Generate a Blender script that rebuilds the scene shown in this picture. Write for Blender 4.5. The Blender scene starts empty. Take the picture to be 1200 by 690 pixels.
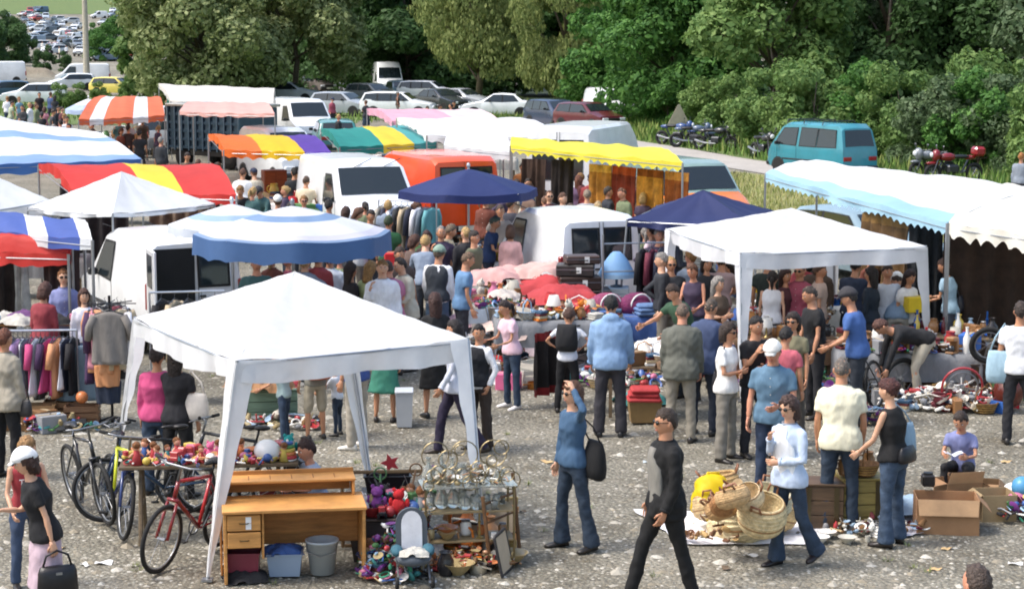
import bpy, math, random
import numpy as np
from mathutils import Vector, Matrix
random.seed(7); RS = np.random.RandomState(7)
SC = bpy.context.scene; COL = SC.collection
PI = math.pi; R = math.radians; cos = math.cos; sin = math.sin
# ---------------- camera ----------------
CH, F, PITCH = 5.0, 2300.0, math.atan((345-35)/2300.0)
cd = bpy.data.cameras.new('camera'); cam = bpy.data.objects.new('camera', cd); COL.objects.link(cam)
cam.location = (0, 0, CH); cam.rotation_euler = (PI/2-PITCH, 0, 0)
cd.sensor_width = 36; cd.lens = F/1200*36; cd.clip_start = .3; cd.clip_end = 3000
SC.camera = cam
# ---------------- light ----------------
W_ = bpy.data.worlds.new('World'); SC.world = W_; W_.use_nodes = True
nt = W_.node_tree; bg = nt.nodes['Background']
sk = nt.nodes.new('ShaderNodeTexSky'); sk.sky_type = 'NISHITA'; sk.sun_disc = False
SUN_EL, SUN_AZ = R(58), R(258)
sk.sun_elevation = SUN_EL; sk.sun_rotation = SUN_AZ; sk.air_density = 1.3; sk.dust_density = 4.0; sk.ozone_density = .8
nt.links.new(sk.outputs[0], bg.inputs[0]); bg.inputs[1].default_value = 0.15
sl = bpy.data.lights.new('sun', 'SUN'); so = bpy.data.objects.new('sun', sl); COL.objects.link(so)
sl.energy = 1.4; sl.angle = R(16); sl.color = (1, .985, .96)
sd = Vector((sin(SUN_AZ)*cos(SUN_EL), cos(SUN_AZ)*cos(SUN_EL), sin(SUN_EL)))
so.rotation_euler = (-sd).to_track_quat('-Z', 'Y').to_euler()
SC.view_settings.view_transform = 'Standard'; SC.view_settings.look = 'None'
SC.view_settings.exposure = 0.92; SC.view_settings.gamma = 1
SC.render.resolution_x = 1024; SC.render.resolution_y = 588
try:
    SC.cycles.filter_width = 1.9
    SC.cycles.max_bounces = 6; SC.cycles.transparent_max_bounces = 6
except Exception: pass
# ---------------- picture <-> place (photo pixels, 1200 x 690) ----------------
def ray(u, v):
    a = (345-v)/F; b = (u-600)/F
    return Vector((b, cos(PITCH)+a*sin(PITCH), -sin(PITCH)+a*cos(PITCH)))
def Wp(u, v, z=0.0):
    d = ray(u, v); t = (z-CH)/d.z
    return Vector((d.x*t, d.y*t, z))
def Wd(u, v, Y):
    d = ray(u, v); t = Y/d.y
    return Vector((d.x*t, Y, CH+d.z*t))
def terr(x, y):
    if y < 170: return 0.0
    if y < 300: return (y-170)*.012
    if y < 420: return 1.56+(y-300)*.017
    return 3.6+(y-420)*.06
def Wt(u, v):
    d = ray(u, v); t = 40.0
    while t < 900:
        p = d*t
        if CH+p.z <= terr(p.x, p.y): break
        t += 1.0
    return Vector((d.x*t, d.y*t, terr(0, d.y*t)))
# ---------------- materials ----------------
MC = {}
def lin(c):
    if isinstance(c, str):
        c = [int(c[i:i+2], 16)/255 for i in (0, 2, 4)]
    return tuple((x/12.92 if x <= .04045 else ((x+.055)/1.055)**2.4) for x in c)
KIND = dict(cloth=(.85, 0, 60, .09, .5, 0), denim=(.9, 0, 40, .26, .45, 0), skin=(.5, 0, 25, .08, .1, 0), hair=(.6, 0, 140, .45, .9, 0),
            paint=(.26, 0, 5, .1, .03, 0), plastic=(.35, 0, 6, .06, .05, 0), metal=(.35, .8, 20, .1, .1, 0), wood=(.55, 0, 8, .3, .2, 0),
            card=(.85, 0, 12, .14, .15, 0), tarp=(.6, 0, 4, .09, .5, .35), rubber=(.8, 0, 30, .15, .2, 0), straw=(.8, 0, 60, .3, .6, 0),
            leather=(.4, 0, 30, .15, .2, 0), glaze=(.15, 0, 5, .05, .0, 0), rug=(.95, 0, 14, .4, .4, 0))
def M(kind, c):
    key = (kind, c if isinstance(c, str) else tuple(c))
    if key in MC: return MC[key]
    m = bpy.data.materials.new(kind+'_'+str(len(MC))); m.use_nodes = True; MC[key] = m
    n = m.node_tree.nodes; L = m.node_tree.links; b = n['Principled BSDF']
    if kind == 'glass':
        b.inputs['Base Color'].default_value = (*lin(c), 1); b.inputs['Roughness'].default_value = .08
        b.inputs['Specular IOR Level'].default_value = .7; return m
    ro, me, sc, va, bu, tr = KIND[kind]; c = lin(c)
    if kind in ('cloth', 'denim') and min(c) < .5:   # duller, darker cloth colours, near-white left as is
        g_ = sum(c)/3; c = tuple((x*.8+g_*.2)*.8 for x in c)
    if kind in ('plastic', 'glaze') and max(c)-min(c) > .2: g_ = sum(c)/3; c = tuple((x*.82+g_*.18)*.85 for x in c)
    tc = n.new('ShaderNodeTexCoord'); mp = n.new('ShaderNodeMapping'); L.new(tc.outputs['Object'], mp.inputs[0])
    if kind in ('wood',): mp.inputs['Scale'].default_value = (1, 1, 7)
    if kind == 'cloth': mp.inputs['Scale'].default_value = (1, 1, .45)
    nz = n.new('ShaderNodeTexNoise'); nz.inputs['Scale'].default_value = sc*.3; nz.inputs['Detail'].default_value = 6; nz.inputs['Roughness'].default_value = .65
    L.new(mp.outputs[0], nz.inputs['Vector'])
    cr = n.new('ShaderNodeValToRGB'); cr.color_ramp.elements[0].position = .3; cr.color_ramp.elements[1].position = .7
    cr.color_ramp.elements[0].color = (*[max(0, x*(1-va*1.3)) for x in c], 1); cr.color_ramp.elements[1].color = (*[min(.95, x*(1+va)+.004*va) for x in c], 1)
    L.new(nz.outputs['Fac'], cr.inputs[0]); L.new(cr.outputs[0], b.inputs['Base Color'])
    b.inputs['Roughness'].default_value = ro; b.inputs['Metallic'].default_value = me
    if kind == 'skin': b.inputs['Subsurface Weight'].default_value = .08; b.inputs['Subsurface Radius'].default_value = (.01, .004, .002)
    if kind == 'paint': b.inputs['Coat Weight'].default_value = .5
    if bu:
        bp = n.new('ShaderNodeBump'); bp.inputs['Strength'].default_value = bu; bp.inputs['Distance'].default_value = .03
        if kind in ('cloth', 'denim', 'tarp', 'rug', 'hair', 'straw'):
            n2 = n.new('ShaderNodeTexNoise'); n2.inputs['Scale'].default_value = {'tarp': 2.2, 'hair': 40, 'straw': 30}.get(kind, 9); n2.inputs['Detail'].default_value = 3; n2.inputs['Distortion'].default_value = .8
            L.new(mp.outputs[0], n2.inputs['Vector']); L.new(n2.outputs['Fac'], bp.inputs['Height'])
        else: L.new(nz.outputs['Fac'], bp.inputs['Height'])
        L.new(bp.outputs[0], b.inputs['Normal'])
    if tr:
        t = n.new('ShaderNodeBsdfTranslucent'); mx = n.new('ShaderNodeMixShader'); mx.inputs[0].default_value = tr
        L.new(cr.outputs[0], t.inputs[0]); L.new(b.outputs[0], mx.inputs[1]); L.new(t.outputs[0], mx.inputs[2]); L.new(mx.outputs[0], n['Material Output'].inputs[0])
    return m
# ---------------- mesh builder ----------------
class MB:
    def __init__(s): s.v = []; s.f = []; s.m = []; s.k = 0; s.X = None
    def add(s, vs, fs, mi=None):
        o = len(s.v)
        if s.X is not None: vs = [tuple(s.X @ Vector(p)) for p in vs]
        s.v.extend([tuple(p) for p in vs]); s.f.extend([tuple(i+o for i in f) for f in fs]); s.m.extend([s.k if mi is None else mi]*len(fs)); return s
    def box(s, c, d, rz=0, ch=.0, mi=None, rx=0, ry=0):
        x, y, z = d[0]/2, d[1]/2, d[2]/2
        if ch:
            ch = min(ch, x*.9, y*.9, z*.9); vs = []
            for sx in (-1, 1):
                for sy in (-1, 1):
                    for sz in (-1, 1):
                        vs += [(sx*x, sy*(y-ch), sz*(z-ch)), (sx*(x-ch), sy*y, sz*(z-ch)), (sx*(x-ch), sy*(y-ch), sz*z)]
            I = lambda a, b, c_, k: (a*4+b*2+c_)*3+k
            fs = []
            for a in (0, 1): fs.append([I(a, 0, 0, 0), I(a, 1, 0, 0), I(a, 1, 1, 0), I(a, 0, 1, 0)][::1 if a else -1])
            for b in (0, 1): fs.append([I(0, b, 0, 1), I(1, b, 0, 1), I(1, b, 1, 1), I(0, b, 1, 1)][::-1 if b else 1])
            for c_ in (0, 1): fs.append([I(0, 0, c_, 2), I(1, 0, c_, 2), I(1, 1, c_, 2), I(0, 1, c_, 2)][::1 if c_ else -1])
            for a in (0, 1):
                for b in (0, 1):
                    fs.append([I(a, b, 0, 0), I(a, b, 0, 1), I(a, b, 1, 1), I(a, b, 1, 0)][::-1 if a == b else 1])
                    fs.append([I(a, b, 0, 0), I(a, b, 1, 0)][:0] or [I(a, 0, b, 0), I(a, 0, b, 2), I(a, 1, b, 2), I(a, 1, b, 0)][::1 if a == b else -1])
                    fs.append([I(0, a, b, 1), I(0, a, b, 2), I(1, a, b, 2), I(1, a, b, 1)][::-1 if a == b else 1])
                    for c_ in (0, 1): fs.append([I(a, b, c_, 0), I(a, b, c_, 1), I(a, b, c_, 2)][::1 if (a+b+c_) % 2 else -1])
        else:
            vs = [(sx*x, sy*y, sz*z) for sx in (-1, 1) for sy in (-1, 1) for sz in (-1, 1)]
            fs = [(0, 1, 3, 2), (4, 6, 7, 5), (0, 4, 5, 1), (2, 3, 7, 6), (0, 2, 6, 4), (1, 5, 7, 3)]
        m = Matrix.Translation(c) @ Matrix.Rotation(rz, 4, 'Z') @ Matrix.Rotation(rx, 4, 'X') @ Matrix.Rotation(ry, 4, 'Y')
        return s.add([tuple(m @ Vector(p)) for p in vs], fs, mi)
    def rings(s, rs, close=True, cap=True, mi=None):
        n = len(rs[0]); vs = [p for r in rs for p in r]; fs = []
        for i in range(len(rs)-1):
            for j in range(n if close else n-1):
                a = i*n+j; b = i*n+(j+1) % n; fs.append((a, b, b+n, a+n))
        if cap:
            for i, rev in ((0, True), (len(rs)-1, False)):
                c = np.mean(np.array([tuple(p) for p in rs[i]]), axis=0); vs.append(tuple(c)); ci = len(vs)-1
                for j in range(n):
                    a, b = i*n+j, i*n+(j+1) % n; fs.append((b, a, ci) if rev else (a, b, ci))
        return s.add(vs, fs, mi)
    def tube(s, pts, r, n=8, cap=True, mi=None, sq=1.0):
        pts = [Vector(p) for p in pts]
        if not isinstance(r, (list, tuple)): r = [r]*len(pts)
        rs = []; up = None
        for i, p in enumerate(pts):
            d = (pts[min(i+1, len(pts)-1)]-pts[max(i-1, 0)])
            if d.length < 1e-9: d = Vector((0, 0, 1))
            d.normalize()
            if up is None: up = Vector((0, 0, 1)) if abs(d.z) < .9 else Vector((0, 1, 0))
            a = d.cross(up)
            if a.length < 1e-3: a = d.orthogonal()
            a.normalize(); b = d.cross(a).normalized(); up = -b if False else (a.cross(d)).normalized()
            rs.append([p+a*cos(2*PI*k/n)*r[i]+b*sin(2*PI*k/n)*r[i]*sq for k in range(n)])
        return s.rings(rs, True, cap, mi)
    def ell(s, c, r, nu=12, nv=8, mi=None, X=None):
        vs = []; fs = []
        for i in range(nv+1):
            t = PI*i/nv
            for j in range(nu):
                p = Vector((sin(t)*cos(2*PI*j/nu)*r[0], sin(t)*sin(2*PI*j/nu)*r[1], cos(t)*r[2]))
                if X is not None: p = X @ p
                vs.append(p+Vector(c))
        for i in range(nv):
            for j in range(nu):
                a = i*nu+j; b = i*nu+(j+1) % nu; fs.append((a, a+nu, b+nu, b))
        return s.add(vs, fs, mi)
    def lathe(s, prof, c=(0, 0, 0), n=16, mi=None, cap=True):
        rs = [[(c[0]+r*cos(2*PI*k/n), c[1]+r*sin(2*PI*k/n), c[2]+z) for k in range(n)] for r, z in prof]
        return s.rings(rs, True, cap, mi)
    def grid(s, fn, nu, nv, mi=None):
        vs = [fn(i/nu, j/nv) for j in range(nv+1) for i in range(nu+1)]; w = nu+1
        return s.add(vs, [(j*w+i, j*w+i+1, (j+1)*w+i+1, (j+1)*w+i) for j in range(nv) for i in range(nu)], mi)
    def torus(s, c, Rr, r, ax='x', n=24, k=6, mi=None):
        rs = []
        for i in range(n+1):
            a = 2*PI*i/n; ring = []
            for j in range(k):
                b = 2*PI*j/k; q = Rr+r*cos(b); x, y, z = r*sin(b), q*cos(a), q*sin(a)
                ring.append((c[0]+x, c[1]+y, c[2]+z) if ax == 'x' else (c[0]+y, c[1]+z, c[2]+x) if ax == 'z' else (c[0]+y, c[1]+x, c[2]+z))
            rs.append(ring)
        return s.rings(rs, True, False, mi)
    def mesh(s, name, mats, smooth=False):
        me = bpy.data.meshes.new(name); me.from_pydata(s.v, [], s.f)
        for m in mats: me.materials.append(m)
        me.polygons.foreach_set('material_index', s.m)
        if smooth: me.polygons.foreach_set('use_smooth', [True]*len(me.polygons))
        me.update(); return me
    def build(s, name, mats, parent=None, smooth=False, loc=None, rz=0):
        if not isinstance(mats, (list, tuple)): mats = [mats]
        o = bpy.data.objects.new(name, s.mesh(name, mats, smooth)); COL.objects.link(o)
        if parent is not None: o.parent = parent
        if loc is not None: o.location = loc
        if rz: o.rotation_euler = (0, 0, rz)
        return o
def smooth_by_angle(o, a=40):
    me = o.data
    me.polygons.foreach_set('use_smooth', [True]*len(me.polygons))
    try: me.set_sharp_from_angle(angle=R(a))
    except Exception: pass
def thing(name, label, cat, loc=(0, 0, 0), rz=0, group=None):
    o = bpy.data.objects.new(name, None); COL.objects.link(o); o.empty_display_size = .1
    o.location = loc; o.rotation_euler = (0, 0, rz); o['label'] = label; o['category'] = cat
    if group: o['group'] = group
    return o
def tag(o, label, cat, group=None):
    o['label'] = label; o['category'] = cat
    if group: o['group'] = group
    return o
def struct(o): o['kind'] = 'structure'; return o
def stuff(o, label=None, cat=None):
    o['kind'] = 'stuff'
    if label: o['label'] = label; o['category'] = cat
    return o
def dup(root, loc, rz=None, label=None, group=None, mats=None, name=None, scale=None):
    r = root.copy(); COL.objects.link(r); r.location = loc
    if rz is not None: r.rotation_euler = (0, 0, rz)
    if scale: r.scale = (scale,)*3
    if label: r['label'] = label
    if group: r['group'] = group
    if name: r.name = name
    def sw(o):
        if mats and o.type == 'MESH':
            for sl_ in o.material_slots:
                if sl_.material in mats: m = mats[sl_.material]; sl_.link = 'OBJECT'; sl_.material = m
    sw(r)
    for ch in list(root.children):
        c = ch.copy(); COL.objects.link(c); c.parent = r; sw(c)
        for g in ch.children:
            d = g.copy(); COL.objects.link(d); d.parent = c; sw(d)
    return r
def face_rz(deg):   # 0 = towards the viewer, 90 = to the right, 180 = away (things built facing +Y)
    return R(180+deg)
# ---------------- ground ----------------
def ground_mat(name, cols, scl=1.0, bump=.8, stones=True):
    m = bpy.data.materials.new(name); m.use_nodes = True
    n = m.node_tree.nodes; L = m.node_tree.links; b = n['Principled BSDF']; b.inputs['Roughness'].default_value = .9
    tc = n.new('ShaderNodeTexCoord')
    def noise(s, d=6, r=.6):
        z = n.new('ShaderNodeTexNoise'); z.inputs['Scale'].default_value = s; z.inputs['Detail'].default_value = d; z.inputs['Roughness'].default_value = r
        L.new(tc.outputs['Object'], z.inputs['Vector']); return z
    def mix(a, bb, f, typ='MIX'):
        x = n.new('ShaderNodeMix'); x.data_type = 'RGBA'; x.blend_type = typ
        for sock, v in ((x.inputs[6], a), (x.inputs[7], bb)):
            if isinstance(v, tuple): sock.default_value = (*v, 1)
            else: L.new(v, sock)
        if isinstance(f, float): x.inputs[0].default_value = f
        else: L.new(f, x.inputs[0])
        return x.outputs[2]
    def ramp(src, p0, p1):
        c = n.new('ShaderNodeMapRange'); c.inputs[1].default_value = p0; c.inputs[2].default_value = p1; L.new(src, c.inputs[0]); return c.outputs[0]
    z1 = noise(.55*scl, 5, .7); z2 = noise(3.0*scl, 8, .75); z3 = noise(11*scl, 6, .8)
    z0 = noise(.16*scl, 3); zz = noise(1.1*scl, 6, .8)
    col = mix(lin(cols[0]), lin(cols[1]), ramp(z1.outputs['Fac'], .38, .62))
    if stones:
        col = mix(col, lin('938d7e'), ramp(z0.outputs['Fac'], .5, .62)); col = mix(col, lin('6b614c'), ramp(zz.outputs['Fac'], .55, .72))
    col = mix(col, lin(cols[2]), ramp(z2.outputs['Fac'], .5, .7))
    col = mix(col, lin(cols[3]), ramp(z3.outputs['Fac'], .52, .75))
    h = z3.outputs['Fac']
    if stones:
        vo = n.new('ShaderNodeTexVoronoi'); vo.inputs['Scale'].default_value = 24*scl; vo.inputs['Randomness'].default_value = 1; L.new(tc.outputs['Object'], vo.inputs['Vector'])
        vv = n.new('ShaderNodeTexVoronoi'); vv.inputs['Scale'].default_value = 8*scl; L.new(tc.outputs['Object'], vv.inputs['Vector'])
        hs = n.new('ShaderNodeSeparateColor'); L.new(vo.outputs['Color'], hs.inputs[0])
        st = ramp(hs.outputs[0], .55, 1.0)
        inn = ramp(vo.outputs['Distance'], .55, .25)
        mm = n.new('ShaderNodeMath'); mm.operation = 'MULTIPLY'; L.new(st, mm.inputs[0]); L.new(inn, mm.inputs[1])
        col = mix(col, lin(cols[4]), mm.outputs[0])
        dk = ramp(vo.outputs['Distance'], .55, 1.1)
        col = mix(col, lin(cols[5]), dk)
        ad = n.new('ShaderNodeMath'); ad.operation = 'SUBTRACT'; L.new(z3.outputs['Fac'], ad.inputs[0]); L.new(vo.outputs['Distance'], ad.inputs[1]); h = ad.outputs[0]
    L.new(col, b.inputs['Base Color'])
    bp = n.new('ShaderNodeBump'); bp.inputs['Strength'].default_value = bump; bp.inputs['Distance'].default_value = .04; L.new(h, bp.inputs['Height']); L.new(bp.outputs[0], b.inputs['Normal'])
    return m
GRAVEL = ground_mat('gravel', ('858071', '6c6658', '979182', '5b564b', 'aeaa9c', '48443b'), 1)
def gz(x, y):
    if y < 60: return .02*sin(x*.9+1)*sin(y*.7)+.012*sin(x*2.3)*sin(y*1.9+2)-.02
    return -.02
mb = MB()
ys = list(np.linspace(9, 60, 70))+list(np.linspace(62, 170, 20))+list(np.linspace(180, 900, 40))
xs = sorted(set([round(v, 3) for v in list(np.linspace(-16, 16, 60))+[-500, -350, -240, -170, -120, -80, -55, -38, -26, -20, 20, 26, 38, 55, 80, 120, 170, 240, 350, 500]]))
vs = []
for y in ys:
    for x in xs: vs.append((x, y, gz(x, y)+terr(x, y)))
w = len(xs)
mb.add([(x*3, -60, -.02) for x in xs]+vs, [(j*w+i, j*w+i+1, (j+1)*w+i+1, (j+1)*w+i) for j in range(len(ys)) for i in range(w-1)])
struct(mb.build('ground', GRAVEL, smooth=True))
# loose stones
sb = MB(); OCT = [(0, 0, 1), (1, 0, .2), (.3, .95, .1), (-.8, .6, .3), (-.8, -.6, .1), (.3, -.95, .3)]; OF = [(0, 1, 2), (0, 2, 3), (0, 3, 4), (0, 4, 5), (0, 5, 1)]
for i in range(26000):
    y = 15.5+38*random.random()**1.7; x = (random.random()-.5)*y*.56
    r = random.uniform(.008, .02)*(1+y/60)*(random.uniform(1.8, 3.2) if random.random() < .07 else 1); a = random.uniform(0, 6.3); sz = random.uniform(.35, .8)
    c_, s_ = cos(a), sin(a); st = random.uniform(.7, 1.5); z0 = gz(x, y)-r*.15
    sb.k = random.choice((0, 0, 1, 2, 3)); sb.add([(x+r*(px*st*c_-py*s_), y+r*(px*st*s_+py*c_), z0+r*pz*sz) for px, py, pz in OCT], OF)
stuff(sb.build('gravel_stones', [M('card', 'a59f92'), M('card', 'bdb8ac'), M('card', '7d776a'), M('card', '8f8674')]), 'loose pale gravel stones strewn over the market ground', 'gravel')
# road, verge, meadow
def sheet(name, poly, z, mat, n=1):
    m = MB(); m.add([(p[0], p[1], z+terr(p[0], p[1])) for p in poly], [tuple(range(len(poly)))]); return struct(m.build(name, mat))
ROADM = ground_mat('asphalt', ('a9a39c', '9c968f', 'b3ada5', '8e8880', 'b5b0a8', '87817a'), .8, .15, False)
GRASSM = ground_mat('grass_base', ('4f6630', '5d7038', '7d7a46', '42552a', '000000', '000000'), 1.2, .5, False)
DRYG = ground_mat('dry_grass_base', ('7c8048', '8d8a58', 'a09a72', '66703a', '000000', '000000'), 1.4, .5, False)
def strip(name, L_, R_, z, mat, jit=.0, sub=6):
    m = MB(); rnd = random.Random(5); A = []; B = []
    for i in range(len(L_)-1):
        for k in range(sub):
            t = k/sub; a = Vector(L_[i]).lerp(Vector(L_[i+1]), t); b = Vector(R_[i]).lerp(Vector(R_[i+1]), t)
            A.append((a.x+rnd.uniform(-jit, jit), a.y+rnd.uniform(-jit, jit), z)); B.append((b.x+rnd.uniform(-jit, jit), b.y+rnd.uniform(-jit, jit), z))
    A.append((L_[-1][0], L_[-1][1], z)); B.append((R_[-1][0], R_[-1][1], z))
    n = len(A); m.add(A+B, [(i, n+i, n+i+1, i+1) for i in range(n-1)]); return struct(m.build(name, mat))
g = lambda u, v: tuple(Wp(u, v, 0).xy)
far = [g(560, 141), g(735, 163), g(890, 188), g(1060, 214), g(1300, 262)]
near = [g(560, 152), g(735, 176), g(870, 199), g(1010, 228), g(1300, 300)]
strip('road', near, far, .006, ROADM, .12)
verge_far = [g(560, 122), g(735, 122), g(890, 125), g(1060, 135), g(1300, 145)]
strip('grass_verge', far, verge_far, .014, GRASSM, .15)
strip('dry_grass_bank', [g(800, 220), g(860, 262), g(930, 285), g(1040, 300), g(1300, 330)], [g(800, 206), g(870, 202), g(1010, 231), g(1110, 255), g(1300, 303)], .014, DRYG, .3)
sheet('meadow', [(-90, 118), (-20, 104), (-4, 112), (4, 150), (-90, 150)], .006, GRASSM)
sheet('forest_floor', [(-2, 118), (10, 100), (90, 60), (200, 60), (200, 300), (-2, 168)], .008, ground_mat('forest_soil', ('2c3a1c', '26321a', '3a4a24', '1e2814', '000000', '000000'), 1, .5, False))
strip('hill_meadow', [(-150, 508), (-60, 508)], [(-220, 895), (-90, 895)], 0, GRASSM)
bpy.data.objects['hill_meadow'].data.vertices.foreach_set('co', [c for v in bpy.data.objects['hill_meadow'].data.vertices for c in (v.co.x, v.co.y, terr(0, v.co.y)+.03)])
# grass blades
def blades(name, n, poly_fn, hmin, hmax, mats, label):
    P = []
    v = []; f = []; mi = []
    for i in range(n):
        x, y = poly_fn(); h = random.uniform(hmin, hmax); a = random.uniform(0, PI); w_ = h*.12; lx, ly = random.uniform(-.35, .35)*h, random.uniform(-.35, .35)*h; z = terr(x, y)
        k = len(v); v += [(x-cos(a)*w_, y-sin(a)*w_, z), (x+cos(a)*w_, y+sin(a)*w_, z), (x+lx, y+ly, z+h)]; f.append((k, k+1, k+2)); mi.append(random.randrange(len(mats)))
    m = MB(); m.v = v; m.f = f; m.m = mi; stuff(m.build(name, mats), label, 'grass')
GM = [M('card', '6f8a3c'), M('card', '5a7832'), M('card', '8a9450'), M('card', '4d6b2c')]
def bil(Ls, Rs):
    def fn():
        i = random.randrange(len(Ls)-1); t = random.random(); a = Vector(Ls[i]).lerp(Vector(Ls[i+1]), t); b = Vector(Rs[i]).lerp(Vector(Rs[i+1]), t); p = a.lerp(b, random.random()); return p.x, p.y
    return fn
blades('verge_grass', 26000, bil(far[:5], verge_far), .15, .55, GM, 'long green grass on the verge beyond the road')
blades('bank_grass', 15000, bil([g(800, 222), g(860, 262), g(930, 285), g(1040, 300)], [g(800, 208), g(870, 204), g(1010, 233), g(1110, 257)]), .06, .2, [M('card', '8e9152'), M('card', '7b8844'), M('card', 'a8a070')], 'short yellowish grass on the bank between the stalls and the road')
blades('meadow_grass', 9000, lambda: (random.uniform(-60, -3), random.uniform(106, 150)), .15, .5, GM, 'green grass among the cars parked under the trees')
# ---------------- trees ----------------
def leafmat(name, c1, c2):
    m = bpy.data.materials.new(name); m.use_nodes = True; n = m.node_tree.nodes; L = m.node_tree.links; b = n['Principled BSDF']
    b.inputs['Roughness'].default_value = .65; b.inputs['Specular IOR Level'].default_value = .3
    gi = n.new('ShaderNodeTexCoord'); z = n.new('ShaderNodeTexNoise'); z.inputs['Scale'].default_value = .9; z.inputs['Detail'].default_value = 8; z.inputs['Roughness'].default_value = .8
    L.new(gi.outputs['Object'], z.inputs['Vector']); cr = n.new('ShaderNodeValToRGB'); cr.color_ramp.elements[0].position = .35; cr.color_ramp.elements[1].position = .65
    cr.color_ramp.elements[0].color = (*lin(c1), 1); cr.color_ramp.elements[1].color = (*lin(c2), 1); L.new(z.outputs['Fac'], cr.inputs[0]); L.new(cr.outputs[0], b.inputs['Base Color'])
    t = n.new('ShaderNodeBsdfTranslucent'); L.new(cr.outputs[0], t.inputs[0]); mx = n.new('ShaderNodeMixShader'); mx.inputs[0].default_value = .35
    L.new(b.outputs[0], mx.inputs[1]); L.new(t.outputs[0], mx.inputs[2]); L.new(mx.outputs[0], n['Material Output'].inputs[0]); return m
LEAF = dict(silver=[leafmat('leaf_silver', '808c5a', 'b2b984'), leafmat('leaf_silver_dark', '58683f', '828f58')],
            dark=[leafmat('leaf_dark', '36502e', '4e6e3a'), leafmat('leaf_dark2', '38542e', '547240')],
            willow=[leafmat('leaf_willow', '7c884c', 'a2aa6c'), leafmat('leaf_willow2', '5c6c3a', '808d52')],
            bright=[leafmat('leaf_bright', '467434', '6e984a'), leafmat('leaf_bright2', '315a26', '4e7838')],
            mid=[leafmat('leaf_mid', '5d7e42', '89a05c'), leafmat('leaf_mid2', '4c6e38', '728e4e')],
            grey=[leafmat('leaf_grey', '52684a', '768862'), leafmat('leaf_grey2', '3e5536', '5a7046')])
BARK = M('wood', '5b4f42')
def leaves(seed, clumps, nl, size, droop=0.0, asp=1.8):
    """numpy leaf quads: clumps = [(cx,cy,cz,rx,ry,rz)]; leaves lie in clump shells, denser outside"""
    rs = np.random.RandomState(seed); C = np.array(clumps); vol = C[:, 3]*C[:, 4]*C[:, 5]; p = vol**.67; p /= p.sum()
    idx = rs.choice(len(C), nl, p=p); d = rs.normal(size=(nl, 3)); d /= np.linalg.norm(d, axis=1)[:, None]
    rad = (.55+.5*rs.rand(nl)**.5)*(1+.18*np.sin(d[:, 0]*7+idx)*np.cos(d[:, 2]*6+idx))
    P = C[idx, :3]+d*C[idx, 3:6]*rad[:, None]
    nrm = d+rs.normal(size=(nl, 3))*.6; nrm[:, 2] += .3; nrm /= np.linalg.norm(nrm, axis=1)[:, None]
    t = np.cross(nrm, rs.normal(size=(nl, 3))); 
    if droop: t = t*(1-droop)+np.array([0, 0, -1.0])*droop
    t /= np.linalg.norm(t, axis=1)[:, None]+1e-9; b = np.cross(nrm, t); b /= np.linalg.norm(b, axis=1)[:, None]+1e-9
    s = size*(.45+1.1*rs.rand(nl)**2)[:, None]
    V = np.stack([P-t*s*asp*.5, P+b*s*.5, P+t*s*asp*.5, P-b*s*.5], 1)
    return V.reshape(-1, 3), (rs.rand(nl) < .45).astype(int)
def quadmesh(name, V, mi, mats):
    n = len(V)//4; me = bpy.data.meshes.new(name); me.vertices.add(4*n); me.vertices.foreach_set('co', V.astype('f').ravel())
    me.loops.add(4*n); me.loops.foreach_set('vertex_index', np.arange(4*n, dtype='i')); me.polygons.add(n)
    me.polygons.foreach_set('loop_start', np.arange(0, 4*n, 4, dtype='i')); 
    for m in mats: me.materials.append(m)
    me.polygons.foreach_set('material_index', mi.astype('i')); me.update(calc_edges=True); return me
def tree_parts(seed, h, rad, kind, nl, size, droop=0, trunk=.3, base=.25, nc=26):
    rs = random.Random(seed); cl = []
    for i in range(nc):
        a = rs.uniform(0, 2*PI); t = rs.random(); z = h*(base+(1-base)*t*.92); rr = rad*math.sqrt(max(.06, 1-((t-.4)/.75)**2))*rs.uniform(.35, .85)
        q = rad*rs.uniform(.2, .38); cl.append((cos(a)*rr, sin(a)*rr, z, q, q, q*rs.uniform(.6, 1.0)*(1.5 if droop else 1)))
    V, mi = leaves(seed, cl, int(nl*1.5), size*.72, droop)
    cm = quadmesh('crown', V, mi, LEAF[kind])
    tb = MB(); top = h*.75; pts = [(0, 0, -.2), (.05*rad, .03*rad, h*.25), (-.03*rad, .06*rad, h*.5), (0, 0, top)]
    tb.tube(pts, [trunk, trunk*.8, trunk*.5, trunk*.15], 8)
    for c in cl[::2]:
        z0 = max(h*.12, c[2]*.55); tb.tube([(0, 0, z0), (c[0]*.5, c[1]*.5, (z0+c[2])/2+.1), (c[0], c[1], c[2])], [trunk*.4, trunk*.22, trunk*.06], 5)
    return cm, tb.mesh('trunk', [BARK], True)
TPC = {}
def tree(name, label, cat, x, y, h, rad, kind, nl=14000, size=.2, seed=1, droop=0, trunk=.25, base=.2, nc=26, group=None, rz=0, sc=1):
    key = (seed, kind, nl)
    if key not in TPC: TPC[key] = tree_parts(seed, h, rad, kind, nl, size, droop, trunk, base, nc)
    t = thing(name, label, cat, (x, y, terr(x, y)), rz, group); t.scale = (sc,)*3
    for nme, me in zip(('crown', 'trunk'), TPC[key]):
        o = bpy.data.objects.new(nme, me); COL.objects.link(o); o.parent = t
    return t
def tx(u, Y): return (u-600)/F*Y
gw = 'trees of the wood behind the market'
tree('broadleaf_tree', 'large pale silver-leaved tree behind the white van roofs, left half of the wood', 'tree', tx(238, 132), 132, 10.5, 5.6, 'silver', 26000, .3, 11, base=.08, nc=40, group=gw)
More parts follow.
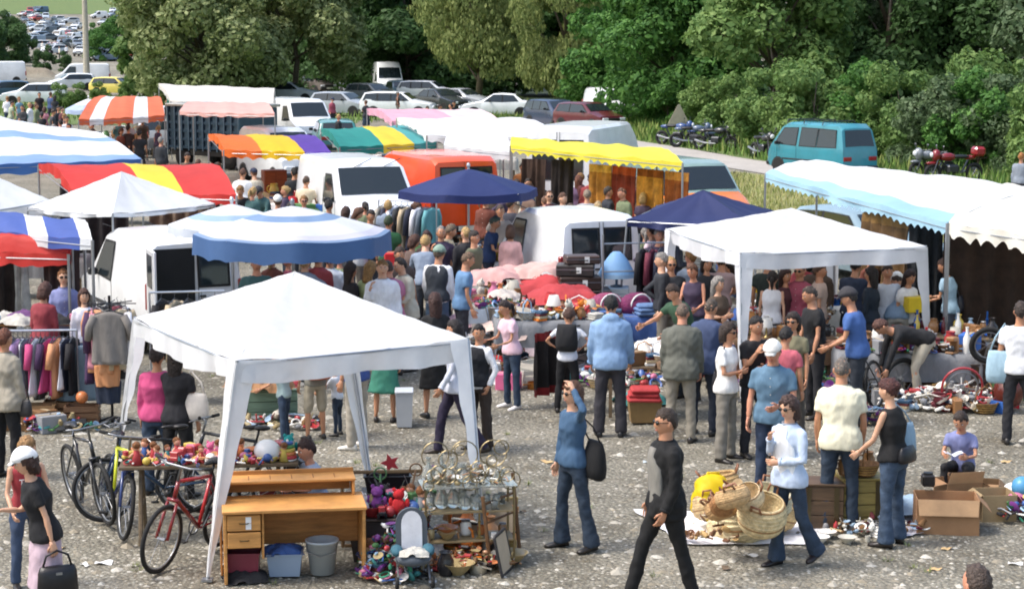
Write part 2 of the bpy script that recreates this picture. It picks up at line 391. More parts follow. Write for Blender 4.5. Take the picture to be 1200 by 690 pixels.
tree('broadleaf_tree', 'pale silver-leaved tree overhanging the red cars, right of the largest pale tree', 'tree', tx(345, 138), 138, 11, 5.2, 'silver', 24000, .3, 12, base=.3, nc=34, group=gw)
tree('broadleaf_tree', 'yellowish green bushy tree beside the lamp post, below the hillside car park', 'tree', tx(172, 150), 150, 9, 2.6, 'mid', 14000, .28, 13, base=.08, group=gw)
for i, (u, Y, lb) in enumerate([(420, 160, 'dark tree behind the tall white van'), (480, 150, 'dark tree between the pale tree and the hanging willow'), (385, 172, 'deep dark tree behind the red car'), (545, 165, 'dark tree behind the left willow'), (600, 150, 'dark tree between the two willows'), (700, 150, 'dark tree behind the right willow'), (270, 175, 'dark tree behind the large silver tree'), (330, 190, 'dark tree in the gap right of the silver tree'), (450, 182, 'shaded dark tree high behind the parked estate car'), (760, 140, 'dark tree behind the bright green tree'), (840, 135, 'dark tree at the back of the wood above the motorcycles')]):
    tree('dark_tree', lb, 'tree', tx(u, Y), Y, 13, 6, 'dark', 20000, .36, 21+i % 3, base=.02, nc=44, group=gw, rz=i*1.3)
tree('willow_tree', 'hanging willow with yellowish fronds above the white saloon car', 'willow tree', tx(560, 128), 128, 10.5, 4.2, 'willow', 24000, .2, 31, droop=.8, base=.3, nc=40, group=gw)
tree('willow_tree', 'hanging willow with its fronds down to the dark cars, right of the other willow', 'willow tree', tx(665, 122), 122, 10, 3.6, 'willow', 24000, .2, 32, droop=.8, base=.18, nc=40, group=gw)
tree('broadleaf_tree', 'bright green leafy tree above the road sign and motorcycles', 'tree', tx(790, 105), 105, 9.5, 4.6, 'bright', 30000, .24, 41, base=.1, nc=48, group=gw)
tree('broadleaf_tree', 'bright green tree behind the parked van with raised tailgate', 'tree', tx(722, 112), 112, 9.5, 3.4, 'bright', 18000, .24, 42, base=.12, nc=34, group=gw)
for i, (u, Y, k, lb) in enumerate([(905, 92, 'mid', 'mid green tree between the bright tree and the teal van'), (960, 100, 'grey', 'dull grey-green tree high behind the teal van'), (1040, 96, 'dark', 'dark tree high behind the bushes right of the teal van'), (1110, 98, 'grey', 'grey-green tree at the top above the red motorcycle'), (1180, 94, 'dark', 'dark tree at the top right corner'), (1000, 110, 'dark', 'dark tree behind the grey-green one above the teal van'), (1240, 88, 'grey', 'grey-green tree cut by the right edge of the picture')]):
    tree('broadleaf_tree', lb, 'tree', tx(u, Y), Y, 10, 4.2, k, 17000, .26, 51+i % 3, base=.03, nc=40, group=gw, rz=i*1.1)
gb = 'bushes along the far side of the road'
for i, (u, Y, k, s_, lb) in enumerate([(862, 88, 'mid', .8, 'pale green bush beside the road right of the motorcycles'), (905, 80, 'mid', 1, 'tall light green bush just left of the teal van'), (955, 77, 'mid', 1.1, 'big light green bush right behind the teal van roof'), (1005, 78, 'bright', 1, 'green bush above the rear window of the teal van'), (1050, 76, 'mid', 1, 'green bush just right of the teal van'), (1095, 72, 'grey', 1, 'dull green bush above the red motorcycle'), (1145, 70, 'bright', .95, 'dark green bush right of the red motorcycle'), (1190, 69, 'grey', 1, 'grey-green bush behind the standing person at the right edge'), (1235, 66, 'mid', 1, 'bush cut by the right edge'), (1130, 80, 'mid', 1.1, 'light green bush in the second row above the red motorcycle'), (1180, 82, 'mid', 1.1, 'light green bush in the second row at the right edge'), (822, 96, 'mid', .8, 'low bush behind the triangular road sign'), (780, 101, 'bright', .8, 'low green bush left of the triangular road sign')]):
    tree('bush', lb, 'bush', tx(u, Y), Y, 3.6, 1.9, k, 9000, .15, 61+i % 3, base=.0, nc=24, trunk=.06, group=gb, rz=i, sc=s_)
gf = 'bushes below the hillside car park'
for i, (u, v, s_, lb) in enumerate([(5, 78, 1.1, 'dark bush at the left edge above the white estate car'), (28, 74, .9, 'dark round bush left of the hillside cars'), (52, 82, .5, 'dark bush behind the small earth mound'), (75, 84, .4, 'low hedge bush behind the long white van'), (-20, 80, 1.2, 'dark bush cut by the left edge'), (122, 72, .9, 'green bush right of the lamp post'), (142, 60, 1.2, 'bright bush right of the lamp post, higher on the slope'), (112, 52, .7, 'green bush behind the lamp post'), (12, 52, 1.1, 'dark bush left of the hillside crowd')]):
    p = Wt(u, v); tree('bush', lb, 'bush', p.x, p.y, 3.6, 1.9, 'dark' if i < 5 or i == 8 else 'bright', 9000, .15, 71, base=0, nc=24, trunk=.06, group=gf, rz=i*1.7, sc=s_*1.5)
for i, (u, v, s_, lb) in enumerate([(88, 124, .55, 'light green bush in front of the yellow car'), (116, 119, .5, 'small bush above the orange striped awning'), (75, 128, .6, 'low bush left of the orange striped awning'), (150, 114, .6, 'bush right of the yellow car')]):
    p = Wp(u, v); tree('bush', lb, 'bush', p.x, p.y, 3.6, 1.9, 'mid', 9000, .15, 62, base=0, nc=24, trunk=.06, group='bushes near the orange striped awning', rz=i*1.7, sc=s_*.75)
# ---------------- vehicles ----------------
GL = M('glass', '20282c'); BLK = M('rubber', '1a1a1a'); DKP = M('plastic', '2a2b2d'); LGT = M('glaze', 'dfe3e6'); RED = M('glaze', 'a01512'); RIM = M('metal', '9a9c9f'); ORL = M('glaze', 'd8701a')
def white(c='e4e6e8'): return M('paint', c)
# top line of the side view (y along the car, z), belt height, tumblehome, glass pieces of the top line, side windows
VS = dict(
 hatch=dict(L=3.9, W=1.64, belt=.9, tum=.3, top=[(-1.95, .5), (-1.93, .93), (-1.62, 1.34), (-1.2, 1.4), (0, 1.41), (.35, 1.36), (1.0, .95), (1.78, .76), (1.93, .5)], gl=[1, 5], sw=[[(-1.62, .95), (-1.42, 1.27), (-.62, 1.32), (-.62, .93)], [(-.54, .93), (-.54, 1.32), (.28, 1.29), (.78, .94)]], wh=(-1.2, 1.2)),
 sedan=dict(L=4.4, W=1.68, belt=.9, tum=.3, top=[(-2.2, .5), (-2.17, .9), (-1.5, .98), (-.98, 1.34), (-.3, 1.4), (.25, 1.36), (.95, .96), (1.95, .76), (2.18, .48)], gl=[2, 5], sw=[[(-1.2, .96), (-.9, 1.27), (-.35, 1.32), (-.35, .93)], [(-.27, .93), (-.27, 1.32), (.2, 1.29), (.72, .94)]], wh=(-1.35, 1.32)),
 wagon=dict(L=4.4, W=1.68, belt=.92, tum=.28, top=[(-2.2, .5), (-2.17, .95), (-1.92, 1.38), (-1.5, 1.44), (-.2, 1.45), (.3, 1.4), (.98, .98), (1.98, .78), (2.18, .48)], gl=[1, 5], sw=[[(-1.95, .97), (-1.78, 1.32), (-1.15, 1.36), (-1.15, .95)], [(-1.07, .95), (-1.07, 1.36), (-.35, 1.36), (-.35, .95)], [(-.27, .95), (-.27, 1.36), (.22, 1.33), (.74, .96)]], wh=(-1.35, 1.32)),
 smallvan=dict(L=4.0, W=1.66, belt=1.0, tum=.16, top=[(-2.0, .45), (-1.99, 1.0), (-1.9, 1.72), (-1.7, 1.82), (.1, 1.82), (.45, 1.74), (1.1, 1.1), (1.85, .88), (1.98, .5)], gl=[5], sw=[[(-.1, 1.02), (-.1, 1.6), (.42, 1.58), (.85, 1.05)]], wh=(-1.25, 1.25), rw=1),
 van=dict(L=4.8, W=1.85, belt=1.15, tum=.12, top=[(-2.4, .4), (-2.39, 1.15), (-2.3, 1.95), (-2.1, 2.06), (.7, 2.06), (1.05, 1.98), (1.7, 1.28), (2.3, .98), (2.4, .5)], gl=[5], sw=[[(.55, 1.18), (.55, 1.75), (1.02, 1.75), (1.5, 1.22)]], wh=(-1.5, 1.45), rw=1),
 highvan=dict(L=5.2, W=1.95, belt=1.2, tum=.1, top=[(-2.6, .4), (-2.59, 1.2), (-2.5, 2.5), (-2.3, 2.62), (.9, 2.62), (1.3, 2.3), (1.85, 1.35), (2.5, 1.05), (2.6, .5)], gl=[5], sw=[[(.7, 1.25), (.7, 1.85), (1.25, 1.85), (1.65, 1.3)]], wh=(-1.6, 1.6), rw=1),
 minivan=dict(L=4.1, W=1.62, belt=1.05, tum=.2, top=[(-2.05, .45), (-2.03, 1.05), (-1.85, 1.72), (-1.65, 1.86), (1.0, 1.84), (1.3, 1.72), (1.82, 1.08), (2.0, .85), (2.05, .5)], gl=[1, 5], sw=[[(-1.7, 1.1), (-1.6, 1.65), (-.75, 1.67), (-.75, 1.08)], [(-.65, 1.08), (-.65, 1.67), (.2, 1.67), (.2, 1.08)], [(.42, 1.08), (.42, 1.66), (1.15, 1.62), (1.55, 1.1)]], wh=(-1.2, 1.35)),
 pickup=dict(L=4.4, W=1.7, belt=.9, tum=.25, top=[(-2.2, .5), (-2.18, .85), (-.7, .88), (-.55, 1.4), (.1, 1.48), (.35, 1.42), (.98, .96), (2.0, .8), (2.18, .5)], gl=[5], sw=[[(-.5, .93), (-.42, 1.35), (.25, 1.35), (.72, .95)]], wh=(-1.35, 1.35)))
def vehicle(kind, paint, name, label, cat, loc, rz, group=None, lower=None, detail=False, open_left_door=False, rack=False):
    S = VS[kind]; w0 = S['W']/2; belt = S['belt']; tum = S['tum']; top = S['top']; L2 = S['L']/2
    root = thing(name, label, cat, loc, rz, group)
    def hw(z, y): 
        e = 1-.10*max(0, (abs(y)-L2*.72)/(L2*.28))**2
        return (w0-tum*max(0, z-belt))*e
    def zt(y):
        for (a, b), (c, d) in zip(top, top[1:]):
            if a <= y <= c: return b+(d-b)*(y-a)/(c-a+1e-9)
        return top[0][1]
    st = sorted(set([p[0] for p in top]+[S['wh'][0]-.45, S['wh'][0]+.45, S['wh'][1]-.45, S['wh'][1]+.42, 0]))
    m = MB(); rs = []
    for y in st:
        z = zt(y); zb = .22 if abs(y) < L2-.3 else .3; zm = min(belt, z-.05); zr = max(zm+.005, z-.07)
        h = [(hw(zb, y)*.93, zb), (hw(.45, y), min(.45, zm-.02)), (hw(zm, y), zm), (hw(zr, y)-.01, zr), (hw(z, y)-.09, z), (0, z+.02)]
        rs.append([(x, y, zz) for x, zz in h]+[(-x, y, zz) for x, zz in h[-2::-1]])
    m.rings(rs, True, True, 0)
    if lower:  # second colour low on the body
        for f in range(len(m.f)):
            if sum(m.v[i][2] for i in m.f[f])/len(m.f[f]) < lower[1]: m.m[f] = 1
    b = m.build('body', [paint, lower[0] if lower else paint], root); smooth_by_angle(b, 35)
    e = .006
    def pane(pts, nm='window'):
        q = MB(); q.add(pts, [tuple(range(len(pts)))]); c = Vector(np.mean(np.array(pts), axis=0)); o = q.build(nm, GL, root)
        n_ = (Vector(pts[1])-Vector(pts[0])).cross(Vector(pts[2])-Vector(pts[1])).normalized(); fr = MB(); po = [Vector(p_)-n_*.003 for p_ in pts]; pe = [c+(p_-c)*(1+.05/max(.05, (p_-c).length)) for p_ in po]
        k = len(pts); fr.add(po+pe, [(k+i, k+(i+1) % k, (i+1) % k, i) for i in range(k)]); fr.build('window_seal', BLK, o); return o
    for sx in (-1, 1):
        for poly in S['sw']:
            pane([(sx*(hw(z, y)-.004+e*2), y, z) for y, z in (poly if sx < 0 else poly[::-1])])
    for gi in S['gl']:
        (y0, z0), (y1, z1) = top[gi], top[gi+1]; nx = Vector((0, -(z1-z0), y1-y0)).normalized()*.012
        a, c = .1, .9; ya, za, yb, zb = y0+(y1-y0)*a, z0+(z1-z0)*a, y0+(y1-y0)*c, z0+(z1-z0)*c
        wa, wb = hw(za, ya)-.11, hw(zb, yb)-.11
        q = MB(); q.grid(lambda u, v: ((u-.5)*2*(wa+(wb-wa)*v), ya+nx.y+(yb-ya)*v, za+nx.z+(zb-za)*v+.024*(1-abs(u-.5)*1.2)), 6, 2); q.build('windscreen' if y0 > 0 else 'rear_window', GL, root)
        if y0 > 0 and detail:
            for sx in (-1, 1): q = MB(); q.tube([(sx*.35, ya+.01, za+.03), (sx*.35-.45, ya-.16, za+.2)], .008, 4); q.build('wiper', DKP, root)
    if S.get('rw'):
        (y0, z0), (y1, z1) = top[1], top[2]
        for sx in (-1, 1):
            if open_left_door and sx < 0: continue
            f = lambda t: (y0+(y1-y0)*t-.012, z0+(z1-z0)*t)
            (ya, za), (yb, zb) = f(.12), f(.82); xa, xb = sx*.07, sx*(hw(zb, yb)-.16)
            pts = [(xa, ya, za), (xb, ya, za), (xb, yb, zb), (xa, yb, zb)]
            pane(pts if sx < 0 else pts[::-1], 'rear_window')
            q = MB(); q.tube([(sx*.035, y0-.01, .5), (sx*.035, y0-.012, z0), (sx*.035, y1-.015, z1)], .006, 4); q.build('door_seam', DKP, root)
            if detail: q = MB(); q.box((sx*.1, y0-.025, z0-.08), (.1, .03, .035), ch=.008); q.build('handle', DKP, root)
    for wy in S['wh']:
        for sx in (-1, 1):
            q = MB(); q.X = Matrix.Translation((sx*(w0-.085), wy, .3)) @ Matrix.Rotation(PI/2, 4, 'Y'); q.lathe([(.2, -.1), (.29, -.1), (.305, -.06), (.305, .06), (.29, .1), (.2, .1)], n=18); t = q.build('tyre', BLK, root); smooth_by_angle(t)
            q = MB(); q.X = Matrix.Translation((sx*(w0-.045), wy, .3)) @ Matrix.Rotation(PI/2, 4, 'Y'); q.lathe([(.2, -.04), (.2, .045*sx), (.17, .05*sx), (.06, .03*sx), (.05, .055*sx)], n=14); q.build('rim', RIM, t)
            q = MB(); arc = []
            for k in range(11):
                a = PI*k/10; arc.append((sx*(w0-.004), wy+cos(a)*.37, .28+sin(a)*.37))
            q.add(arc+[(sx*(w0-.004), wy, .28)], [((i, i+1, 11) if sx > 0 else (i+1, i, 11)) for i in range(10)]); q.v = [(x+sx*.012, y, z) for x, y, z in q.v]; q.build('wheel_arch', DKP, root)
    for sy, nm, mt in ((1, 'headlight', LGT), (-1, 'tail_light', RED)):
        for sx in (-1, 1):
            q = MB(); yy = sy*(L2-.03)
            if sy < 0 and S.get('rw'): q.box((sx*(w0-.09), yy, .95), (.12, .1, .42), ch=.02)
            else: q.box((sx*(w0-.27), yy-.0, .62 if sy > 0 else .72), (.34, .1, .14), ch=.02)
            q.build(nm, mt, root)
        q = MB(); q.box((0, sy*(L2-.0), .4), (w0*1.9, .14, .16), ch=.04); q.build('bumper', DKP if kind != 'van' else DKP, root)
        q = MB(); q.box((0, sy*(L2+.075), .42), (.5, .012, .11)); q.build('number_plate', M('plastic', 'd8d8cc'), root)
    q = MB(); q.box((0, L2-.02, .62), (w0*.9, .06, .12), ch=.01); q.build('grille', DKP, root)
    for sx in (-1, 1):
        q = MB(); ym = S['sw'][-1][2][0]+.2; q.box((sx*(w0+.09), ym, belt+.08), (.16, .08, .12), ch=.02); q.build('mirror', DKP, root)
    if open_left_door:
        q = MB(); y0 = -L2; q.box((-.38, y0-.01, 1.1), (.7, .04, 1.15)); q.build('opening_shade_slab', M('card', '1a1c1e'), root)  # near-black slab on the closed body paints the dark of the open rear
        d = MB(); d.X = Matrix.Translation((-w0+.06, y0, 0)) @ Matrix.Rotation(R(-8), 4, 'Z'); d.box((0, -.38, 1.08), (.05, .74, 1.3), ch=.02); o = d.build('door', paint, root)
        d2 = MB(); d2.X = d.X; d2.box((0, -.38, 1.4), (.065, .45, .5)); d2.build('window', GL, o)
    if rack:
        for y in (-.9, .1, 1.0)[:2 if kind != 'minivan' else 3]:
            q = MB(); q.tube([(-w0+.1, y, 1.8), (-w0+.14, y, 1.93), (w0-.14, y, 1.93), (w0-.1, y, 1.8)], .02, 6); q.build('roof_bar', DKP, root)
    if detail:
        for sx in (-1, 1):
            for y in (S['sw'][-1][0][0]-.05, S['sw'][-1][0][0]+1.02):
                if y < L2-.4:
                    q = MB(); q.tube([(sx*(hw(.5, y)+.002), y, .42), (sx*(hw(belt, y)+.002), y, belt), (sx*(hw(belt+.4, y)+.004), y, min(belt+.55, zt(y)-.1))], .005, 4); q.build('door_seam', DKP, root)
            q = MB(); q.box((sx*(w0+.003), 0, .6), (.02, L2*1.1, .05), ch=.006); q.build('side_strip', DKP, root)
    return root
def at_end(u, v, deg, L, end):  # ground point of the middle of the rear (-1) or front (+1) edge
    p = Wp(u, v); d = Vector((sin(R(deg)), -cos(R(deg)), 0)); return p-d*end*L/2
vehicle('minivan', M('paint', '338392'), 'minivan', 'teal minivan with roof bars parked on the road beside the bushes', 'van', Wp(962, 207), face_rz(-150), rack=True, detail=True)
vehicle('van', M('paint', 'e2501f'), 'delivery_van', 'orange-red van with its back to the viewer behind the navy parasol', 'van', at_end(548, 288, -157, 4.8, -1), face_rz(-157), detail=True)
vehicle('van', white(), 'delivery_van', 'white van with a wide windscreen behind the clothes rail, left of the orange-red van', 'van', at_end(452, 303, 20, 4.8, 1), face_rz(20), detail=True)
vehicle('smallvan', white(), 'small_van', 'small white van seen from the back behind the heap of cushions and suitcases', 'van', at_end(706, 377, -161, 4.0, -1), face_rz(-161), detail=True)
vehicle('smallvan', white(), 'small_van', 'small white van with its left rear door open behind the clothes stand', 'van', at_end(232, 416, -153, 4.0, -1), face_rz(-153), detail=True, open_left_door=True)
vehicle('van', M('paint', '7c948e'), 'camper_van', 'pale green and orange van with a large windscreen at the end of the yellow awning', 'van', at_end(850, 285, 24, 4.4, 1), face_rz(24), lower=(M('paint', 'e07a28'), 1.3)).scale = (.9,)*3
vehicle('highvan', white(), 'delivery_van', 'white van roof rising above the yellow awning', 'van', Wp(690, 262), face_rz(160))
vehicle('hatch', M('paint', '7f95a0'), 'parked_car', 'grey-blue car under the pale blue awning at the right', 'car', at_end(1085, 338, 25, 3.9, 1), face_rz(25))
vehicle('van', white(), 'delivery_van', 'white van with its windscreen to the viewer behind the blue slatted truck', 'van', Wp(350, 172), face_rz(25))
vehicle('hatch', M('paint', '3d7f80'), 'parked_car', 'teal hatchback behind the yellow, orange and purple awning', 'car', Wp(392, 180), face_rz(190))
vehicle('hatch', M('paint', 'b9bdc0'), 'parked_car', 'light grey car behind the orange and white awning', 'car', Wp(176, 178), face_rz(200))
vehicle('smallvan', M('paint', 'd4d7d8'), 'small_van', 'pale grey van just right of the light grey car, behind the blue slatted truck', 'van', Wp(330, 215), face_rz(30))
PROT = {}
def car(kind, col, u, v, deg, label, terrain=False, cat='car', name=None, group='cars parked at the back of the market'):
    p = Wt(u, v) if terrain else Wp(u, v)
    nm = name or ('parked_car' if kind not in ('van', 'highvan', 'smallvan') else 'parked_van')
    if kind not in PROT:
        pm = M('paint', col); PROT[kind] = (vehicle(kind, pm, nm, label, cat, p, face_rz(deg), group), pm); return PROT[kind][0]
    r, pm = PROT[kind]; return dup(r, p, face_rz(deg), label, group, {pm: M('paint', col)}, nm)
car('wagon', 'e6e8ea', 40, 123, -85, 'white estate car at the left edge above the white and blue marquee')
car('van', 'e6e8ea', 0, 98, -75, 'white van with a blue window band cut by the left edge', cat='van')
car('hatch', '3d5a72', 4, 118, -60, 'blue-grey car cut by the left edge below the white van')
car('van', 'e6e8ea', 97, 102, -80, 'long white van parked below the lamp post', cat='van')
car('hatch', 'dfe3e6', 84, 106, -65, 'white hatchback in front of the long white van')
car('hatch', 'e2cf6a', 136, 112, 70, 'yellow car half behind bushes right of the long white van')
car('wagon', '8e2a2a', 322, 99, 200, 'red car leftmost of the cars under the pale trees')
car('smallvan', 'dfe3e6', 352, 102, 20, 'white small van between the red car and the dark red car', cat='van')
car('hatch', '6e6560', 374, 109, 30, 'brown-grey car in front of the dark red car')
car('wagon', '6d1f22', 397, 101, 165, 'dark red car in the shade under the trees')
car('hatch', '8b9096', 418, 111, 25, 'grey car just left of the tall white van')
car('hatch', '9aa0a6', 402, 136, 62, 'silver-grey hatchback above the white van windscreen')
car('highvan', 'eceeef', 453, 114, 12, 'tall white high-roof van under the dark trees', cat='van')
car('wagon', 'e4e6e8', 503, 119, 75, 'white off-road estate right of the tall white van')
car('wagon', 'e8eaeb', 468, 137, 80, 'white estate car above the pink awning')
car('sedan', 'a9adb2', 541, 130, 55, 'pale grey saloon left of the white saloon')
car('sedan', 'eceeef', 584, 138, -95, 'white saloon car under the left willow')
car('wagon', '2c3a52', 652, 150, 28, 'dark blue estate car under the right willow')
car('hatch', '5a2028', 690, 153, 38, 'dark red car with lit-coloured headlamps right of the dark blue estate')
car('smallvan', 'dfe3e6', 716, 142, 25, 'white small van partly behind the dark red car', cat='van')
car('hatch', '4d5358', 436, 122, 50, 'dark grey car between the silver hatchback and the tall van')
car('sedan', '30343a', 517, 131, 40, 'black saloon right of the white estate car')
car('hatch', '59707a', 470, 118, 15, 'blue-grey car at the foot of the tall white van')
car('sedan', 'c9cdd0', 340, 120, 80, 'pale saloon on the grass below the red car')
hc = [(33, 48, 'e4e6e8'), (46, 42, 'd0d4d8'), (56, 48, '5a6670'), (68, 47, 'dfe3e6'), (82, 28, 'c8ccd0'), (90, 34, 'e4e6e8'), (94, 46, '90a8c0'), (52, 30, 'e8eaec'), (40, 54, '8090a0'), (97, 56, 'dfe3e6'), (78, 56, '3a4a50'), (28, 20, 'b03028'), (42, 22, 'e4e6e8'), (54, 24, 'b8c4d0'), (66, 26, 'e4e6e8'), (72, 33, 'c8ccd0'), (60, 36, '5a6670'), (76, 44, '8090a0'), (84, 50, 'e8eaec'), (90, 57, '707880'), (62, 62, 'dfe3e6'), (36, 33, '90a8c0'), (15, 30, 'd0d4d8'), (116, 22, 'e0e2e4'), (122, 30, 'b0b8c0'), (130, 36, '9aa4ae'), (118, 68, '4a6a88'), (126, 72, '7f93a8'), (140, 71, 'e0e2e4'), (148, 67, 'c04038'), (96, 66, 'd8dadc'), (110, 64, '3a4a50'), (8, 22, 'a8b0b8'), (48, 16, '406080'), (134, 45, 'e0e2e4'), (20, 42, '98a0a8'), (86, 38, 'd8dadc')]
rk_ = random.Random(8); hc += [(rk_.uniform(26, 99), v_, rk_.choice(['e4e6e8', 'c8ccd0', '8090a0', '5a6670', 'dfe3e6', 'b03028', '4a6a88'])) for v_ in [14, 17, 20, 23, 25, 27, 30, 32, 34, 37, 39, 41, 44, 46, 49, 52, 55, 58, 61, 64]]+[(rk_.uniform(108, 150), v_, rk_.choice(['e4e6e8', 'c8ccd0', '8090a0'])) for v_ in (16, 21, 27, 33, 40, 62, 66)]
HL = {}
for i, (u, v, c) in enumerate(hc):
    pl = {'b03028': 'red', 'e4e6e8': 'white', 'b8c4d0': 'pale blue', 'c8ccd0': 'silver', '5a6670': 'slate grey', '8090a0': 'blue-grey', 'e8eaec': 'bright white', '707880': 'grey', 'dfe3e6': 'off-white', '90a8c0': 'light blue', 'c04038': 'bright red', '4a6a88': 'mid blue', '406080': 'dark blue', '3a4a50': 'dark', '7f93a8': 'steel blue'}.get(c, 'pale grey')
    nth = ('first', 'second', 'third', 'fourth', 'fifth', 'sixth', 'seventh')
    wh = 'at the foot of the hill' if v > 60 else ('high on the hill' if v < 30 else 'half way up the hill')
    lb = '%s %s %s, %s of the lamp post' % (pl, ('estate', 'hatchback', 'saloon', 'van', 'estate')[i % 5], wh, 'left' if u < 102 else 'right'); HL.setdefault(lb, []).append((v, i, u, c))
for lb, L_ in HL.items():
    for k, (v, i, u, c) in enumerate(sorted(L_)): car(('wagon', 'hatch', 'sedan', 'smallvan', 'wagon')[i % 5], c, u, v, (i*47) % 90-60, ('' if len(L_) == 1 else ('farthest ', 'second farthest ', 'third farthest ', 'fourth farthest ', 'fifth farthest ')[k])+lb, True, group='cars parked on the hillside')
# motorcycles
def motorcycle(loc, rz, col, label, scale=1, topbox=None):
    r = thing('motorcycle', label, 'motorcycle', loc, rz, 'motorcycles parked along the road'); r.scale = (scale,)*3; pm = M('paint', col)
    for y in (-.72, .72):
        q = MB(); q.torus((0, y, .31), .25, .065, 'x', 20, 6); w = q.build('wheel', BLK, r, True)
        q = MB(); q.torus((0, y, .31), .17, .02, 'x', 16, 4)
        for k in range(6): a = PI*k/3; q.tube([(0, y, .31), (0, y+.18*cos(a), .31+.18*sin(a))], .014, 4)
        q.build('rim', RIM, w)
    q = MB(); q.tube([(0, .3, .85), (0, .5, .75), (0, .1, .35), (0, -.3, .35), (0, -.5, .72)], .035, 6); q.box((0, .05, .42), (.34, .42, .3), ch=.06); q.build('engine_frame', M('metal', '4a4c50'), r)
    q = MB(); q.ell((0, .22, .82), (.16, .3, .14), 12, 8); q.ell((0, .62, .88), (.17, .16, .2), 10, 7); q.ell((0, .72, .62), (.07, .26, .06), 8, 5); q.ell((0, -.55, .8), (.1, .26, .08), 8, 6); q.build('fairing', pm, r, True)
    q = MB(); q.ell((0, -.22, .83), (.15, .36, .07), 12, 6); q.build('seat', M('leather', '18181a'), r, True)
    q = MB(); q.tube([(-.36, .38, 1.02), (-.2, .5, 1.0), (.2, .5, 1.0), (.36, .38, 1.02)], .016, 6)
    for sx in (-1, 1): q.tube([(sx*.1, .5, .98), (sx*.1, .74, .31)], .022, 6); q.tube([(sx*.25, .48, 1.02), (sx*.3, .5, 1.16)], .01, 4); q.ell((sx*.31, .5, 1.18), (.06, .02, .04), 8, 5)
    q.build('handlebar', M('metal', '6a6c70'), r)
    q = MB(); q.ell((0, .78, .9), (.1, .05, .09), 10, 6); q.build('headlight', LGT, r, True)
    q = MB(); q.tube([(.16, .1, .28), (.18, -.4, .3), (.2, -.85, .42)], [.03, .045, .05], 8); q.build('exhaust', RIM, r)
    if topbox: q = MB(); q.box((0, -.85, 1.0), (.45, .4, .32), ch=.08); q.build('top_box', M('paint', topbox), r)
    return r
motorcycle(Wp(793, 170), face_rz(60), '2f4a80', 'blue motorcycle under the triangular road sign, leftmost of the row')
motorcycle(Wp(812, 173), face_rz(80), '52627a', 'grey-blue motorcycle beside the blue one')
motorcycle(Wp(838, 176), face_rz(60), '222428', 'black motorcycle rightmost of the group by the road sign')
motorcycle(Wp(894, 186), face_rz(20), '1e1f22', 'black motorcycle standing alone left of the teal van')
motorcycle(Wp(1117, 213), face_rz(-80), '7c141a', 'dark red motorcycle with a red top box behind the white awning', 1.0, '8c1820')
motorcycle(Wp(1092, 210), face_rz(-60), '8a8e92', 'grey motorcycle just left of the red one')
# road sign seen from behind
p = Wp(795, 168); r = thing('road_sign', 'grey back of a triangular road sign on a post above the motorcycles', 'sign', p, 0)
q = MB(); q.tube([(0, 0, 0), (0, 0, 1.5)], .03, 8); q.build('post', RIM, r)
q = MB(); q.X = Matrix.Rotation(R(8), 4, 'Z'); q.add([(-.52, -.03, .8), (.52, -.03, .8), (.04, -.03, 1.72), (-.04, -.03, 1.72), (-.52, .0, .8), (.52, .0, .8), (.04, .0, 1.72), (-.04, .0, 1.72)], [(0, 1, 2, 3), (7, 6, 5, 4), (0, 4, 5, 1), (1, 5, 6, 2), (2, 6, 7, 3), (3, 7, 4, 0)]); q.build('panel', M('card', 'a39c84'), r)
# lamp post
p = Wp(102, 104); r = thing('lamp_post', 'pale concrete lamp post beside the hillside cars at the top left', 'lamp post', p)
q = MB(); q.tube([(0, 0, 0), (0, 0, 9)], [.3, .2], 10); q.build('pole', M('card', 'b5ae9c'), r); q = MB(); q.tube([(0, 0, 8.9), (.5, 0, 9.3), (1.4, 0, 9.4)], [.08, .06, .05], 6); q.ell((1.6, 0, 9.38), (.35, .15, .08)); q.build('lamp_head', RIM, r)
# earth mound left
q = MB(); rn = random.Random(3); q.grid(lambda u, v: ((u-.5)*6, (v-.5)*3, 1.3*sin(PI*u)*sin(PI*v)*(1+.2*sin(u*9)+.15*cos(v*13))), 14, 8); o = q.build('earth_mound', ground_mat('earth', ('8f8472', '7d7262', '9c927e', '6b6152', 'a59b88', '554c40'), 2, .5), None, True, Wp(38, 94)); struct(o)
# blue slatted livestock truck
BLUE = M('metal', '5c7285'); BLD = M('metal', '41566a')
p = Wp(262, 196); r = thing('livestock_truck', 'blue-grey slatted livestock truck body under the pink sheet', 'truck', p, R(-38))
q = MB(); q.box((0, 0, 1.45), (3.7, 1.9, 1.5)); q.build('body', M('metal', '4b5f70'), r)
for k in range(11):
    q = MB(); q.box((-1.85+.37*k, -.99, 1.45), (.07, .07, 1.66), ch=.01); q.build('post', BLUE, r)
for k in range(5):
    q = MB(); q.box((0, -.975, .75+.3*k), (3.76, .045, .1)); q.build('slat', BLD, r)
for k in range(7):
    q = MB(); q.box((-1.89, -.9+.3*k, 1.45), (.07, .07, 1.66), ch=.01); q.build('post', BLUE, r)
for k in range(5):
    q = MB(); q.box((-1.875, 0, .75+.3*k), (.045, 1.9, .1)); q.build('slat', BLD, r)
q = MB(); q.box((0, 0, 2.27), (3.9, 2.1, .1), ch=.02); q.build('roof', M('metal', 'b3b0a8'), r)
q = MB(); q.box((0, 0, .55), (3.7, 1.7, .2)); q.build('chassis', DKP, r)
for x in (-1.2, 1.2):
    for sy in (-1, 1):
        q = MB(); q.X = Matrix.Translation((x, sy*.8, .38)) @ Matrix.Rotation(PI/2, 4, 'X'); q.lathe([(.1, -.12), (.36, -.12), (.38, 0), (.36, .12), (.1, .12)]); q.build('wheel', BLK, r, True)
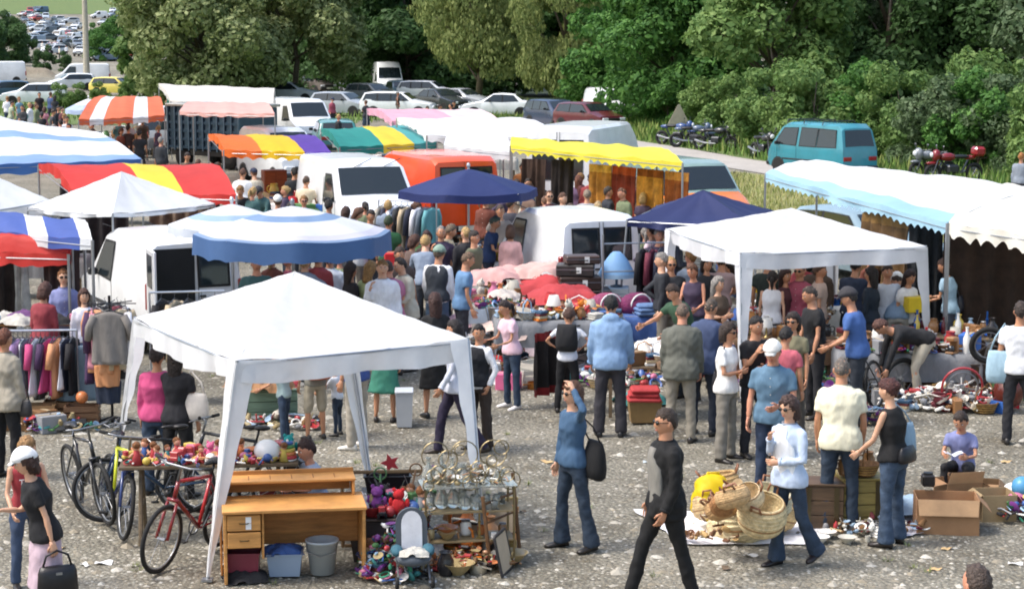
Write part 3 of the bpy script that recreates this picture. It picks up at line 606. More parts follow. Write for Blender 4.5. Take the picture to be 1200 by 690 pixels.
# ---------------- awnings, gazebos, parasols ----------------
TW = M('tarp', 'eceef0'); POLE = M('metal', 'a4a7ab'); PDK = M('metal', '777a7d')
CNAME = {}
def awning(label, C4, cols, bounds=None, axis='u', camber=.12, drop=.22, scal=.0, sides=(1, 1, 1), poles=True, name='awning', nscal=None, sagn=2, cols_val=None, group=None):
    A, B, C, D = [Wp(*c) for c in C4]; base = Vector(((A.x+C.x)/2, (A.y+C.y)/2, 0)); r = thing(name, label, 'awning', base, 0, group)
    A, B, C, D = [q-base for q in (A, B, C, D)]; mats = [M('tarp', c) for c in cols]; bounds = bounds or [1.0]
    L_ = (B-A).length; nu = max(16, int(L_*6)); nv = 10
    def S(u, v):
        q = A.lerp(B, u).lerp(D.lerp(C, u), v); q = q.copy(); q.z += camber*sin(PI*v)-.05*abs(sin(PI*u*sagn))*(1-abs(2*v-1)*.3)+.012*sin(u*37+v*5)+.01*sin(v*21+u*9); return q
    def mi(t): 
        for i, b in enumerate(bounds):
            if t <= b+1e-6: return i
        return len(bounds)-1
    if axis == 'u': us = sorted(set([i/nu for i in range(nu+1)]+[b for b in bounds])); vs_ = [j/nv for j in range(nv+1)]
    else: us = [i/nu for i in range(nu+1)]; vs_ = sorted(set([j/nv for j in range(nv+1)]+list(bounds)))
    q = MB(); w = len(us)
    fs = [(j*w+i, j*w+i+1, (j+1)*w+i+1, (j+1)*w+i) for j in range(len(vs_)-1) for i in range(w-1)]
    q.add([S(u, v) for v in vs_ for u in us], fs)
    q.m = [mi(((us[i]+us[i+1])/2) if axis == 'u' else ((vs_[j]+vs_[j+1])/2)) for j in range(len(vs_)-1) for i in range(w-1)]
    q.build('canopy', mats, r, True)
    def val(fn, us_, cm):
        q = MB(); n = len(us_); L2 = sum(((fn(a)-fn(b)).length for a, b in zip(us_, us_[1:]))); ns = nscal or max(4, int(L2/.3)); top = [fn(t) for t in us_]
        bot = []
        for k, t in enumerate(us_):
            d = drop-(scal*abs(cos(PI*t*ns)) if scal else .015*sin(t*40)); p_ = top[k].copy(); o = (p_-(A+B+C+D)/4); o.z = 0; o.normalize(); bot.append(p_+o*.03*sin(t*31)-Vector((0, 0, d)))
        q.add(top+bot, [(i, i+1, n+i+1, n+i) for i in range(n-1)]); q.m = [cm((us_[i]+us_[i+1])/2) for i in range(n-1)]; q.build('valance', [M('tarp', c) for c in (cols_val or cols)], r, True)
    fine = sorted(set([i/(nu*3) for i in range(nu*3+1)]+([b for b in bounds] if axis == 'u' else [])))
    if drop:
        if sides[0]: val(lambda t: S(t, 0), fine, mi if axis == 'u' else (lambda t: 0))
        if sides[1]: val(lambda t: S(0, t), [i/24 for i in range(25)], (lambda t: 0) if axis == 'u' else mi)
        if sides[2]: val(lambda t: S(1, t), [i/24 for i in range(25)], (lambda t: len(bounds)-1) if axis == 'u' else mi)
    if poles:
        for P_ in (A, B, C, D):
            q = MB(); q.tube([(P_.x, P_.y, -base.z), (P_.x, P_.y, P_.z-.02)], .022, 7); q.build('pole', POLE, r)
        for P_, Q_ in ((A, B), (B, C), (C, D), (D, A)):
            q = MB(); q.tube([P_-Vector((0, 0, .1)), Q_-Vector((0, 0, .1))], .009, 6); q.build('cross_bar', POLE, r)
    return r
def gazebo(label, A, B, D, z, apex, az, col='eceef0', drop=.2, feet=None, legw=.2, sleeves=True, group=None):
    A, B, D = [Wp(*c, z) for c in (A, B, D)]; C = B+D-A; cen = (B+D)/2; base = Vector((cen.x, cen.y, 0)); r = thing('gazebo', label, 'gazebo', base, 0, group)
    K = [q-base for q in (A, B, C, D)]; top = Wd(*apex, cen.y)-base; top = Vector((0, 0, az)) if az else top; m = M('tarp', col)
    q = MB(); N = 14
    for i in range(4):
        P, Q = K[i], K[(i+1) % 4]
        def S(u, v, P=P, Q=Q):
            e = P.lerp(Q, u); e = e.copy(); e.z -= .05*sin(PI*u); s = e.lerp(top, v); s = s.copy(); s.z -= .05*sin(PI*v)*(1-.5*v)*(.35+.65*abs(sin(PI*u))); s.z += .012*sin(u*23+i*2)*(1-v)*sin(PI*u)*2+.006*sin(v*30+u*11); return s
        q.grid(S, N, 10)
    q.build('canopy', m, r, True)
    for i in range(4):
        P, Q = K[i], K[(i+1) % 4]; q = MB(); out = ((P+Q)/2); out.z = 0; out.normalize()
        def V(u, v, P=P, Q=Q, out=out, i=i):
            e = P.lerp(Q, u).copy(); e.z -= .05*sin(PI*u); e += out*(.012+.03*v*sin(u*19+i)+.02*v*sin(u*43+i*3)); e.z -= drop*v*(1+.12*sin(u*9+i)); return e
        q.grid(V, 40, 3); q.build('valance', m, r, True)
    F_ = feet or [None]*4
    for i in range(4):
        P = K[i]; ft = (Wp(*F_[i], 0)-base) if F_[i] else Vector((P.x*1.12, P.y*1.12, 0))
        q = MB(); q.tube([ft, P], .017, 8); q.box(ft+Vector((0, 0, .01)), (.1, .1, .02)); leg = q.build('leg', POLE, r)
        if sleeves:
            q = MB(); d1 = (K[(i+1) % 4]-P).normalized(); d2 = (K[(i-1) % 4]-P).normalized()
            for d in (d1, d2):
                def Sv(u, v, d=d):
                    w = legw*((1-v)**1.1)*.95+.03; c = P.lerp(ft, v*.97); c = c.copy(); c.z -= .02; out = -(d1+d2).normalized(); return c+out*.028+d*w*u+out*.012*sin(v*25+u*4)*u
                q.grid(Sv, 3, 24)
            q.build('leg_sleeve', m, leg, True)
    for i in range(4):
        q = MB(); q.tube([K[i]-Vector((0, 0, .03)), top-Vector((0, 0, .06))], .013, 6); q.build('roof_rod', POLE, r)
        q = MB(); q.tube([K[i]-Vector((0, 0, .04)), K[(i+1) % 4]-Vector((0, 0, .04))], .013, 6); q.build('eave_rod', POLE, r)
    return r
def parasol(label, u, v, z, rad, az, cols, drop=.16, n=8, ringb=None, rot=0.0, scal=0.0, valc=None, tilt=0, group=None, polec='c9ccd0'):
    c = Wp(u, v, z); r = thing('parasol', label, 'parasol', (c.x, c.y, 0), rot, group); ringb = ringb or [1.0]
    sub = 6; q = MB(); vs = [(0, 0, az)]; rr = sorted(set(list(np.linspace(.12, 1, 10))+list(ringb))); N = n*sub; mi = []
    def P(k, t):
        a = 2*PI*k/N; seg = (k % sub)/sub; f = cos(PI/n)/cos((seg-.5)*2*PI/n); x = cos(a)*rad*t*f; y = sin(a)*rad*t*f
        zz = az-(az-z)*(t**1.15)-.035*sin(PI*seg)*t*t+.0; return (x, y, zz+tilt*y)
    for t in rr:
        for k in range(N): vs.append(P(k, t))
    fs = [(0, 1+k, 1+(k+1) % N) for k in range(N)]; mi = [0]*N
    for i in range(len(rr)-1):
        tm = (rr[i]+rr[i+1])/2; b = next(j for j, x in enumerate(ringb) if tm <= x)
        for k in range(N): fs.append((1+i*N+k, 1+(i+1)*N+k, 1+(i+1)*N+(k+1) % N, 1+i*N+(k+1) % N)); mi.append(b % len(cols))
    q.add(vs, fs); q.m = mi; q.build('canopy', [M('tarp', x) for x in cols], r, True)
    if drop:
        q = MB(); T = [Vector(P(k, 1)) for k in range(N)]; Bt = []
        for k in range(N): seg = (k % sub)/sub; Bt.append(T[k]*1.0+Vector((T[k].x*.012, T[k].y*.012, -drop+scal*abs(sin(PI*seg*2)))))
        q.add(T+Bt, [(k, N+k, N+(k+1) % N, (k+1) % N) for k in range(N)]); q.build('valance', M('tarp', valc or cols[-1]), r, True)
    q = MB(); q.tube([(0, 0, 0), (0, 0, az+.05)], .022, 8); q.ell((0, 0, az+.06), (.035, .035, .05), 8, 6); q.build('pole', M('metal', polec), r)
    for k in range(n):
        q = MB(); q.tube([Vector(P(k*sub, .05))-Vector((0, 0, .03)), Vector(P(k*sub, .5))-Vector((0, 0, .02)), Vector(P(k*sub, 1))-Vector((0, 0, .015))], .008, 4); q.build('rib', POLE, r)
    q = MB(); q.lathe([(.0, 0), (.24, 0), (.24, .05), (.06, .1), (.04, .28), (0, .28)], n=14); q.build('base', M('card', '8a8a86'), r)
    return r
gazebo('large white gazebo in the foreground over the trestle table and bicycles', (278, 422), (548, 396), (158, 372), 2.0, (345, 320), 2.57, feet=[(243, 680), (568, 655), (438, 592), (139, 530)], legw=.2)
gazebo('white gazebo at the right over the crockery stall, its legs in white sleeves', (868, 296), (1085, 288), (781, 268), 2.0, (925, 247), 2.42, feet=[(869, 470), (1090, 445), (977, 410), (778, 432)], legw=.2)
gazebo('white gazebo at the left in front of the red and yellow awning', (132, 250), (251, 238), (33, 243), 2.05, (145, 204), 2.62, sleeves=False, drop=.06)
gazebo('white gazebo cut by the left edge, above the blue and white striped awning', (-40, 250), (58, 234), (-130, 238), 2.1, (-20, 198), 2.75, sleeves=False)
gazebo('navy blue gazebo behind the white gazebo at the right', (883, 264), (908, 247), (735, 257), 1.9, (820, 232), 2.32, col='2b3566', sleeves=False, drop=.12)
Rd, Yl, Wh = 'd43a33', 'f0d540', 'eceef0'
awning('red awning with one broad yellow band behind the white gazebo at the left', [(84, 222, 2.2), (277, 228, 2.2), (243, 192, 2.5), (45, 192, 2.5)], [Rd, Yl, Rd], [.46, .69, 1], camber=.18, scal=.05)
awning('large white marquee awning with pale blue stripes at the left edge', [(-90, 194, 2.3), (166, 186, 2.3), (80, 152, 2.5), (-90, 118, 2.7)], ['8fb0dc', Wh, '8fb0dc', Wh, 'dfe7f0'], [.08, .3, .4, .9, 1], axis='v', camber=.2, cols_val=['4f7ab8', Wh, '8fb0dc', Wh, Wh])
awning('blue and white block-striped awning cut by the left edge', [(-80, 262, 2.15), (108, 280, 2.15), (98, 256, 2.32), (-80, 240, 2.32)], [Wh, '5068b4', Wh, '5068b4', Wh, '5068b4', Wh], [.1, .22, .42, .62, .74, .93, 1], drop=.16, camber=.05)
awning('red awning below the blue and white striped one at the left edge', [(-60, 292, 1.9), (80, 296, 1.9), (84, 278, 2.1), (-60, 274, 2.1)], [Rd], drop=.18)
awning('orange awning with two white stripes above the far left stalls', [(92, 140, 2.15), (193, 135, 2.15), (186, 113, 2.5), (118, 112, 2.5)], ['e4764a', Wh, 'e4764a', Wh, 'e4764a'], [.12, .28, .62, .8, 1], scal=.04, camber=.2)
awning('orange, yellow and purple awning in front of the blue slatted truck', [(262, 175, 2.1), (388, 178, 2.1), (355, 158, 2.3), (244, 157, 2.3)], ['ee7424', 'f2c51c', '5b3aa0'], [.36, .76, 1], scal=.06, camber=.14)
awning('teal and yellow awning behind the white van', [(398, 172, 2.1), (512, 166, 2.1), (470, 146, 2.3), (376, 151, 2.3)], ['23938a', 'f2d53a', '4aa5a8'], [.44, .76, 1], scal=.05, camber=.14)
awning('pink awning below the white estate cars', [(460, 142, 2.2), (586, 140, 2.2), (545, 128, 2.4), (430, 127, 2.4)], ['f0b4c6', 'f6d8dd'], [.6, 1])
awning('white awning with a grey fringe behind the orange-red van', [(500, 158, 2.3), (662, 160, 2.3), (600, 137, 2.6), (465, 138, 2.6)], [Wh], scal=.06)
awning('small white awning right of the teal and yellow awning', [(520, 170, 2.1), (600, 178, 2.1), (590, 158, 2.4), (530, 152, 2.4)], ['dfe3e6'], scal=.04)
awning('long yellow awning with a scalloped edge above the hanging carpets', [(598, 170, 2.35), (800, 190, 2.35), (770, 172, 2.5), (600, 160, 2.5)], ['eee24a'], drop=.2, scal=.07, camber=.06, sagn=4)
awning('pale blue and white awning at the right edge in front of the meadow', [(897, 203, 2.3), (1110, 260, 2.3), (1235, 220, 2.6), (958, 187, 2.55)], ['a9d4ec', Wh], [.16, 1], axis='v', drop=.2, scal=.06, camber=.07, sagn=3, cols_val=['b4dcf0', Wh])
awning('white awning with a cream scalloped edge cut by the right edge', [(1112, 260, 2.3), (1300, 287, 2.3), (1340, 232, 2.6), (1180, 214, 2.6)], ['f0ece0'], drop=.26, scal=.1, sagn=3)
awning('long white canvas roof behind the green sheet at the back', [(200, 118, 2.3), (320, 121, 2.3), (322, 103, 2.6), (186, 98, 2.6)], ['e9e4dc'])
awning('small dark green awning in front of the long white canvas roof', [(195, 119, 2.2), (248, 120, 2.2), (238, 107, 2.4), (206, 107, 2.4)], ['1f6a52'], drop=.1)
awning('pale pink sheet stretched above the blue slatted truck', [(210, 131, 2.35), (322, 133, 2.35), (308, 120, 2.5), (226, 119, 2.5)], ['edb9ae'], drop=.12)
parasol('large blue and white parasol with a blue fringe left of the clothes rail', 343, 272, 2.12, 1.42, 2.5, ['e6e9ef', '85a2c8', 'e6e9ef', 'd8d8e6', '8ba5c8'], .3, 8, [.34, .5, .84, .95, 1.0], .2, .04, '4d6f9f', polec='8d9094')
parasol('pale blue and white parasol just behind and left of the large blue and white one', 272, 262, 2.1, .95, 2.4, ['e9edf3', 'a8c4e4', 'e9edf3'], .14, 8, [.5, .7, 1.0], .1, .03, 'dfe6ef')
parasol('navy blue parasol in front of the orange-red van', 549, 222, 2.15, 1.28, 2.52, ['2c3a70'], .14, 6, None, .25, 0, '26336a')
parasol('white and pale blue parasol left of the orange and white awning', 104, 128, 2.0, .9, 2.4, ['e9edf3', 'b9cbe6'], .15, 8, [.6, 1.0])
# ---------------- people ----------------
JOBS = []   # (meshbuilder, voxel, name, mats, parent, extra meshbuilder, wrinkle)
def V3(*a): return Vector(a)
def nrm(v): v = Vector(v); v.normalize(); return v
POSE = {   # upper arm, forearm (outward x, forward y, up z) for right then left; thigh, shin for right then left
 'stand': dict(a=[(.16, .02, -1), (.06, .22, -1)]*2, l=[(.08, .03, -1), (.03, -.03, -1)]*2),
 'stand2': dict(a=[(.22, -.1, -1), (-.1, .5, -.9), (.16, .05, -1), (.05, .25, -1)], l=[(.12, .05, -1), (.05, -.05, -1), (.04, -.03, -1), (.05, -.06, -1)]),
 'walk': dict(a=[(.12, -.35, -1), (.05, -.05, -1), (.12, .3, -1), (0, .6, -1)], l=[(.03, .42, -1), (.02, .12, -1), (.03, -.28, -1), (.03, -.62, -1)]),
 'browse': dict(a=[(.15, .25, -1), (-.1, 1, -.15), (.18, .2, -1), (-.15, 1, -.3)], l=[(.08, .05, -1), (.03, -.05, -1), (.1, .0, -1), (.03, -.03, -1)], lean=.16, head=.45),
 'look': dict(a=[(.15, .0, -1), (.0, .35, -1)]*2, l=[(.08, .03, -1), (.03, -.03, -1)]*2, lean=.1, head=.5),
 'cross': dict(a=[(.2, .2, -1), (-.9, .6, .1), (.2, .2, -1), (-.9, .55, -.05)], l=[(.1, .03, -1), (.03, -.03, -1)]*2, head=.1),
 'hips': dict(a=[(.75, -.25, -.7), (-.75, .35, -.5)]*2, l=[(.12, .03, -1), (.06, -.03, -1)]*2),
 'onehip': dict(a=[(.75, -.25, -.7), (-.75, .35, -.5), (.15, .02, -1), (.05, .3, -1)], l=[(.12, .03, -1), (.06, -.03, -1), (.05, .02, -1), (.02, -.04, -1)]),
 'chin': dict(a=[(.1, .35, -1), (-.35, .55, .9), (.2, .2, -1), (-.9, .5, 0)], l=[(.08, .05, -1), (.03, -.05, -1)]*2, head=.2),
 'phone': dict(a=[(.2, .2, -1), (-.2, .5, 1), (.15, -.05, -1), (.05, .25, -1)], l=[(.08, .05, -1), (.03, -.05, -1)]*2),
 'pockets': dict(a=[(.35, -.15, -.9), (-.15, .45, -.9)]*2, l=[(.1, .03, -1), (.03, -.03, -1)]*2),
 'reach': dict(a=[(.15, .8, -.7), (0, 1, -.35), (.2, .5, -.9), (0, 1, -.5)], l=[(.08, .1, -1), (.03, -.05, -1), (.1, -.05, -1), (.03, -.05, -1)], lean=.42, head=.35),
 'bend': dict(a=[(.1, .25, -1), (0, .2, -1), (.12, .45, -1), (0, .3, -1)], l=[(.1, .15, -1), (.04, -.2, -1), (.1, .05, -1), (.04, -.15, -1)], lean=1.25, head=.1),
 'sit': dict(a=[(.2, .45, -.9), (-.3, .95, .1), (.2, .45, -.9), (-.3, .95, .1)], l=[(.18, 1, .12), (.05, -.05, -1), (.12, 1, .15), (.05, .05, -1)], lean=.25, head=.6),
 'carry': dict(a=[(.1, .15, -1), (0, .95, .15), (.1, .15, -1), (0, .95, .15)], l=[(.08, .1, -1), (.03, -.05, -1), (.08, -.1, -1), (.03, -.2, -1)]),
 'crouch': dict(a=[(.15, .7, -.8), (-.1, .9, -.5), (.15, .7, -.8), (-.1, .9, -.5)], l=[(.25, 1, .1), (.02, -.55, -.85), (.25, .9, -.1), (.02, -.5, -.85)], lean=.5, head=.3),
}
SKINS = dict(l='d2a284', m='bd8868', d='8a5c46', r='c88c70')
def person(label, head=None, feet=None, h=1.72, face=0, pose='stand', sex='m', top=('tee', 'ffffff'), bot=('trousers', '2c3a55'), hair=('short', '2e211a'), skin='m', shoe='26221f', loc=None, glasses=False, arms=None, legs=None, lean=None, hp=None, hyaw=0, group=None, inner=None, fat=1.0, voxel=None, cap=None, seatz=None):
    P = dict(POSE[pose]); A = [Vector(v) for v in (arms or P['a'])]; Lg = [Vector(v) for v in (legs or P['l'])]
    ln = P.get('lean', .02) if lean is None else lean; hpit = P.get('head', .0) if hp is None else hp
    child = h < 1.45; s = h/1.75
    hs = min(1.25, (1.0/s)**.75) if child else 1.0
    up = V3(0, sin(ln), cos(ln)); fw = V3(0, cos(ln), -sin(ln)); rt = V3(1, 0, 0)
    fem = sex == 'f'; sw_ = (.158 if fem else .182)*(.95 if child else 1); hw_ = .088
    hip = V3(0, 0, 0); neckb = up*.52; hd = nrm(up+fw*(hpit*.55)+V3(0, 0, .35)); hc = neckb+hd*(.152*hs**.5)
    J = {}
    for i, sx in enumerate((1, -1)):
        sh = up*.455+rt*(sx*sw_)
        ua, fa = nrm((A[i*2].x*sx, A[i*2].y, A[i*2].z)), nrm((A[i*2+1].x*sx, A[i*2+1].y, A[i*2+1].z))
        el = sh+ua*.285; wr = el+fa*.245; J[sx] = (sh, el, wr, fa)
    K = {}
    for i, sx in enumerate((1, -1)):
        hj = V3(sx*hw_, 0, -.02); t, q = nrm((Lg[i*2].x*sx, Lg[i*2].y, Lg[i*2].z)), nrm((Lg[i*2+1].x*sx, Lg[i*2+1].y, Lg[i*2+1].z))
        kn = hj+t*.425; an = kn+q*.405; K[sx] = (hj, kn, an, q)
    zmin = min(K[1][2].z, K[-1][2].z)-.085; sc = s
    headtop = (hc+hd*.12).z-zmin
    if loc is None:
        if head: loc = Wp(head[0], head[1], headtop*sc)
        else: loc = Wp(feet[0], feet[1], 0)
        loc = Vector((loc.x, loc.y, gz(loc.x, loc.y)+terr(loc.x, loc.y) if loc.y > 1 else 0))
    dist = loc.y; vx = voxel or (.0165 if dist < 24 else .0245 if dist < 34 else .033 if dist < 60 else .043)
    root = thing('person', label, 'person', loc, face_rz(face), group); root['_z'] = 0; del root['_z']
    T = Matrix.Scale(sc, 4) @ Matrix.Translation((0, 0, -zmin))
    skm, hm = M('skin', SKINS[skin]), M('hair', hair[1])
    TORM = [(-.1, .15, .105), (-.02, .165, .115), (.06, .155, .108), (.14, .14, .1), (.24, .158, .11), (.34, .175, .118), (.42, .18, .112), (.455, .165, .1), (.485, .13, .085), (.51, .085, .072), (.54, .062, .062)]
    TORF = [(-.1, .16, .11), (-.02, .172, .12), (.06, .148, .105), (.14, .122, .092), (.24, .138, .104), (.33, .152, .128), (.41, .152, .105), (.455, .138, .092), (.485, .11, .08), (.51, .072, .066), (.54, .052, .054)]
    TOR = TORF if fem and not child else TORM
    def torso(q, z0, z1, off, flare=0, belly=0):
        rs = []; zs = sorted(set([z0, z1]+[t[0] for t in TOR if z0 < t[0] < z1]+[z0+.02]))
        for z in zs:
            rx = np.interp(z, [t[0] for t in TOR], [t[1] for t in TOR])*(fat if z < .35 else (1+fat)/2)*(.93 if child else 1)+off; ry = np.interp(z, [t[0] for t in TOR], [t[2] for t in TOR])*(fat if z < .35 else 1)+off
            if z < .12: rx += flare*(.12-z)/.2; ry += flare*(.12-z)/.2
            if off > .007 and z < .1: rx += .014; ry += .016
            u_ = up if z > .0 else nrm(up+V3(0, 0, 1.5)*min(1, -z*8+.2)); f_ = nrm(V3(0, u_.z, -u_.y)); c = u_*z
            rs.append([c+rt*(rx*math.copysign(abs(cos(a))**.85, cos(a)))+f_*(ry*math.copysign(abs(sin(a))**.85, sin(a))) for a in [2*PI*k/16 for k in range(16)]])
        q.rings(rs, True, True)
    # body
    b = MB(); b.X = T; torso(b, -.1, .54, -.03)
    b.ell(neckb-up*.02, (.062, .05, .04), 10, 7)
    b.tube([neckb-up*.07, neckb+hd*.03, hc-hd*.03], [.075, .062 if not fem else .051, .056], 10)
    for sx in (1, -1):
        sh, el, wr, fa = J[sx]; k = (.85 if fem else 1)*(.85 if child else 1)
        b.ell(sh, ((.044 if top[0] in ('tank', 'vest') else .03)*k,)*3, 8, 6); b.tube([sh, sh.lerp(el, .3), el, el.lerp(wr, .3), wr], [(.044 if top[0] in ('tank', 'vest') else .034)*k, .043*k, .036*k, .039*k, .026*k], 10)
        hj, kn, an, q_ = K[sx]
        if dist > 27 and bot[0] in ('trousers', 'flared', 'slim', 'wide'): continue
        b.tube([hj, hj.lerp(kn, .3), kn, kn.lerp(an, .3), an], [.075, .075, .048, .053, .034], 10); b.ell(hj, (.075,)*3, 8, 6); b.ell(kn, (.05,)*3, 8, 6)
        ff = nrm((0, 1, 0)); b.tube([an, an+V3(0, .03, -.05)], [.035, .04], 8)
    e = MB(); e.X = T
    # head
    yaw = hyaw; fh = nrm(V3(sin(R(yaw)), cos(R(yaw)), -.2*0)-hd*V3(sin(R(yaw)), cos(R(yaw)), 0).dot(hd)); rh = fh.cross(hd)
    RM = Matrix((rh, fh, hd)).transposed(); S_ = hs
    def hp_(d, off=0.0):
        dx, dy, dz = d; x, y, z = dx*.076, dy*.096, dz*.12
        if dz < 0: x *= 1-.22*(-dz)**1.6; y *= (1-.12*(-dz)) if dy > 0 else 1+.35*dz
        if dy > 0:
            y += .020*math.exp(-(dx/.15)**2-((dz+.12)/.17)**2)-.008*math.exp(-((abs(dx)-.38)/.2)**2-((dz-.1)/.13)**2)+.005*math.exp(-((dz-.28)/.1)**2)+.006*math.exp(-(dx/.3)**2-((dz+.75)/.2)**2)+.005*math.exp(-(dx/.3)**2-((dz+.45)/.08)**2)
        v = Vector((x, y, z)); l = v.length; return v*(1+off/l)*S_
    nu, nv = (24, 18) if dist < 32 else (16, 11)
    def headgrid(fn, q, mi=None):
        vs = []; 
        for i in range(nv+1):
            t = PI*i/nv
            for j in range(nu):
                d = (sin(t)*sin(2*PI*j/nu), sin(t)*cos(2*PI*j/nu), cos(t)); vs.append(hc+RM @ fn(d))
        fs = []
        for i in range(nv):
            for j in range(nu): a = i*nu+j; c = i*nu+(j+1) % nu; fs.append((a, c, c+nu, a+nu))
        q.add(vs, fs, mi)
    headgrid(hp_, e, 0)
    def loc_(x, y, z): return hc+RM @ (Vector((x, y, z))*S_)
    for sx in (-1, 1):
        e.ell(loc_(sx*.076, -.005, -.005), (.012*S_, .02*S_, .03*S_), 8, 6, 0)
        if dist < 45:
            e.ell(loc_(sx*.029, .078, .012), (.014*S_, .011*S_, .008*S_), 8, 6, 2); e.ell(loc_(sx*.029, .086, .012), (.006*S_,)*3, 6, 5, 1); e.ell(loc_(sx*.03, .089, .03), (.017*S_, .006*S_, .004*S_), 6, 4, 1)
    if dist < 45: e.ell(loc_(0, .088, -.055), (.022*S_, .008*S_, .006*S_), 8, 5, 3)
    # hands
    for sx in (1, -1):
        sh, el, wr, fa = J[sx]; k = .92 if fem else 1.0
        n_ = nrm(V3(-sx, .15, 0)-fa*V3(-sx, .15, 0).dot(fa)) if abs(fa.x) < .8 else nrm(V3(0, -1, 0)-fa*V3(0, -1, 0).dot(fa)); w_ = fa.cross(n_)*(1)
        if w_.dot(V3(0, 1, .6)) < 0: w_ = -w_
        pr = []
        for t, a_, c_ in ((-.02, .026, .02), (.02, .034, .016), (.06, .04, .014), (.092, .038, .012)):
            c = wr+fa*t*k; pr.append([c+w_*(cos(2*PI*j/8)*a_*k)+n_*(sin(2*PI*j/8)*c_*k) for j in range(8)])
        e.rings(pr, True, True, 0)
        if dist < 60:
            for fi, (off, ln_) in enumerate(((.029, .068), (.01, .078), (-.01, .073), (-.028, .056))):
                r0 = wr+fa*.088*k+w_*off*k; c1 = .35+.1*fi; d1 = nrm(fa+n_*c1); d2 = nrm(fa+n_*(c1+.9)); p1 = r0+d1*ln_*.5*k; e.tube([r0, p1, p1+d2*ln_*.5*k], [.0095*k, .0088*k, .0065*k], 6, True, 0)
            r0 = wr+fa*.025*k+w_*.03*k; d1 = nrm(fa*.8+w_*.7+n_*.3); p1 = r0+d1*.035*k; e.tube([r0, p1, p1+nrm(fa+w_*.2+n_*.3)*.03*k], [.012*k, .0105*k, .008*k], 6, True, 0)
    JOBS.append((b, vx*1.12, 'body', [skm, M('hair', '2a1c14'), M('glaze', 'e8e4dc'), M('skin', 'a5604f')], root, e, 0))
    # hair
    hk = hair[0]
    if hk != 'bald' and hk != 'none':
        q = MB(); q.X = T; lo_side = {'short': .02, 'crop': .1, 'long': -.75, 'bob': -.6, 'pony': -.05, 'up': -.0, 'fringe': .0}.get(hk, 0); th = {'short': .014, 'crop': .007, 'long': .024, 'bob': .026, 'pony': .014, 'up': .018}.get(hk, .014)
        rn = random.Random(int(abs(loc.x*917+loc.y*331))); ph = [rn.uniform(0, 6) for _ in range(4)]
        front = .52 if hk != 'recede' else .8
        def hf(d):
            dx, dy, dz = d; t = (1-dy)/2; back = -.6 if hk in ('short', 'crop', 'up', 'pony') else -.85
            line = np.interp(t, [0, .22, .42, .55, 1], [front, front-.08, (.25 if hk not in ('long', 'bob') else -.2), lo_side, back]); m = max(0, min(1, (dz-line-.09*sin(dx*9+ph[3])-.05*sin(dx*23+ph[1]))/.14+.5)); o = -.012+m*(th+.012)+(.007*sin(dx*13+ph[0])*cos(dy*12+ph[1])+.005*sin(dz*19+3*dx+ph[2]))*m
            if hk in ('up',) and dy < -.5 and dz > .1: o += .02
            return hp_(d, o) if dz > -.999 else hp_(d, -.02)
        headgrid(hf, q)
        if hk in ('long', 'bob'):
            ll = -.24 if hk == 'long' else -.13
            rs = []
            for z, wx, wy, yc in ((.05, .088, .07, -.045), (-.04, .093, .07, -.045), (-.1, .092, .062, -.05), (ll*.8, .082, .045, -.062), (ll, .06, .03, -.066)):
                rs.append([loc_(cos(a)*wx*(1+.06*sin(3*a+ph[0])), yc+sin(a)*wy, z+.01*sin(5*a)) for a in [2*PI*k/14 for k in range(14)]])
            q.rings(rs, True, True)
        if hk == 'pony': q.tube([loc_(0, -.1, .03), loc_(0, -.14, .0), loc_(0, -.13, -.1), loc_(0, -.11, -.17)], [.02, .032, .028, .01], 8)
        if hk == 'up': q.ell(loc_(0, -.11, .04), (.045, .04, .045), 10, 8)
        q.build('hair', hm, root, True)
    if cap:
        q = MB(); q.X = T
        def cf(d):
            dx, dy, dz = d; line = .3 if dy > 0 else .3+dy*.25; m = max(0, min(1, (dz-line)/.06+.5)); return hp_(d, -.015+m*.052)
        headgrid(cf, q)
        if cap[0] == 'cap':
            q.rings([[loc_(x*.9, .085+y_, .045+z_) for x, z_ in ((-.07, -.008), (-.04, .004), (0, .008), (.04, .004), (.07, -.008), (.04, -.004), (0, 0), (-.04, -.004))] for y_ in (0, .03)]+[[loc_(x*.75, .085+.075-abs(x)*.35, .03+z_) for x, z_ in ((-.07, -.008), (-.04, .004), (0, .008), (.04, .004), (.07, -.008), (.04, -.004), (0, 0), (-.04, -.004))]])
        else: q.lathe([(.12, -.01), (.125, .0), (.07, .02)], tuple(hc+hd*.04), 18)
        q.build('cap' if cap[0] == 'cap' else 'hat', M('cloth', cap[1]), root, True)
    if glasses:
        q = MB(); q.X = T
        for sx in (-1, 1): q.ell(loc_(sx*.031, .092, .012), (.027*S_, .014*S_, .019*S_), 10, 6); q.tube([loc_(sx*.055, .088, .016), loc_(sx*.08, .0, .014)], .004, 4)
        q.tube([loc_(-.012, .1, .016), loc_(.012, .1, .016)], .004, 4); q.build('sunglasses', M('glaze', '15120f'), root, True)
    # top
    tk, tcx = top; offs = {'tee': .012, 'tank': .008, 'shirt': .012, 'longtee': .01, 'jacket': .019, 'hoodie': .024, 'vest': .014, 'coat': .036, 'dress': .012}[tk]
    hem = {'tee': -.07, 'tank': -.04, 'shirt': -.1, 'longtee': -.06, 'jacket': -.13, 'hoodie': -.1, 'vest': -.04, 'coat': -.28, 'dress': -.1}[tk]
    q = MB(); q.X = T; torso(q, max(hem, -.12), .525 if tk in ('shirt', 'jacket', 'hoodie', 'coat') else .5, offs, .02 if tk in ('shirt', 'coat', 'jacket') else .0)
    if hem < -.12: q.rings([[V3(cos(a)*(w_*fat+offs), sin(a)*(w_*.75+offs), z) for a in [2*PI*k/16 for k in range(16)]] for z, w_ in ((-.05, .17), (-.15, .18), (hem, .19))])
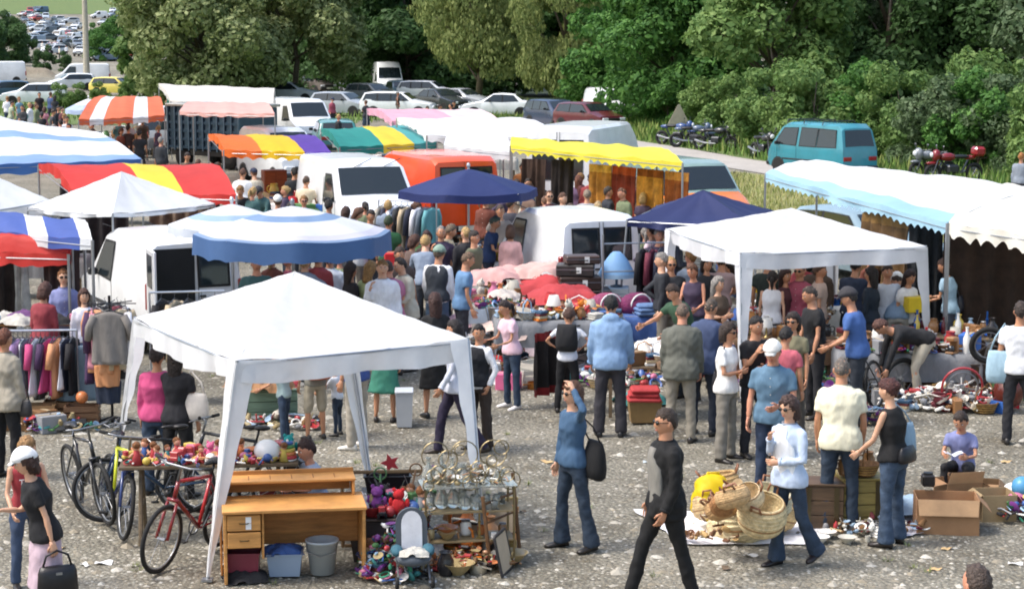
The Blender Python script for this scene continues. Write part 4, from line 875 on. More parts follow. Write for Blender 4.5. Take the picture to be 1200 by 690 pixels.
    if tk == 'hoodie': q.ell(up*.52-fw*.06, (.11, .07, .07), 10, 8)
    sl_ = {'tee': .62, 'tank': 0, 'shirt': .7, 'longtee': 2, 'jacket': 2, 'hoodie': 2, 'vest': 0, 'coat': 2, 'dress': .4}[tk]
    if tk == 'shirt' and len(top) > 1 and top[1].startswith('L'): sl_ = 2
    tcx = tcx.lstrip('L')
    for sx in (1, -1):
        sh, el, wr, fa = J[sx]; k = (.88 if fem else 1)*(.88 if child else 1); o = offs*.5
        if sl_ == 0: continue
        q.ell(sh-rt*sx*.02-up*.004, ((.047+o*.6)*k,)*3, 10, 8)
        if sl_ >= 2: q.tube([sh, sh.lerp(el, .4), el, el.lerp(wr, .35), el.lerp(wr, .97)], [(.05+o)*k, (.05+o)*k, (.042+o)*k, (.042+o)*k, (.031+o)*k], 12)
        else: q.tube([sh, sh.lerp(el, sl_*.5), sh.lerp(el, sl_)], [(.047+o)*k, (.052+o)*k, (.052+o)*k], 12)
    JOBS.append((q, vx, {'tee': 't_shirt', 'tank': 'tank_top', 'longtee': 'long_sleeved_top', 'coat': 'coat'}.get(tk, tk), [M('cloth', tcx)], root, None, .005 if tk != 'jacket' else .007))
    if tk in ('shirt', 'jacket') and dist < 45:
        q = MB(); q.X = T; dk = [x*.8 for x in (int(tcx[i:i+2], 16)/255 for i in (0, 2, 4))]
        rs = []
        for z, r1, r2 in ((.485, .082, .082), (.515, .072, .07), (.535, .078, .076), (.53, .068, .066), (.5, .066, .064)): rs.append([up*z+rt*(r1*cos(a))+fw*(r2*sin(a)+.006) for a in [2*PI*k/18 for k in range(18)]])
        q.rings(rs, True, False); q.build('collar', M('cloth', tuple(dk)), root, True)
        q = MB(); q.X = T
        for z in np.linspace(.42, -.04, 6): ry = np.interp(z, [t[0] for t in TOR], [t[2] for t in TOR])*fat+offs+.008; q.ell(up*z+fw*ry, (.006, .004, .006), 6, 4)
        q.build('buttons', M('plastic', 'd8d4c8'), root)
    if tk in ('shirt', 'jacket', 'hoodie') and dist < 27:
        q = MB(); q.X = T
        for sx in (1, -1):
            sh, el, wr, fa = J[sx]
            if sl_ >= 2: q.tube([el.lerp(wr, .88), el.lerp(wr, .99)], [.031+offs*.75, .033+offs*.75], 12)
        if q.v: q.build('cuff', M('cloth', tcx if tk != 'hoodie' else '7aa6d4'), root, True)
    if inner:
        q = MB(); q.X = T; rs = []
        for z in (.47, .4, .3, .2, .1, .0, -.06):
            ry = np.interp(z, [t[0] for t in TOR], [t[2] for t in TOR])*fat+offs+.02; w_ = .13 if z < .38 else .05
            rs.append([up*z+rt*x+fw*(ry*(1-(x/.2)**2*.5)+dy) for x, dy in ((-w_, 0), (0, .004), (w_, 0), (w_, -.03), (-w_, -.03))])
        q.rings(rs); q.build('shirt_front', M('cloth', inner), root, True)
    if tk == 'vest':
        q = MB(); q.X = T
        q2 = MB(); q2.X = T; torso(q2, -.09, .51, .006)
        for sx in (1, -1):
            sh, el, wr, fa = J[sx]; q2.ell(sh, (.055,)*3, 8, 6); q2.tube([sh, el, el.lerp(wr, .97)], [.056, .048, .036], 10)
        JOBS.append((q2, vx, 'shirt', [M('cloth', 'e4e6ea')], root, None, .004))
    # bottom
    bk, bc = bot; q = MB(); q.X = T
    if bk in ('skirt', 'dress'):
        L_ = .52 if bk == 'skirt' else .48; kn = (K[1][1]+K[-1][1])/2
        rs = []
        for t, w_ in ((-.12, .15), (0, .178), (.3, .2), (.7, .215), (1, .235 if bk == 'skirt' else .26)):
            c = V3(0, kn.y*max(t, 0)*.6, -t*L_*(-1 if False else 1)) if t >= 0 else V3(0, 0, .1)
            rs.append([c+V3(cos(a)*w_, sin(a)*w_*.72, 0)*(1+.04*sin(6*a)*max(t, 0)) for a in [2*PI*k/24 for k in range(24)]])
        q.rings(rs)
    else:
        torso(q, -.12, .08, .003)
        fl = {'flared': (.062, .064, .095), 'trousers': (.064, .064, .06), 'wide': (.075, .075, .078), 'slim': (.058, .05, .042), 'shorts': (.08, .085, .08)}[bk]
        for sx in (1, -1):
            hj, kn, an, q_ = K[sx]; f_ = fat**.5; q.ell(hj+V3(0, -.012, -.02), (.088*f_, .1*f_, .09), 10, 8); q.ell(kn, (fl[0],)*3, 8, 6)
            if bk == 'shorts': q.tube([hj, hj.lerp(kn, .5), kn.lerp(an, .02)], [.09*f_, .086, .08], 12)
            else:
                en = an+q_*.035; q.tube([hj, hj.lerp(kn, .35), kn, kn.lerp(en, .35), kn.lerp(en, .7), en], [.092*f_, .088*f_, fl[0], (fl[0]*.6+fl[1]*.4)*1.02, (fl[1]+fl[2])/2, fl[2]], 12)
    JOBS.append((q, vx*1.1, {'skirt': 'skirt', 'dress': 'skirt', 'shorts': 'shorts', 'flared': 'jeans'}.get(bk, 'trousers'), [M('denim' if bc in ('2a3e54', '2e4560', '3a526e', '26364a') else 'cloth', bc)], root, None, .006))
    for sx in (1, -1):
        hj, kn, an, q_ = K[sx]; base = an+V3(0, 0, -.085); sd_ = nrm(V3(sx*.18, 1, 0)); pt = max(0, (an.z-.085-zmin)) 
        tip = -min(.9, pt*2.2) if q_.y < -.2 else 0
        f_ = nrm(V3(sd_.x, sd_.y, tip)); u_ = nrm(V3(0, 0, 1)-f_*V3(0, 0, 1).dot(f_)); r_ = f_.cross(u_); m = MB(); m.X = T; rs = []
        for y, wx, hz in ((-.075, .02, .05), (-.06, .034, .085), (-.02, .038, .09), (.04, .04, .075), (.1, .047, .055), (.15, .042, .042), (.185, .02, .03)):
            c = an+u_*(-.085)+f_*y; rs.append([c+r_*(cos(a)*wx)+u_*(max(0, .5+.62*sin(a))*hz*.9) for a in [2*PI*k/10 for k in range(10)]])
        m.rings(rs); m.build('shoe', M('leather', shoe), root, True)
    root['hz'] = headtop*sc; del root['hz']
    INFO = dict(root=root, T=Matrix.Translation(loc) @ Matrix.Rotation(face_rz(face), 4, 'Z') @ T, J=J, hip=hip, neck=neckb, up=up, fw=fw, hc=hc, K=K, sc=sc)
    return INFO
def run_jobs():
    tmp = []
    for i, (b, vx, nm, mats, root, ex, wr) in enumerate(JOBS):
        me = b.mesh('tmp', []); o = bpy.data.objects.new('tmp', me); COL.objects.link(o)
        m = o.modifiers.new('r', 'REMESH'); m.mode = 'VOXEL'; m.voxel_size = vx
        m = o.modifiers.new('s', 'SMOOTH'); m.factor = .5; m.iterations = 3
        tmp.append(o)
    dg = bpy.context.evaluated_depsgraph_get()
    for o, (b, vx, nm, mats, root, ex, wr) in zip(tmp, JOBS):
        me = bpy.data.meshes.new_from_object(o.evaluated_get(dg)); me.name = nm
        if wr and len(me.vertices):
            n = len(me.vertices); co = np.empty(n*3, 'f'); no = np.empty(n*3, 'f'); me.vertices.foreach_get('co', co); me.vertices.foreach_get('normal', no); co = co.reshape(-1, 3); no = no.reshape(-1, 3)
            ph = hash(nm) % 7+len(me.vertices) % 13; w = np.sin(co[:, 0]*31+co[:, 2]*17+2*np.sin(co[:, 1]*19+co[:, 2]*9+ph))*.5+np.sin(co[:, 1]*37-co[:, 2]*23+1.7*np.sin(co[:, 0]*27+ph))*.5+.35*np.sin(co[:, 2]*61+3*np.sin(co[:, 0]*23+co[:, 1]*13))
            co += no*(w*wr)[:, None]; me.vertices.foreach_set('co', co.ravel())
        if ex:
            nv_ = len(me.vertices); co = np.empty(nv_*3, 'f'); me.vertices.foreach_get('co', co)
            vs = co.reshape(-1, 3).tolist(); fs = [tuple(p.vertices) for p in me.polygons]; mi = [0]*len(fs)
            vs += [list(v) for v in ex.v]; fs += [tuple(i+nv_ for i in f) for f in ex.f]; mi += ex.m
            m2 = bpy.data.meshes.new(nm); m2.from_pydata(vs, [], fs); m2.polygons.foreach_set('material_index', mi); bpy.data.meshes.remove(me); me = m2
        me.materials.clear()
        for m in mats: me.materials.append(m)
        if ex: me.polygons.foreach_set('material_index', mi)
        me.polygons.foreach_set('use_smooth', [True]*len(me.polygons)); me.update()
        p = bpy.data.objects.new(nm, me); COL.objects.link(p); p.parent = root
    for o in tmp: m = o.data; bpy.data.objects.remove(o); bpy.data.meshes.remove(m)
    JOBS.clear()
J1, J2, J3, J4 = '2a3e54', '2e4560', '3a526e', '26364a'
def hnd(I, sx, d=.08):  # world place of a hand
    sh, el, wr, fa = I['J'][sx]; return I['T'] @ (wr+fa*d)
def tpt(I, x, y, z): return I['T'] @ (I['hip']+I['up']*z+Vector((x, 0, 0))+I['fw']*y)
DN = [(.05, .02, -1), (.02, -.03, -1)]
# --- foreground ---
w1 = person('woman in a blue long sleeved top and sunglasses with one hand on her head', head=(672, 446), h=1.68, face=-62, sex='f', top=('longtee', '37648c'), bot=('flared', J1), hair=('bob', '5a3a26'), skin='l', glasses=True, arms=[(.15, .05, -1), (.05, .2, -1), (.75, .35, .45), (-.75, .05, .75)], legs=[(.1, .12, -1), (.06, -.02, -1), (.12, -.12, -1), (.08, -.18, -1)], hp=-.05, fat=.95)
w2 = person('man walking left in an open black jacket, grey shirt and black trousers', head=(782, 475), h=1.8, face=-72, pose='walk', top=('jacket', '101012'), bot=('trousers', '0e0e10'), hair=('short', '3a2c22'), skin='m', glasses=True, inner='8e8a80', arms=[(.15, -.15, -1), (.05, .35, -1), (.15, .0, -1), (-.1, .4, -1)], legs=[(.03, .45, -1), (.02, .25, -1), (.03, -.25, -1), (.03, -.3, -1)], hp=.0)
w3 = person('woman walking in a pale blue shirt and jeans with her hand at her chin', head=(927, 462), h=1.66, face=-48, sex='f', top=('shirt', 'Lbccbe0'), bot=('flared', J2), hair=('bob', '45302a'), skin='l', glasses=True, inner='eef0f4', shoe='1a1416', arms=[(.1, .3, -1), (-.45, .5, .9), (.2, .15, -1), (-.9, .5, -.1)], legs=[(.05, .05, -1), (.05, .0, -1), (.05, -.18, -1), (.05, -.6, -1)], hp=.25, fat=.92)
w4 = person('man in a cream short sleeved shirt and jeans seen from the back', head=(987, 419), h=1.78, face=172, top=('shirt', 'e9e4c8'), bot=('trousers', J1), hair=('crop', '6a625a'), skin='m', shoe='8a8a8c', pose='look', fat=1.12, hp=.3)
w5 = person('woman in a black sleeveless top and flared jeans with a flowered bag on her shoulder', head=(1050, 442), h=1.68, face=-128, sex='f', top=('tank', '151416'), bot=('flared', J3), hair=('up', '4a2420'), skin='l', shoe='2a2422', pose='look', arms=[(.15, .1, -1), (0, .35, -1), (.2, .3, -1), (-.1, .7, -.6)], fat=1.08, hp=.35)
w6 = person('boy in a lilac blue t-shirt sitting with a comic book in his hands', head=(1130, 479), h=1.35, face=-25, pose='sit', top=('tee', '8089c4'), bot=('trousers', '1b1b20'), hair=('short', '33261e'), skin='m')
w7 = person('man in a blue denim shirt and white cap looking down at the baskets', head=(908, 396), h=1.76, face=-20, top=('shirt', '5a88a8'), bot=('trousers', '263c5c'), hair=('short', '3a2e26'), skin='r', cap=('cap', 'e8e6e0'), pose='look', fat=1.15, arms=[(.2, 0, -1), (.05, .25, -1), (.2, .15, -1), (-.5, .8, -.2)])
w8 = person('man with a balding head at the bottom edge of the picture', head=(1147, 657), h=1.75, face=-150, top=('shirt', '4a4c50'), bot=('trousers', '33353a'), hair=('recede', '4a3c34'), skin='r')
w9 = person('man in a pale blue hooded sweatshirt and dark trousers seen from the back', head=(716, 344), h=1.8, face=176, top=('hoodie', '86b2e2'), bot=('wide', '3a3840'), hair=('short', '141212'), skin='m', pose='look', shoe='17171a', arms=[(.2, .1, -1), (.0, .55, -1), (.2, .05, -1), (.0, .45, -1)], fat=1.08, hp=.3)
w10 = person('man in a grey-green suit jacket and beige trousers seen from the back', head=(799, 355), h=1.74, face=168, top=('jacket', '6c6e62'), bot=('trousers', 'a39a88'), hair=('crop', '6b5a4c'), skin='r', pose='look', fat=1.12, hp=.5)
w11 = person('man in a navy jacket bending over beside the man in the grey-green jacket', head=(826, 352), h=1.74, face=150, top=('jacket', '3b4f7a'), bot=('trousers', '2d3648'), hair=('crop', '51463c'), pose='browse', lean=.25)
w12 = person('woman in a white t-shirt and khaki trousers with a black bag strap across her back', head=(852, 376), h=1.66, face=60, sex='f', top=('tee', 'eceae6'), bot=('wide', '8d8678'), hair=('bob', '33241c'), glasses=True, pose='cross')
w13 = person('dark haired man in a black t-shirt with his hand at his chin', head=(885, 369), h=1.7, face=30, top=('tee', '1c1a1e'), bot=('trousers', '23222a'), hair=('short', '1a1412'), pose='chin')
w14 = person('boy in a coral pink t-shirt behind the man in the blue denim shirt', head=(918, 384), h=1.58, face=150, top=('tee', 'd6566a'), bot=('trousers', '34405a'), hair=('short', '1e1a1a'), pose='look')
w15 = person('woman in an olive top with sunglasses between the two men in black t-shirts', head=(930, 366), h=1.64, face=-30, sex='f', top=('tee', '8a8460'), bot=('trousers', '5a5248'), hair=('bob', '2c1e1a'), glasses=True)
w16 = person('man in a black t-shirt and black trousers in front of the crockery stall', head=(957, 335), h=1.76, face=-75, top=('tee', '17171b'), bot=('trousers', '24242a'), hair=('crop', '3f342c'), skin='m', pose='look', fat=1.1, arms=[(.2, .1, -1), (.05, .3, -1)]*2)
w17 = person('man in a bright blue t-shirt and dark cap leaning over the crockery stall', head=(1007, 340), h=1.78, face=-110, top=('tee', '2f66b4'), bot=('trousers', '2c3440'), hair=('short', '2e2620'), cap=('cap', '3c3a40'), pose='browse', arms=[(.2, .2, -1), (-.1, .9, -.5), (.2, .2, -1), (-.1, .9, -.5)], fat=1.12)
w18 = person('person in a black top and beige trousers bending down to goods on the ground', feet=(1082, 470), h=1.7, face=-80, pose='bend', top=('longtee', '1c1c20'), bot=('slim', 'c8bda4'), hair=('short', '5a3a30'), shoe='e6e4e0', lean=1.35, legs=[(.1, .25, -1), (.04, -.35, -1), (.1, .5, -1), (.04, -.1, -1)])
w19 = person('man in a white t-shirt and grey trousers seen from the back at the dark stall', head=(1157, 292), h=1.76, face=172, top=('tee', 'e8e9ec'), bot=('trousers', '4b4d52'), hair=('crop', '8a8580'), pose='browse')
w20 = person('woman in a light blue top with a dark shoulder bag at the shaded stall', head=(1116, 304), h=1.66, face=-120, sex='f', top=('tee', '9cc4de'), bot=('trousers', '3a4252'), hair=('short', '4e3428'), pose='browse')
w21 = person('woman in a pink cardigan at the right edge of the picture', head=(1194, 299), h=1.68, face=170, sex='f', top=('longtee', 'e06c94'), bot=('trousers', '4c544c'), hair=('short', 'b09468'), pose='stand')
w22 = person('man in a white t-shirt with a dark print at the right edge holding a bag', head=(1197, 352), h=1.78, face=165, top=('tee', 'e6e7ea'), bot=('trousers', '2a2a30'), hair=('short', '3a2e28'), pose='onehip')
w23 = person('child in a white t-shirt with a black rucksack bending over the black coat', head=(665, 362), h=1.4, face=170, top=('tee', 'd9dce4'), bot=('trousers', '1e1e22'), hair=('short', '4a3024'), pose='hips', lean=.3, hp=.3)
w24 = person('woman in a white blouse sitting among the goods of the stall', head=(686, 318), h=1.5, face=-50, sex='f', pose='sit', top=('shirt', 'Lf0eeea'), bot=('trousers', '6a6460'), hair=('bob', '8a3c28'), skin='l', hp=.2)
w25 = person('man in a dark green t-shirt behind the purple wicker basket', head=(808, 330), h=1.7, face=-60, top=('tee', '2f5a3c'), bot=('trousers', '2a3038'), hair=('short', '3c2c22'), pose='reach', skin='m')
w26 = person('man in a light blue t-shirt looking at the stall, right of the dark waistcoat', head=(541, 294), h=1.76, face=100, top=('tee', '5f94c6'), bot=('trousers', '2a2c38'), hair=('crop', '6a5440'), pose='look', fat=1.05)
w27 = person('dark haired woman in a black dress between the foreground gazebo and the stall', head=(510, 342), h=1.66, face=-165, sex='f', top=('tee', '17171a'), bot=('skirt', '141416'), hair=('long', '3a1e18'), pose='stand', shoe='131316')
w28 = person('woman in a black waistcoat, white shirt and brown trousers beside the right gazebo leg', head=(562, 377), h=1.55, face=-40, sex='f', top=('vest', '1d1f28'), bot=('wide', '43352c'), hair=('pony', '15110f'), hyaw=-40, pose='pockets')
w29 = person('man in a pink short sleeved shirt behind the foreground gazebo', head=(458, 304), h=1.72, face=-150, top=('shirt', 'cf6f98'), bot=('trousers', '4a4c5a'), hair=('crop', '4a3830'), skin='r', fat=1.1, pose='look')
w29b = person('man in a dark waistcoat over a white shirt with a green cap', head=(512, 288), h=1.76, face=160, top=('vest', '343c46'), bot=('trousers', '44607e'), hair=('short', '5a4a3a'), cap=('cap', '8fae98'), pose='look', fat=1.1)
person('blonde woman in a pale yellow-green top behind the foreground gazebo', head=(430, 305), h=1.66, face=150, sex='f', top=('longtee', 'd2e08a'), bot=('trousers', '54586a'), hair=('long', 'a37c48'), pose='look')
person('woman in a black and white top left of the yellow-green one', head=(410, 306), h=1.64, face=120, sex='f', top=('longtee', '2a2226'), bot=('trousers', '40404c'), hair=('long', '2e201a'))
person('person in a pale striped shirt right under the blue parasol', head=(386, 292), h=1.7, face=170, top=('shirt', 'Ld4dbe4'), bot=('trousers', '4a5a70'), hair=('short', '3a2a22'))
w30 = person('woman in a bright pink top and jeans behind the toy table', head=(183, 403), h=1.66, face=175, sex='f', top=('longtee', 'd8267c'), bot=('flared', J2), hair=('short', '2e2220'), pose='stand', fat=1.12)
w30b = person('person in black trousers with a white bag right of the woman in bright pink', head=(206, 403), h=1.68, face=160, sex='f', top=('tee', '22222a'), bot=('trousers', '17171b'), hair=('long', '241a18'))
w31 = person('person in a beige jacket with a black strap at the left edge of the picture', head=(4, 385), h=1.72, face=150, sex='f', top=('jacket', 'b3a892'), bot=('trousers', '18181c'), hair=('short', '6a3c28'), fat=1.1, pose='stand')
w32 = person('fair haired boy in a red sleeveless top at the bottom left', head=(27, 508), h=1.42, face=30, top=('tank', 'b0182a'), bot=('trousers', '3a5072'), hair=('short', '9a7448'), skin='l', pose='browse', arms=[(.2, .1, -1), (.0, .6, -.5), (.2, .2, -1), (-.4, .8, -.1)])
w33 = person('woman in a white cap, black t-shirt and pink skirt at the bottom left', head=(50, 524), h=1.6, face=-72, sex='f', top=('tee', '1b1b20'), bot=('skirt', 'd4b4c4'), hair=('bob', '3c2218'), skin='l', cap=('cap', 'f0efee'), pose='browse', fat=1.08, hp=.3, lean=.22, arms=[(.1, .3, -1), (-.2, .9, .1), (.2, -.35, -1), (.05, -.2, -1)])
w34 = person('boy in a pale blue t-shirt sitting behind the wooden desk', head=(373, 513), h=1.35, face=-60, pose='sit', top=('tee', 'a8bcdc'), bot=('trousers', '3a4458'), hair=('short', '3a2420'), skin='r', hp=.1)
w35 = person('woman in a lilac blue blouse with sunglasses behind the left clothes rail', head=(74, 315), h=1.68, face=15, sex='f', top=('shirt', 'L8a92cc'), bot=('trousers', '26262c'), hair=('short', '8a5a34'), skin='l', glasses=True)
w36 = person('girl in a white top beside the round clothes stand', head=(98, 337), h=1.5, face=20, sex='f', top=('longtee', 'e6e2ea'), bot=('trousers', '5c74a4'), hair=('long', '4a2c20'), skin='l')
person('boy in a pale teal t-shirt and jeans reaching to the low green trunk', feet=(334, 516), h=1.1, face=-110, top=('tee', 'a9c6c6'), bot=('trousers', J2), hair=('short', '3a2a20'), pose='reach', lean=.15, voxel=.016)
w38 = person('person in khaki shorts with an orange rucksack under the foreground gazebo', feet=(370, 514), h=1.36, face=-150, top=('tee', '8c8a7c'), bot=('shorts', 'b8ac90'), hair=('short', '4a3428'), skin='m', lean=.1)
person('toddler in jeans and white top with a pink hat under the foreground gazebo', feet=(396, 509), h=.92, face=-120, top=('longtee', 'dde3ea'), bot=('trousers', J1), hair=('short', '6a4a34'), cap=('hat', 'e8788c'), pose='reach', lean=.1)
person('person in beige trousers and blue top just left of the rear gazebo leg', feet=(419, 525), h=1.7, face=-120, top=('tee', '2f56a8'), bot=('trousers', 'b9af9c'), hair=('short', '3a2c24'), shoe='d8d4cc')
person('woman in a blue and green flowered dress right of the rear gazebo leg', feet=(451, 493), h=1.5, face=170, sex='f', top=('dress', '2c78c4'), bot=('dress', '2c8f74'), hair=('long', '3a2820'), pose='stand')
w41 = person('woman in a white blouse and dark purple trousers walking behind the right front gazebo leg', head=(534, 372), h=1.68, face=-80, sex='f', top=('shirt', 'Lc8ccd8'), bot=('trousers', '2e2444'), hair=('long', '241c1c'), pose='walk', shoe='3a3028')
w42 = person('girl in a pale pink top and blue shorts beside the child in the white t-shirt', head=(600, 349), h=1.5, face=-60, sex='f', top=('tee', 'e8c4d0'), bot=('trousers', J2), hair=('pony', '281a18'), skin='m', pose='browse', shoe='e6e0dc')
w43 = person('man in a pink and white shirt with dark trousers behind the right gazebo corner', head=(765, 262), h=1.76, face=-120, top=('shirt', 'Le0c8d2'), bot=('trousers', '34343c'), hair=('short', '33261e'))
# --- middle distance ---
def crowd(items, grp, where):
    for i, t in enumerate(items):
        u, v, face, tk, tc, bc, hk, hcx, sx, lab = t[:10]; h = t[10] if len(t) > 10 else (1.64 if sx == 'f' else 1.74)
        person(lab+' '+where, head=(u, v), h=h, face=face, sex=sx, top=(tk, tc), bot=('trousers', bc), hair=(hk, hcx), pose=('look', 'stand', 'browse', 'stand2', 'pockets')[i % 5], group=grp)
G1 = 'shoppers between the vans and the stalls'
crowd([(283, 198, 170, 'tee', 'f0f0f0', '3a3638', 'crop', '5a3a2a', 'm', 'man in a white t-shirt with braces'),
 (345, 196, 200, 'tee', '22262c', '24262c', 'short', '16120f', 'm', 'man in a black t-shirt'), (357, 206, 170, 'tee', 'f0d8b0', 'd8d4cc', 'short', '4a3424', 'm', 'man in a pale orange t-shirt'),
 (385, 232, 150, 'tee', '4a5a78', '3a3e48', 'short', '1c1614', 'm', 'dark haired man in slate blue'), (405, 241, 160, 'longtee', '5a4a52', '3a3e48', 'bob', '3a2018', 'f', 'brown haired woman'),
 (432, 244, 30, 'tee', '4a3a40', '3a3e48', 'short', '241a18', 'm', 'man in dark clothes with a pink hat band'), (455, 252, 165, 'tee', '1f6a3a', '2c3038', 'short', '3a4a30', 'm', 'man in a green t-shirt'),
 (572, 252, 80, 'tee', '2c4878', '2c3448', 'short', '4a5a50', 'm', 'man in a dark blue t-shirt'), (598, 262, 170, 'longtee', 'f0b0ac', '6a5a5a', 'bob', '4a3020', 'f', 'woman in a salmon pink top'),
 (586, 240, 20, 'tee', '8a8078', '3a3e48', 'short', '4a3a30', 'm', 'man in a taupe t-shirt'), (522, 262, 100, 'shirt', 'c8b890', '5a5248', 'short', '6a5a48', 'm', 'man in a sand shirt'),
 (500, 270, 10, 'tee', '4a3430', '30303a', 'long', '3a1c14', 'f', 'red-brown haired woman'), (478, 276, 120, 'longtee', '6a5248', '3a3040', 'bob', '4a2a1c', 'f', 'woman in a brown top'),
 (468, 288, 30, 'tee', '5a4a44', '3a3a42', 'short', '3a2a20', 'm', 'man in a dusty brown t-shirt'), (555, 268, 60, 'tee', '6a6e50', '4a4438', 'short', '2c221c', 'm', 'man in an olive t-shirt')], G1, 'behind the blue parasol and clothes rail')
crowd([(612, 190, 10, 'tee', 'e08a2c', '3a3a40', 'short', '33241c', 'm', 'person in an orange t-shirt'), (628, 188, 40, 'tee', '2c2226', '2c2c34', 'short', '241a18', 'm', 'person in a black printed t-shirt'),
 (645, 188, 20, 'jacket', '8c8478', '3a3634', 'short', '5a4030', 'm', 'man in a grey jacket'), (660, 204, 170, 'tee', '1e2622', '20242a', 'long', '2a1c18', 'f', 'woman in dark green'),
 (678, 205, 160, 'longtee', '7a5a88', '3a3a48', 'long', '6a3c2c', 'f', 'woman in a purple top'), (688, 222, 175, 'tee', 'a8aab0', '4a4c52', 'short', '8a7a68', 'm', 'grey haired man in pale grey'),
 (712, 218, 100, 'jacket', '2c333c', '2a2c30', 'short', '3a3028', 'm', 'person bending in a dark jacket'), (700, 236, 170, 'longtee', 'd8ccb8', '6a6458', 'short', 'b49a70', 'f', 'fair haired woman in cream'),
 (605, 210, 60, 'tee', 'c4a48c', '4a4438', 'bob', '33241c', 'f', 'woman in a beige top'), (620, 216, 120, 'tee', '7a5c4a', '3a3a40', 'short', '2a1e18', 'm', 'man in a brown t-shirt'),
 (735, 215, 30, 'tee', '5c3a2a', '2c2c30', 'bob', '2a1a14', 'f', 'woman in rust brown'), (598, 232, 150, 'tee', '3c3c48', '34405a', 'short', '3a2a20', 'm', 'man in charcoal'),
 (640, 230, 190, 'longtee', 'a83c30', '3c3a44', 'short', '6a4a34', 'f', 'woman in a brick red top'), (668, 238, 60, 'tee', 'd4d6da', '4c4a48', 'crop', '4a3a30', 'm', 'man in an off-white t-shirt')], 'shoppers under the yellow awning', 'in front of the hanging carpets')
crowd([(862, 252, 100, 'tee', '3a2c2c', '33333c', 'short', '2a1c18', 'm', 'man in dark brown'), (828, 300, 20, 'longtee', '2c3038', J2, 'bob', '33241c', 'f', 'woman in a black top and jeans', 1.62), (845, 298, 170, 'tee', 'c0a0a0', J2, 'short', '33241c', 'm', 'man in a dusty pink t-shirt', 1.66),
 (900, 296, 160, 'tee', '2c3a34', '3a3a40', 'short', '1e1814', 'm', 'man in dark green', 1.7), (920, 312, 40, 'tee', '5c2c34', '2c2c38', 'long', '3a2018', 'f', 'woman in wine red', 1.6), (940, 296, 150, 'longtee', 'b02c34', '3c3c44', 'short', '3a2820', 'f', 'woman in a red top', 1.62),
 (960, 306, 80, 'tee', 'd4b4a0', '2c2c38', 'short', '5a4030', 'm', 'man in a peach t-shirt', 1.7), (1000, 302, 150, 'tee', '2c3c58', '28303c', 'short', '1e1814', 'm', 'man in a navy t-shirt', 1.7), (1022, 312, 240, 'longtee', '1c2c3c', '2c3038', 'long', '1e1614', 'f', 'woman in a dark teal top', 1.64),
 (1040, 308, 10, 'tee', 'c8ccd4', '3a3a44', 'short', '3a2a20', 'm', 'man in a light grey t-shirt', 1.66), (1062, 314, 30, 'tee', 'e4e0dc', '4a4a54', 'long', '2a1814', 'f', 'dark haired woman in white', 1.6)], 'visitors at the crockery stall', 'behind the crockery stall under the right gazebo')
person('person in a white cap and blue-grey top bending over the crockery table', head=(1052, 325), h=1.7, face=170, pose='browse', lean=.8, top=('tee', '7f9cb8'), bot=('trousers', 'b4aa98'), hair=('short', '3a2a20'), cap=('cap', 'e8e6e0'))
crowd([(1072, 268, 20, 'tee', '3a2c30', '2c2c38', 'short', '2a1c18', 'm', 'man in dark clothes'), (1100, 300, 170, 'tee', '44304a', '2c2c38', 'long', '3a1e18', 'f', 'woman in dark purple', 1.6), (1130, 282, 10, 'tee', 'b08468', '3a3230', 'short', '4a2e22', 'm', 'man in light brown', 1.66), (1180, 290, 30, 'longtee', '3c2c24', '2c2420', 'short', '1e1612', 'm', 'man in dark brown', 1.7)], 'visitors under the pale awnings', 'under the awning at the right')
crowd([(12, 118, 120, 'tee', 'b8c4a0', '4a5a70', 'short', '2a1c18', 'm', 'person in pale green'), (22, 113, 60, 'tee', '7ab0c8', '4a5a70', 'short', '8a6a40', 'm', 'person in light blue'), (35, 122, 150, 'longtee', 'e8e0b0', '6a5a50', 'bob', '3a2018', 'f', 'woman in pale yellow'),
 (46, 108, 20, 'tee', '2c2226', '2c2c34', 'short', '1a1210', 'm', 'man in black'), (52, 125, 170, 'tee', 'c87a8a', '3a4a5a', 'bob', '4a2a20', 'f', 'woman in rose'), (60, 128, 100, 'tee', '4a4a52', '5a5a62', 'short', '33241c', 'm', 'man in grey'), (68, 124, 60, 'longtee', '2c3036', '2a2c34', 'short', '1a1210', 'm', 'man in charcoal'),
 (28, 126, 200, 'tee', '6aa8a0', '3a4a5a', 'long', '3a2018', 'f', 'woman in sea green'), (78, 136, 40, 'tee', 'e4e6ea', '6a7080', 'short', '33241c', 'm', 'man in white')], 'far visitors left of the orange striped awning', 'near the white estate car at the far left')
crowd([(108, 150, 20, 'tee', '7c8a50', '3a4a5a', 'short', '33241c', 'm', 'man in olive green'), (150, 146, 160, 'tee', '3c2c2c', '2c2c34', 'short', '1a1210', 'm', 'man in dark red-brown'), (140, 150, 40, 'longtee', '8a4a3a', '3a3a42', 'bob', '4a2a20', 'f', 'woman in rust'), (163, 152, 170, 'tee', '20242a', '24262c', 'short', '1a1210', 'm', 'man in black')], 'people under the orange and white awning', 'under the orange and white awning')
person('man in a black waistcoat standing on the trailer beside the orange and white awning', head=(196, 116), h=1.75, face=10, top=('vest', '22262c'), bot=('trousers', '2a2c34'), hair=('crop', '6a3c28'))
crowd([(218, 178, 30, 'tee', '6a5a4a', '3a3a40', 'short', '33241c', 'm', 'man in khaki'), (232, 186, 160, 'longtee', 'c8a088', '4a4038', 'short', '5a4030', 'f', 'woman in pale brown'), (250, 190, 60, 'tee', '8a3c34', '3a3a40', 'short', '33241c', 'm', 'man in dull red')], 'people in front of the blue slatted truck', 'in front of the blue slatted truck')
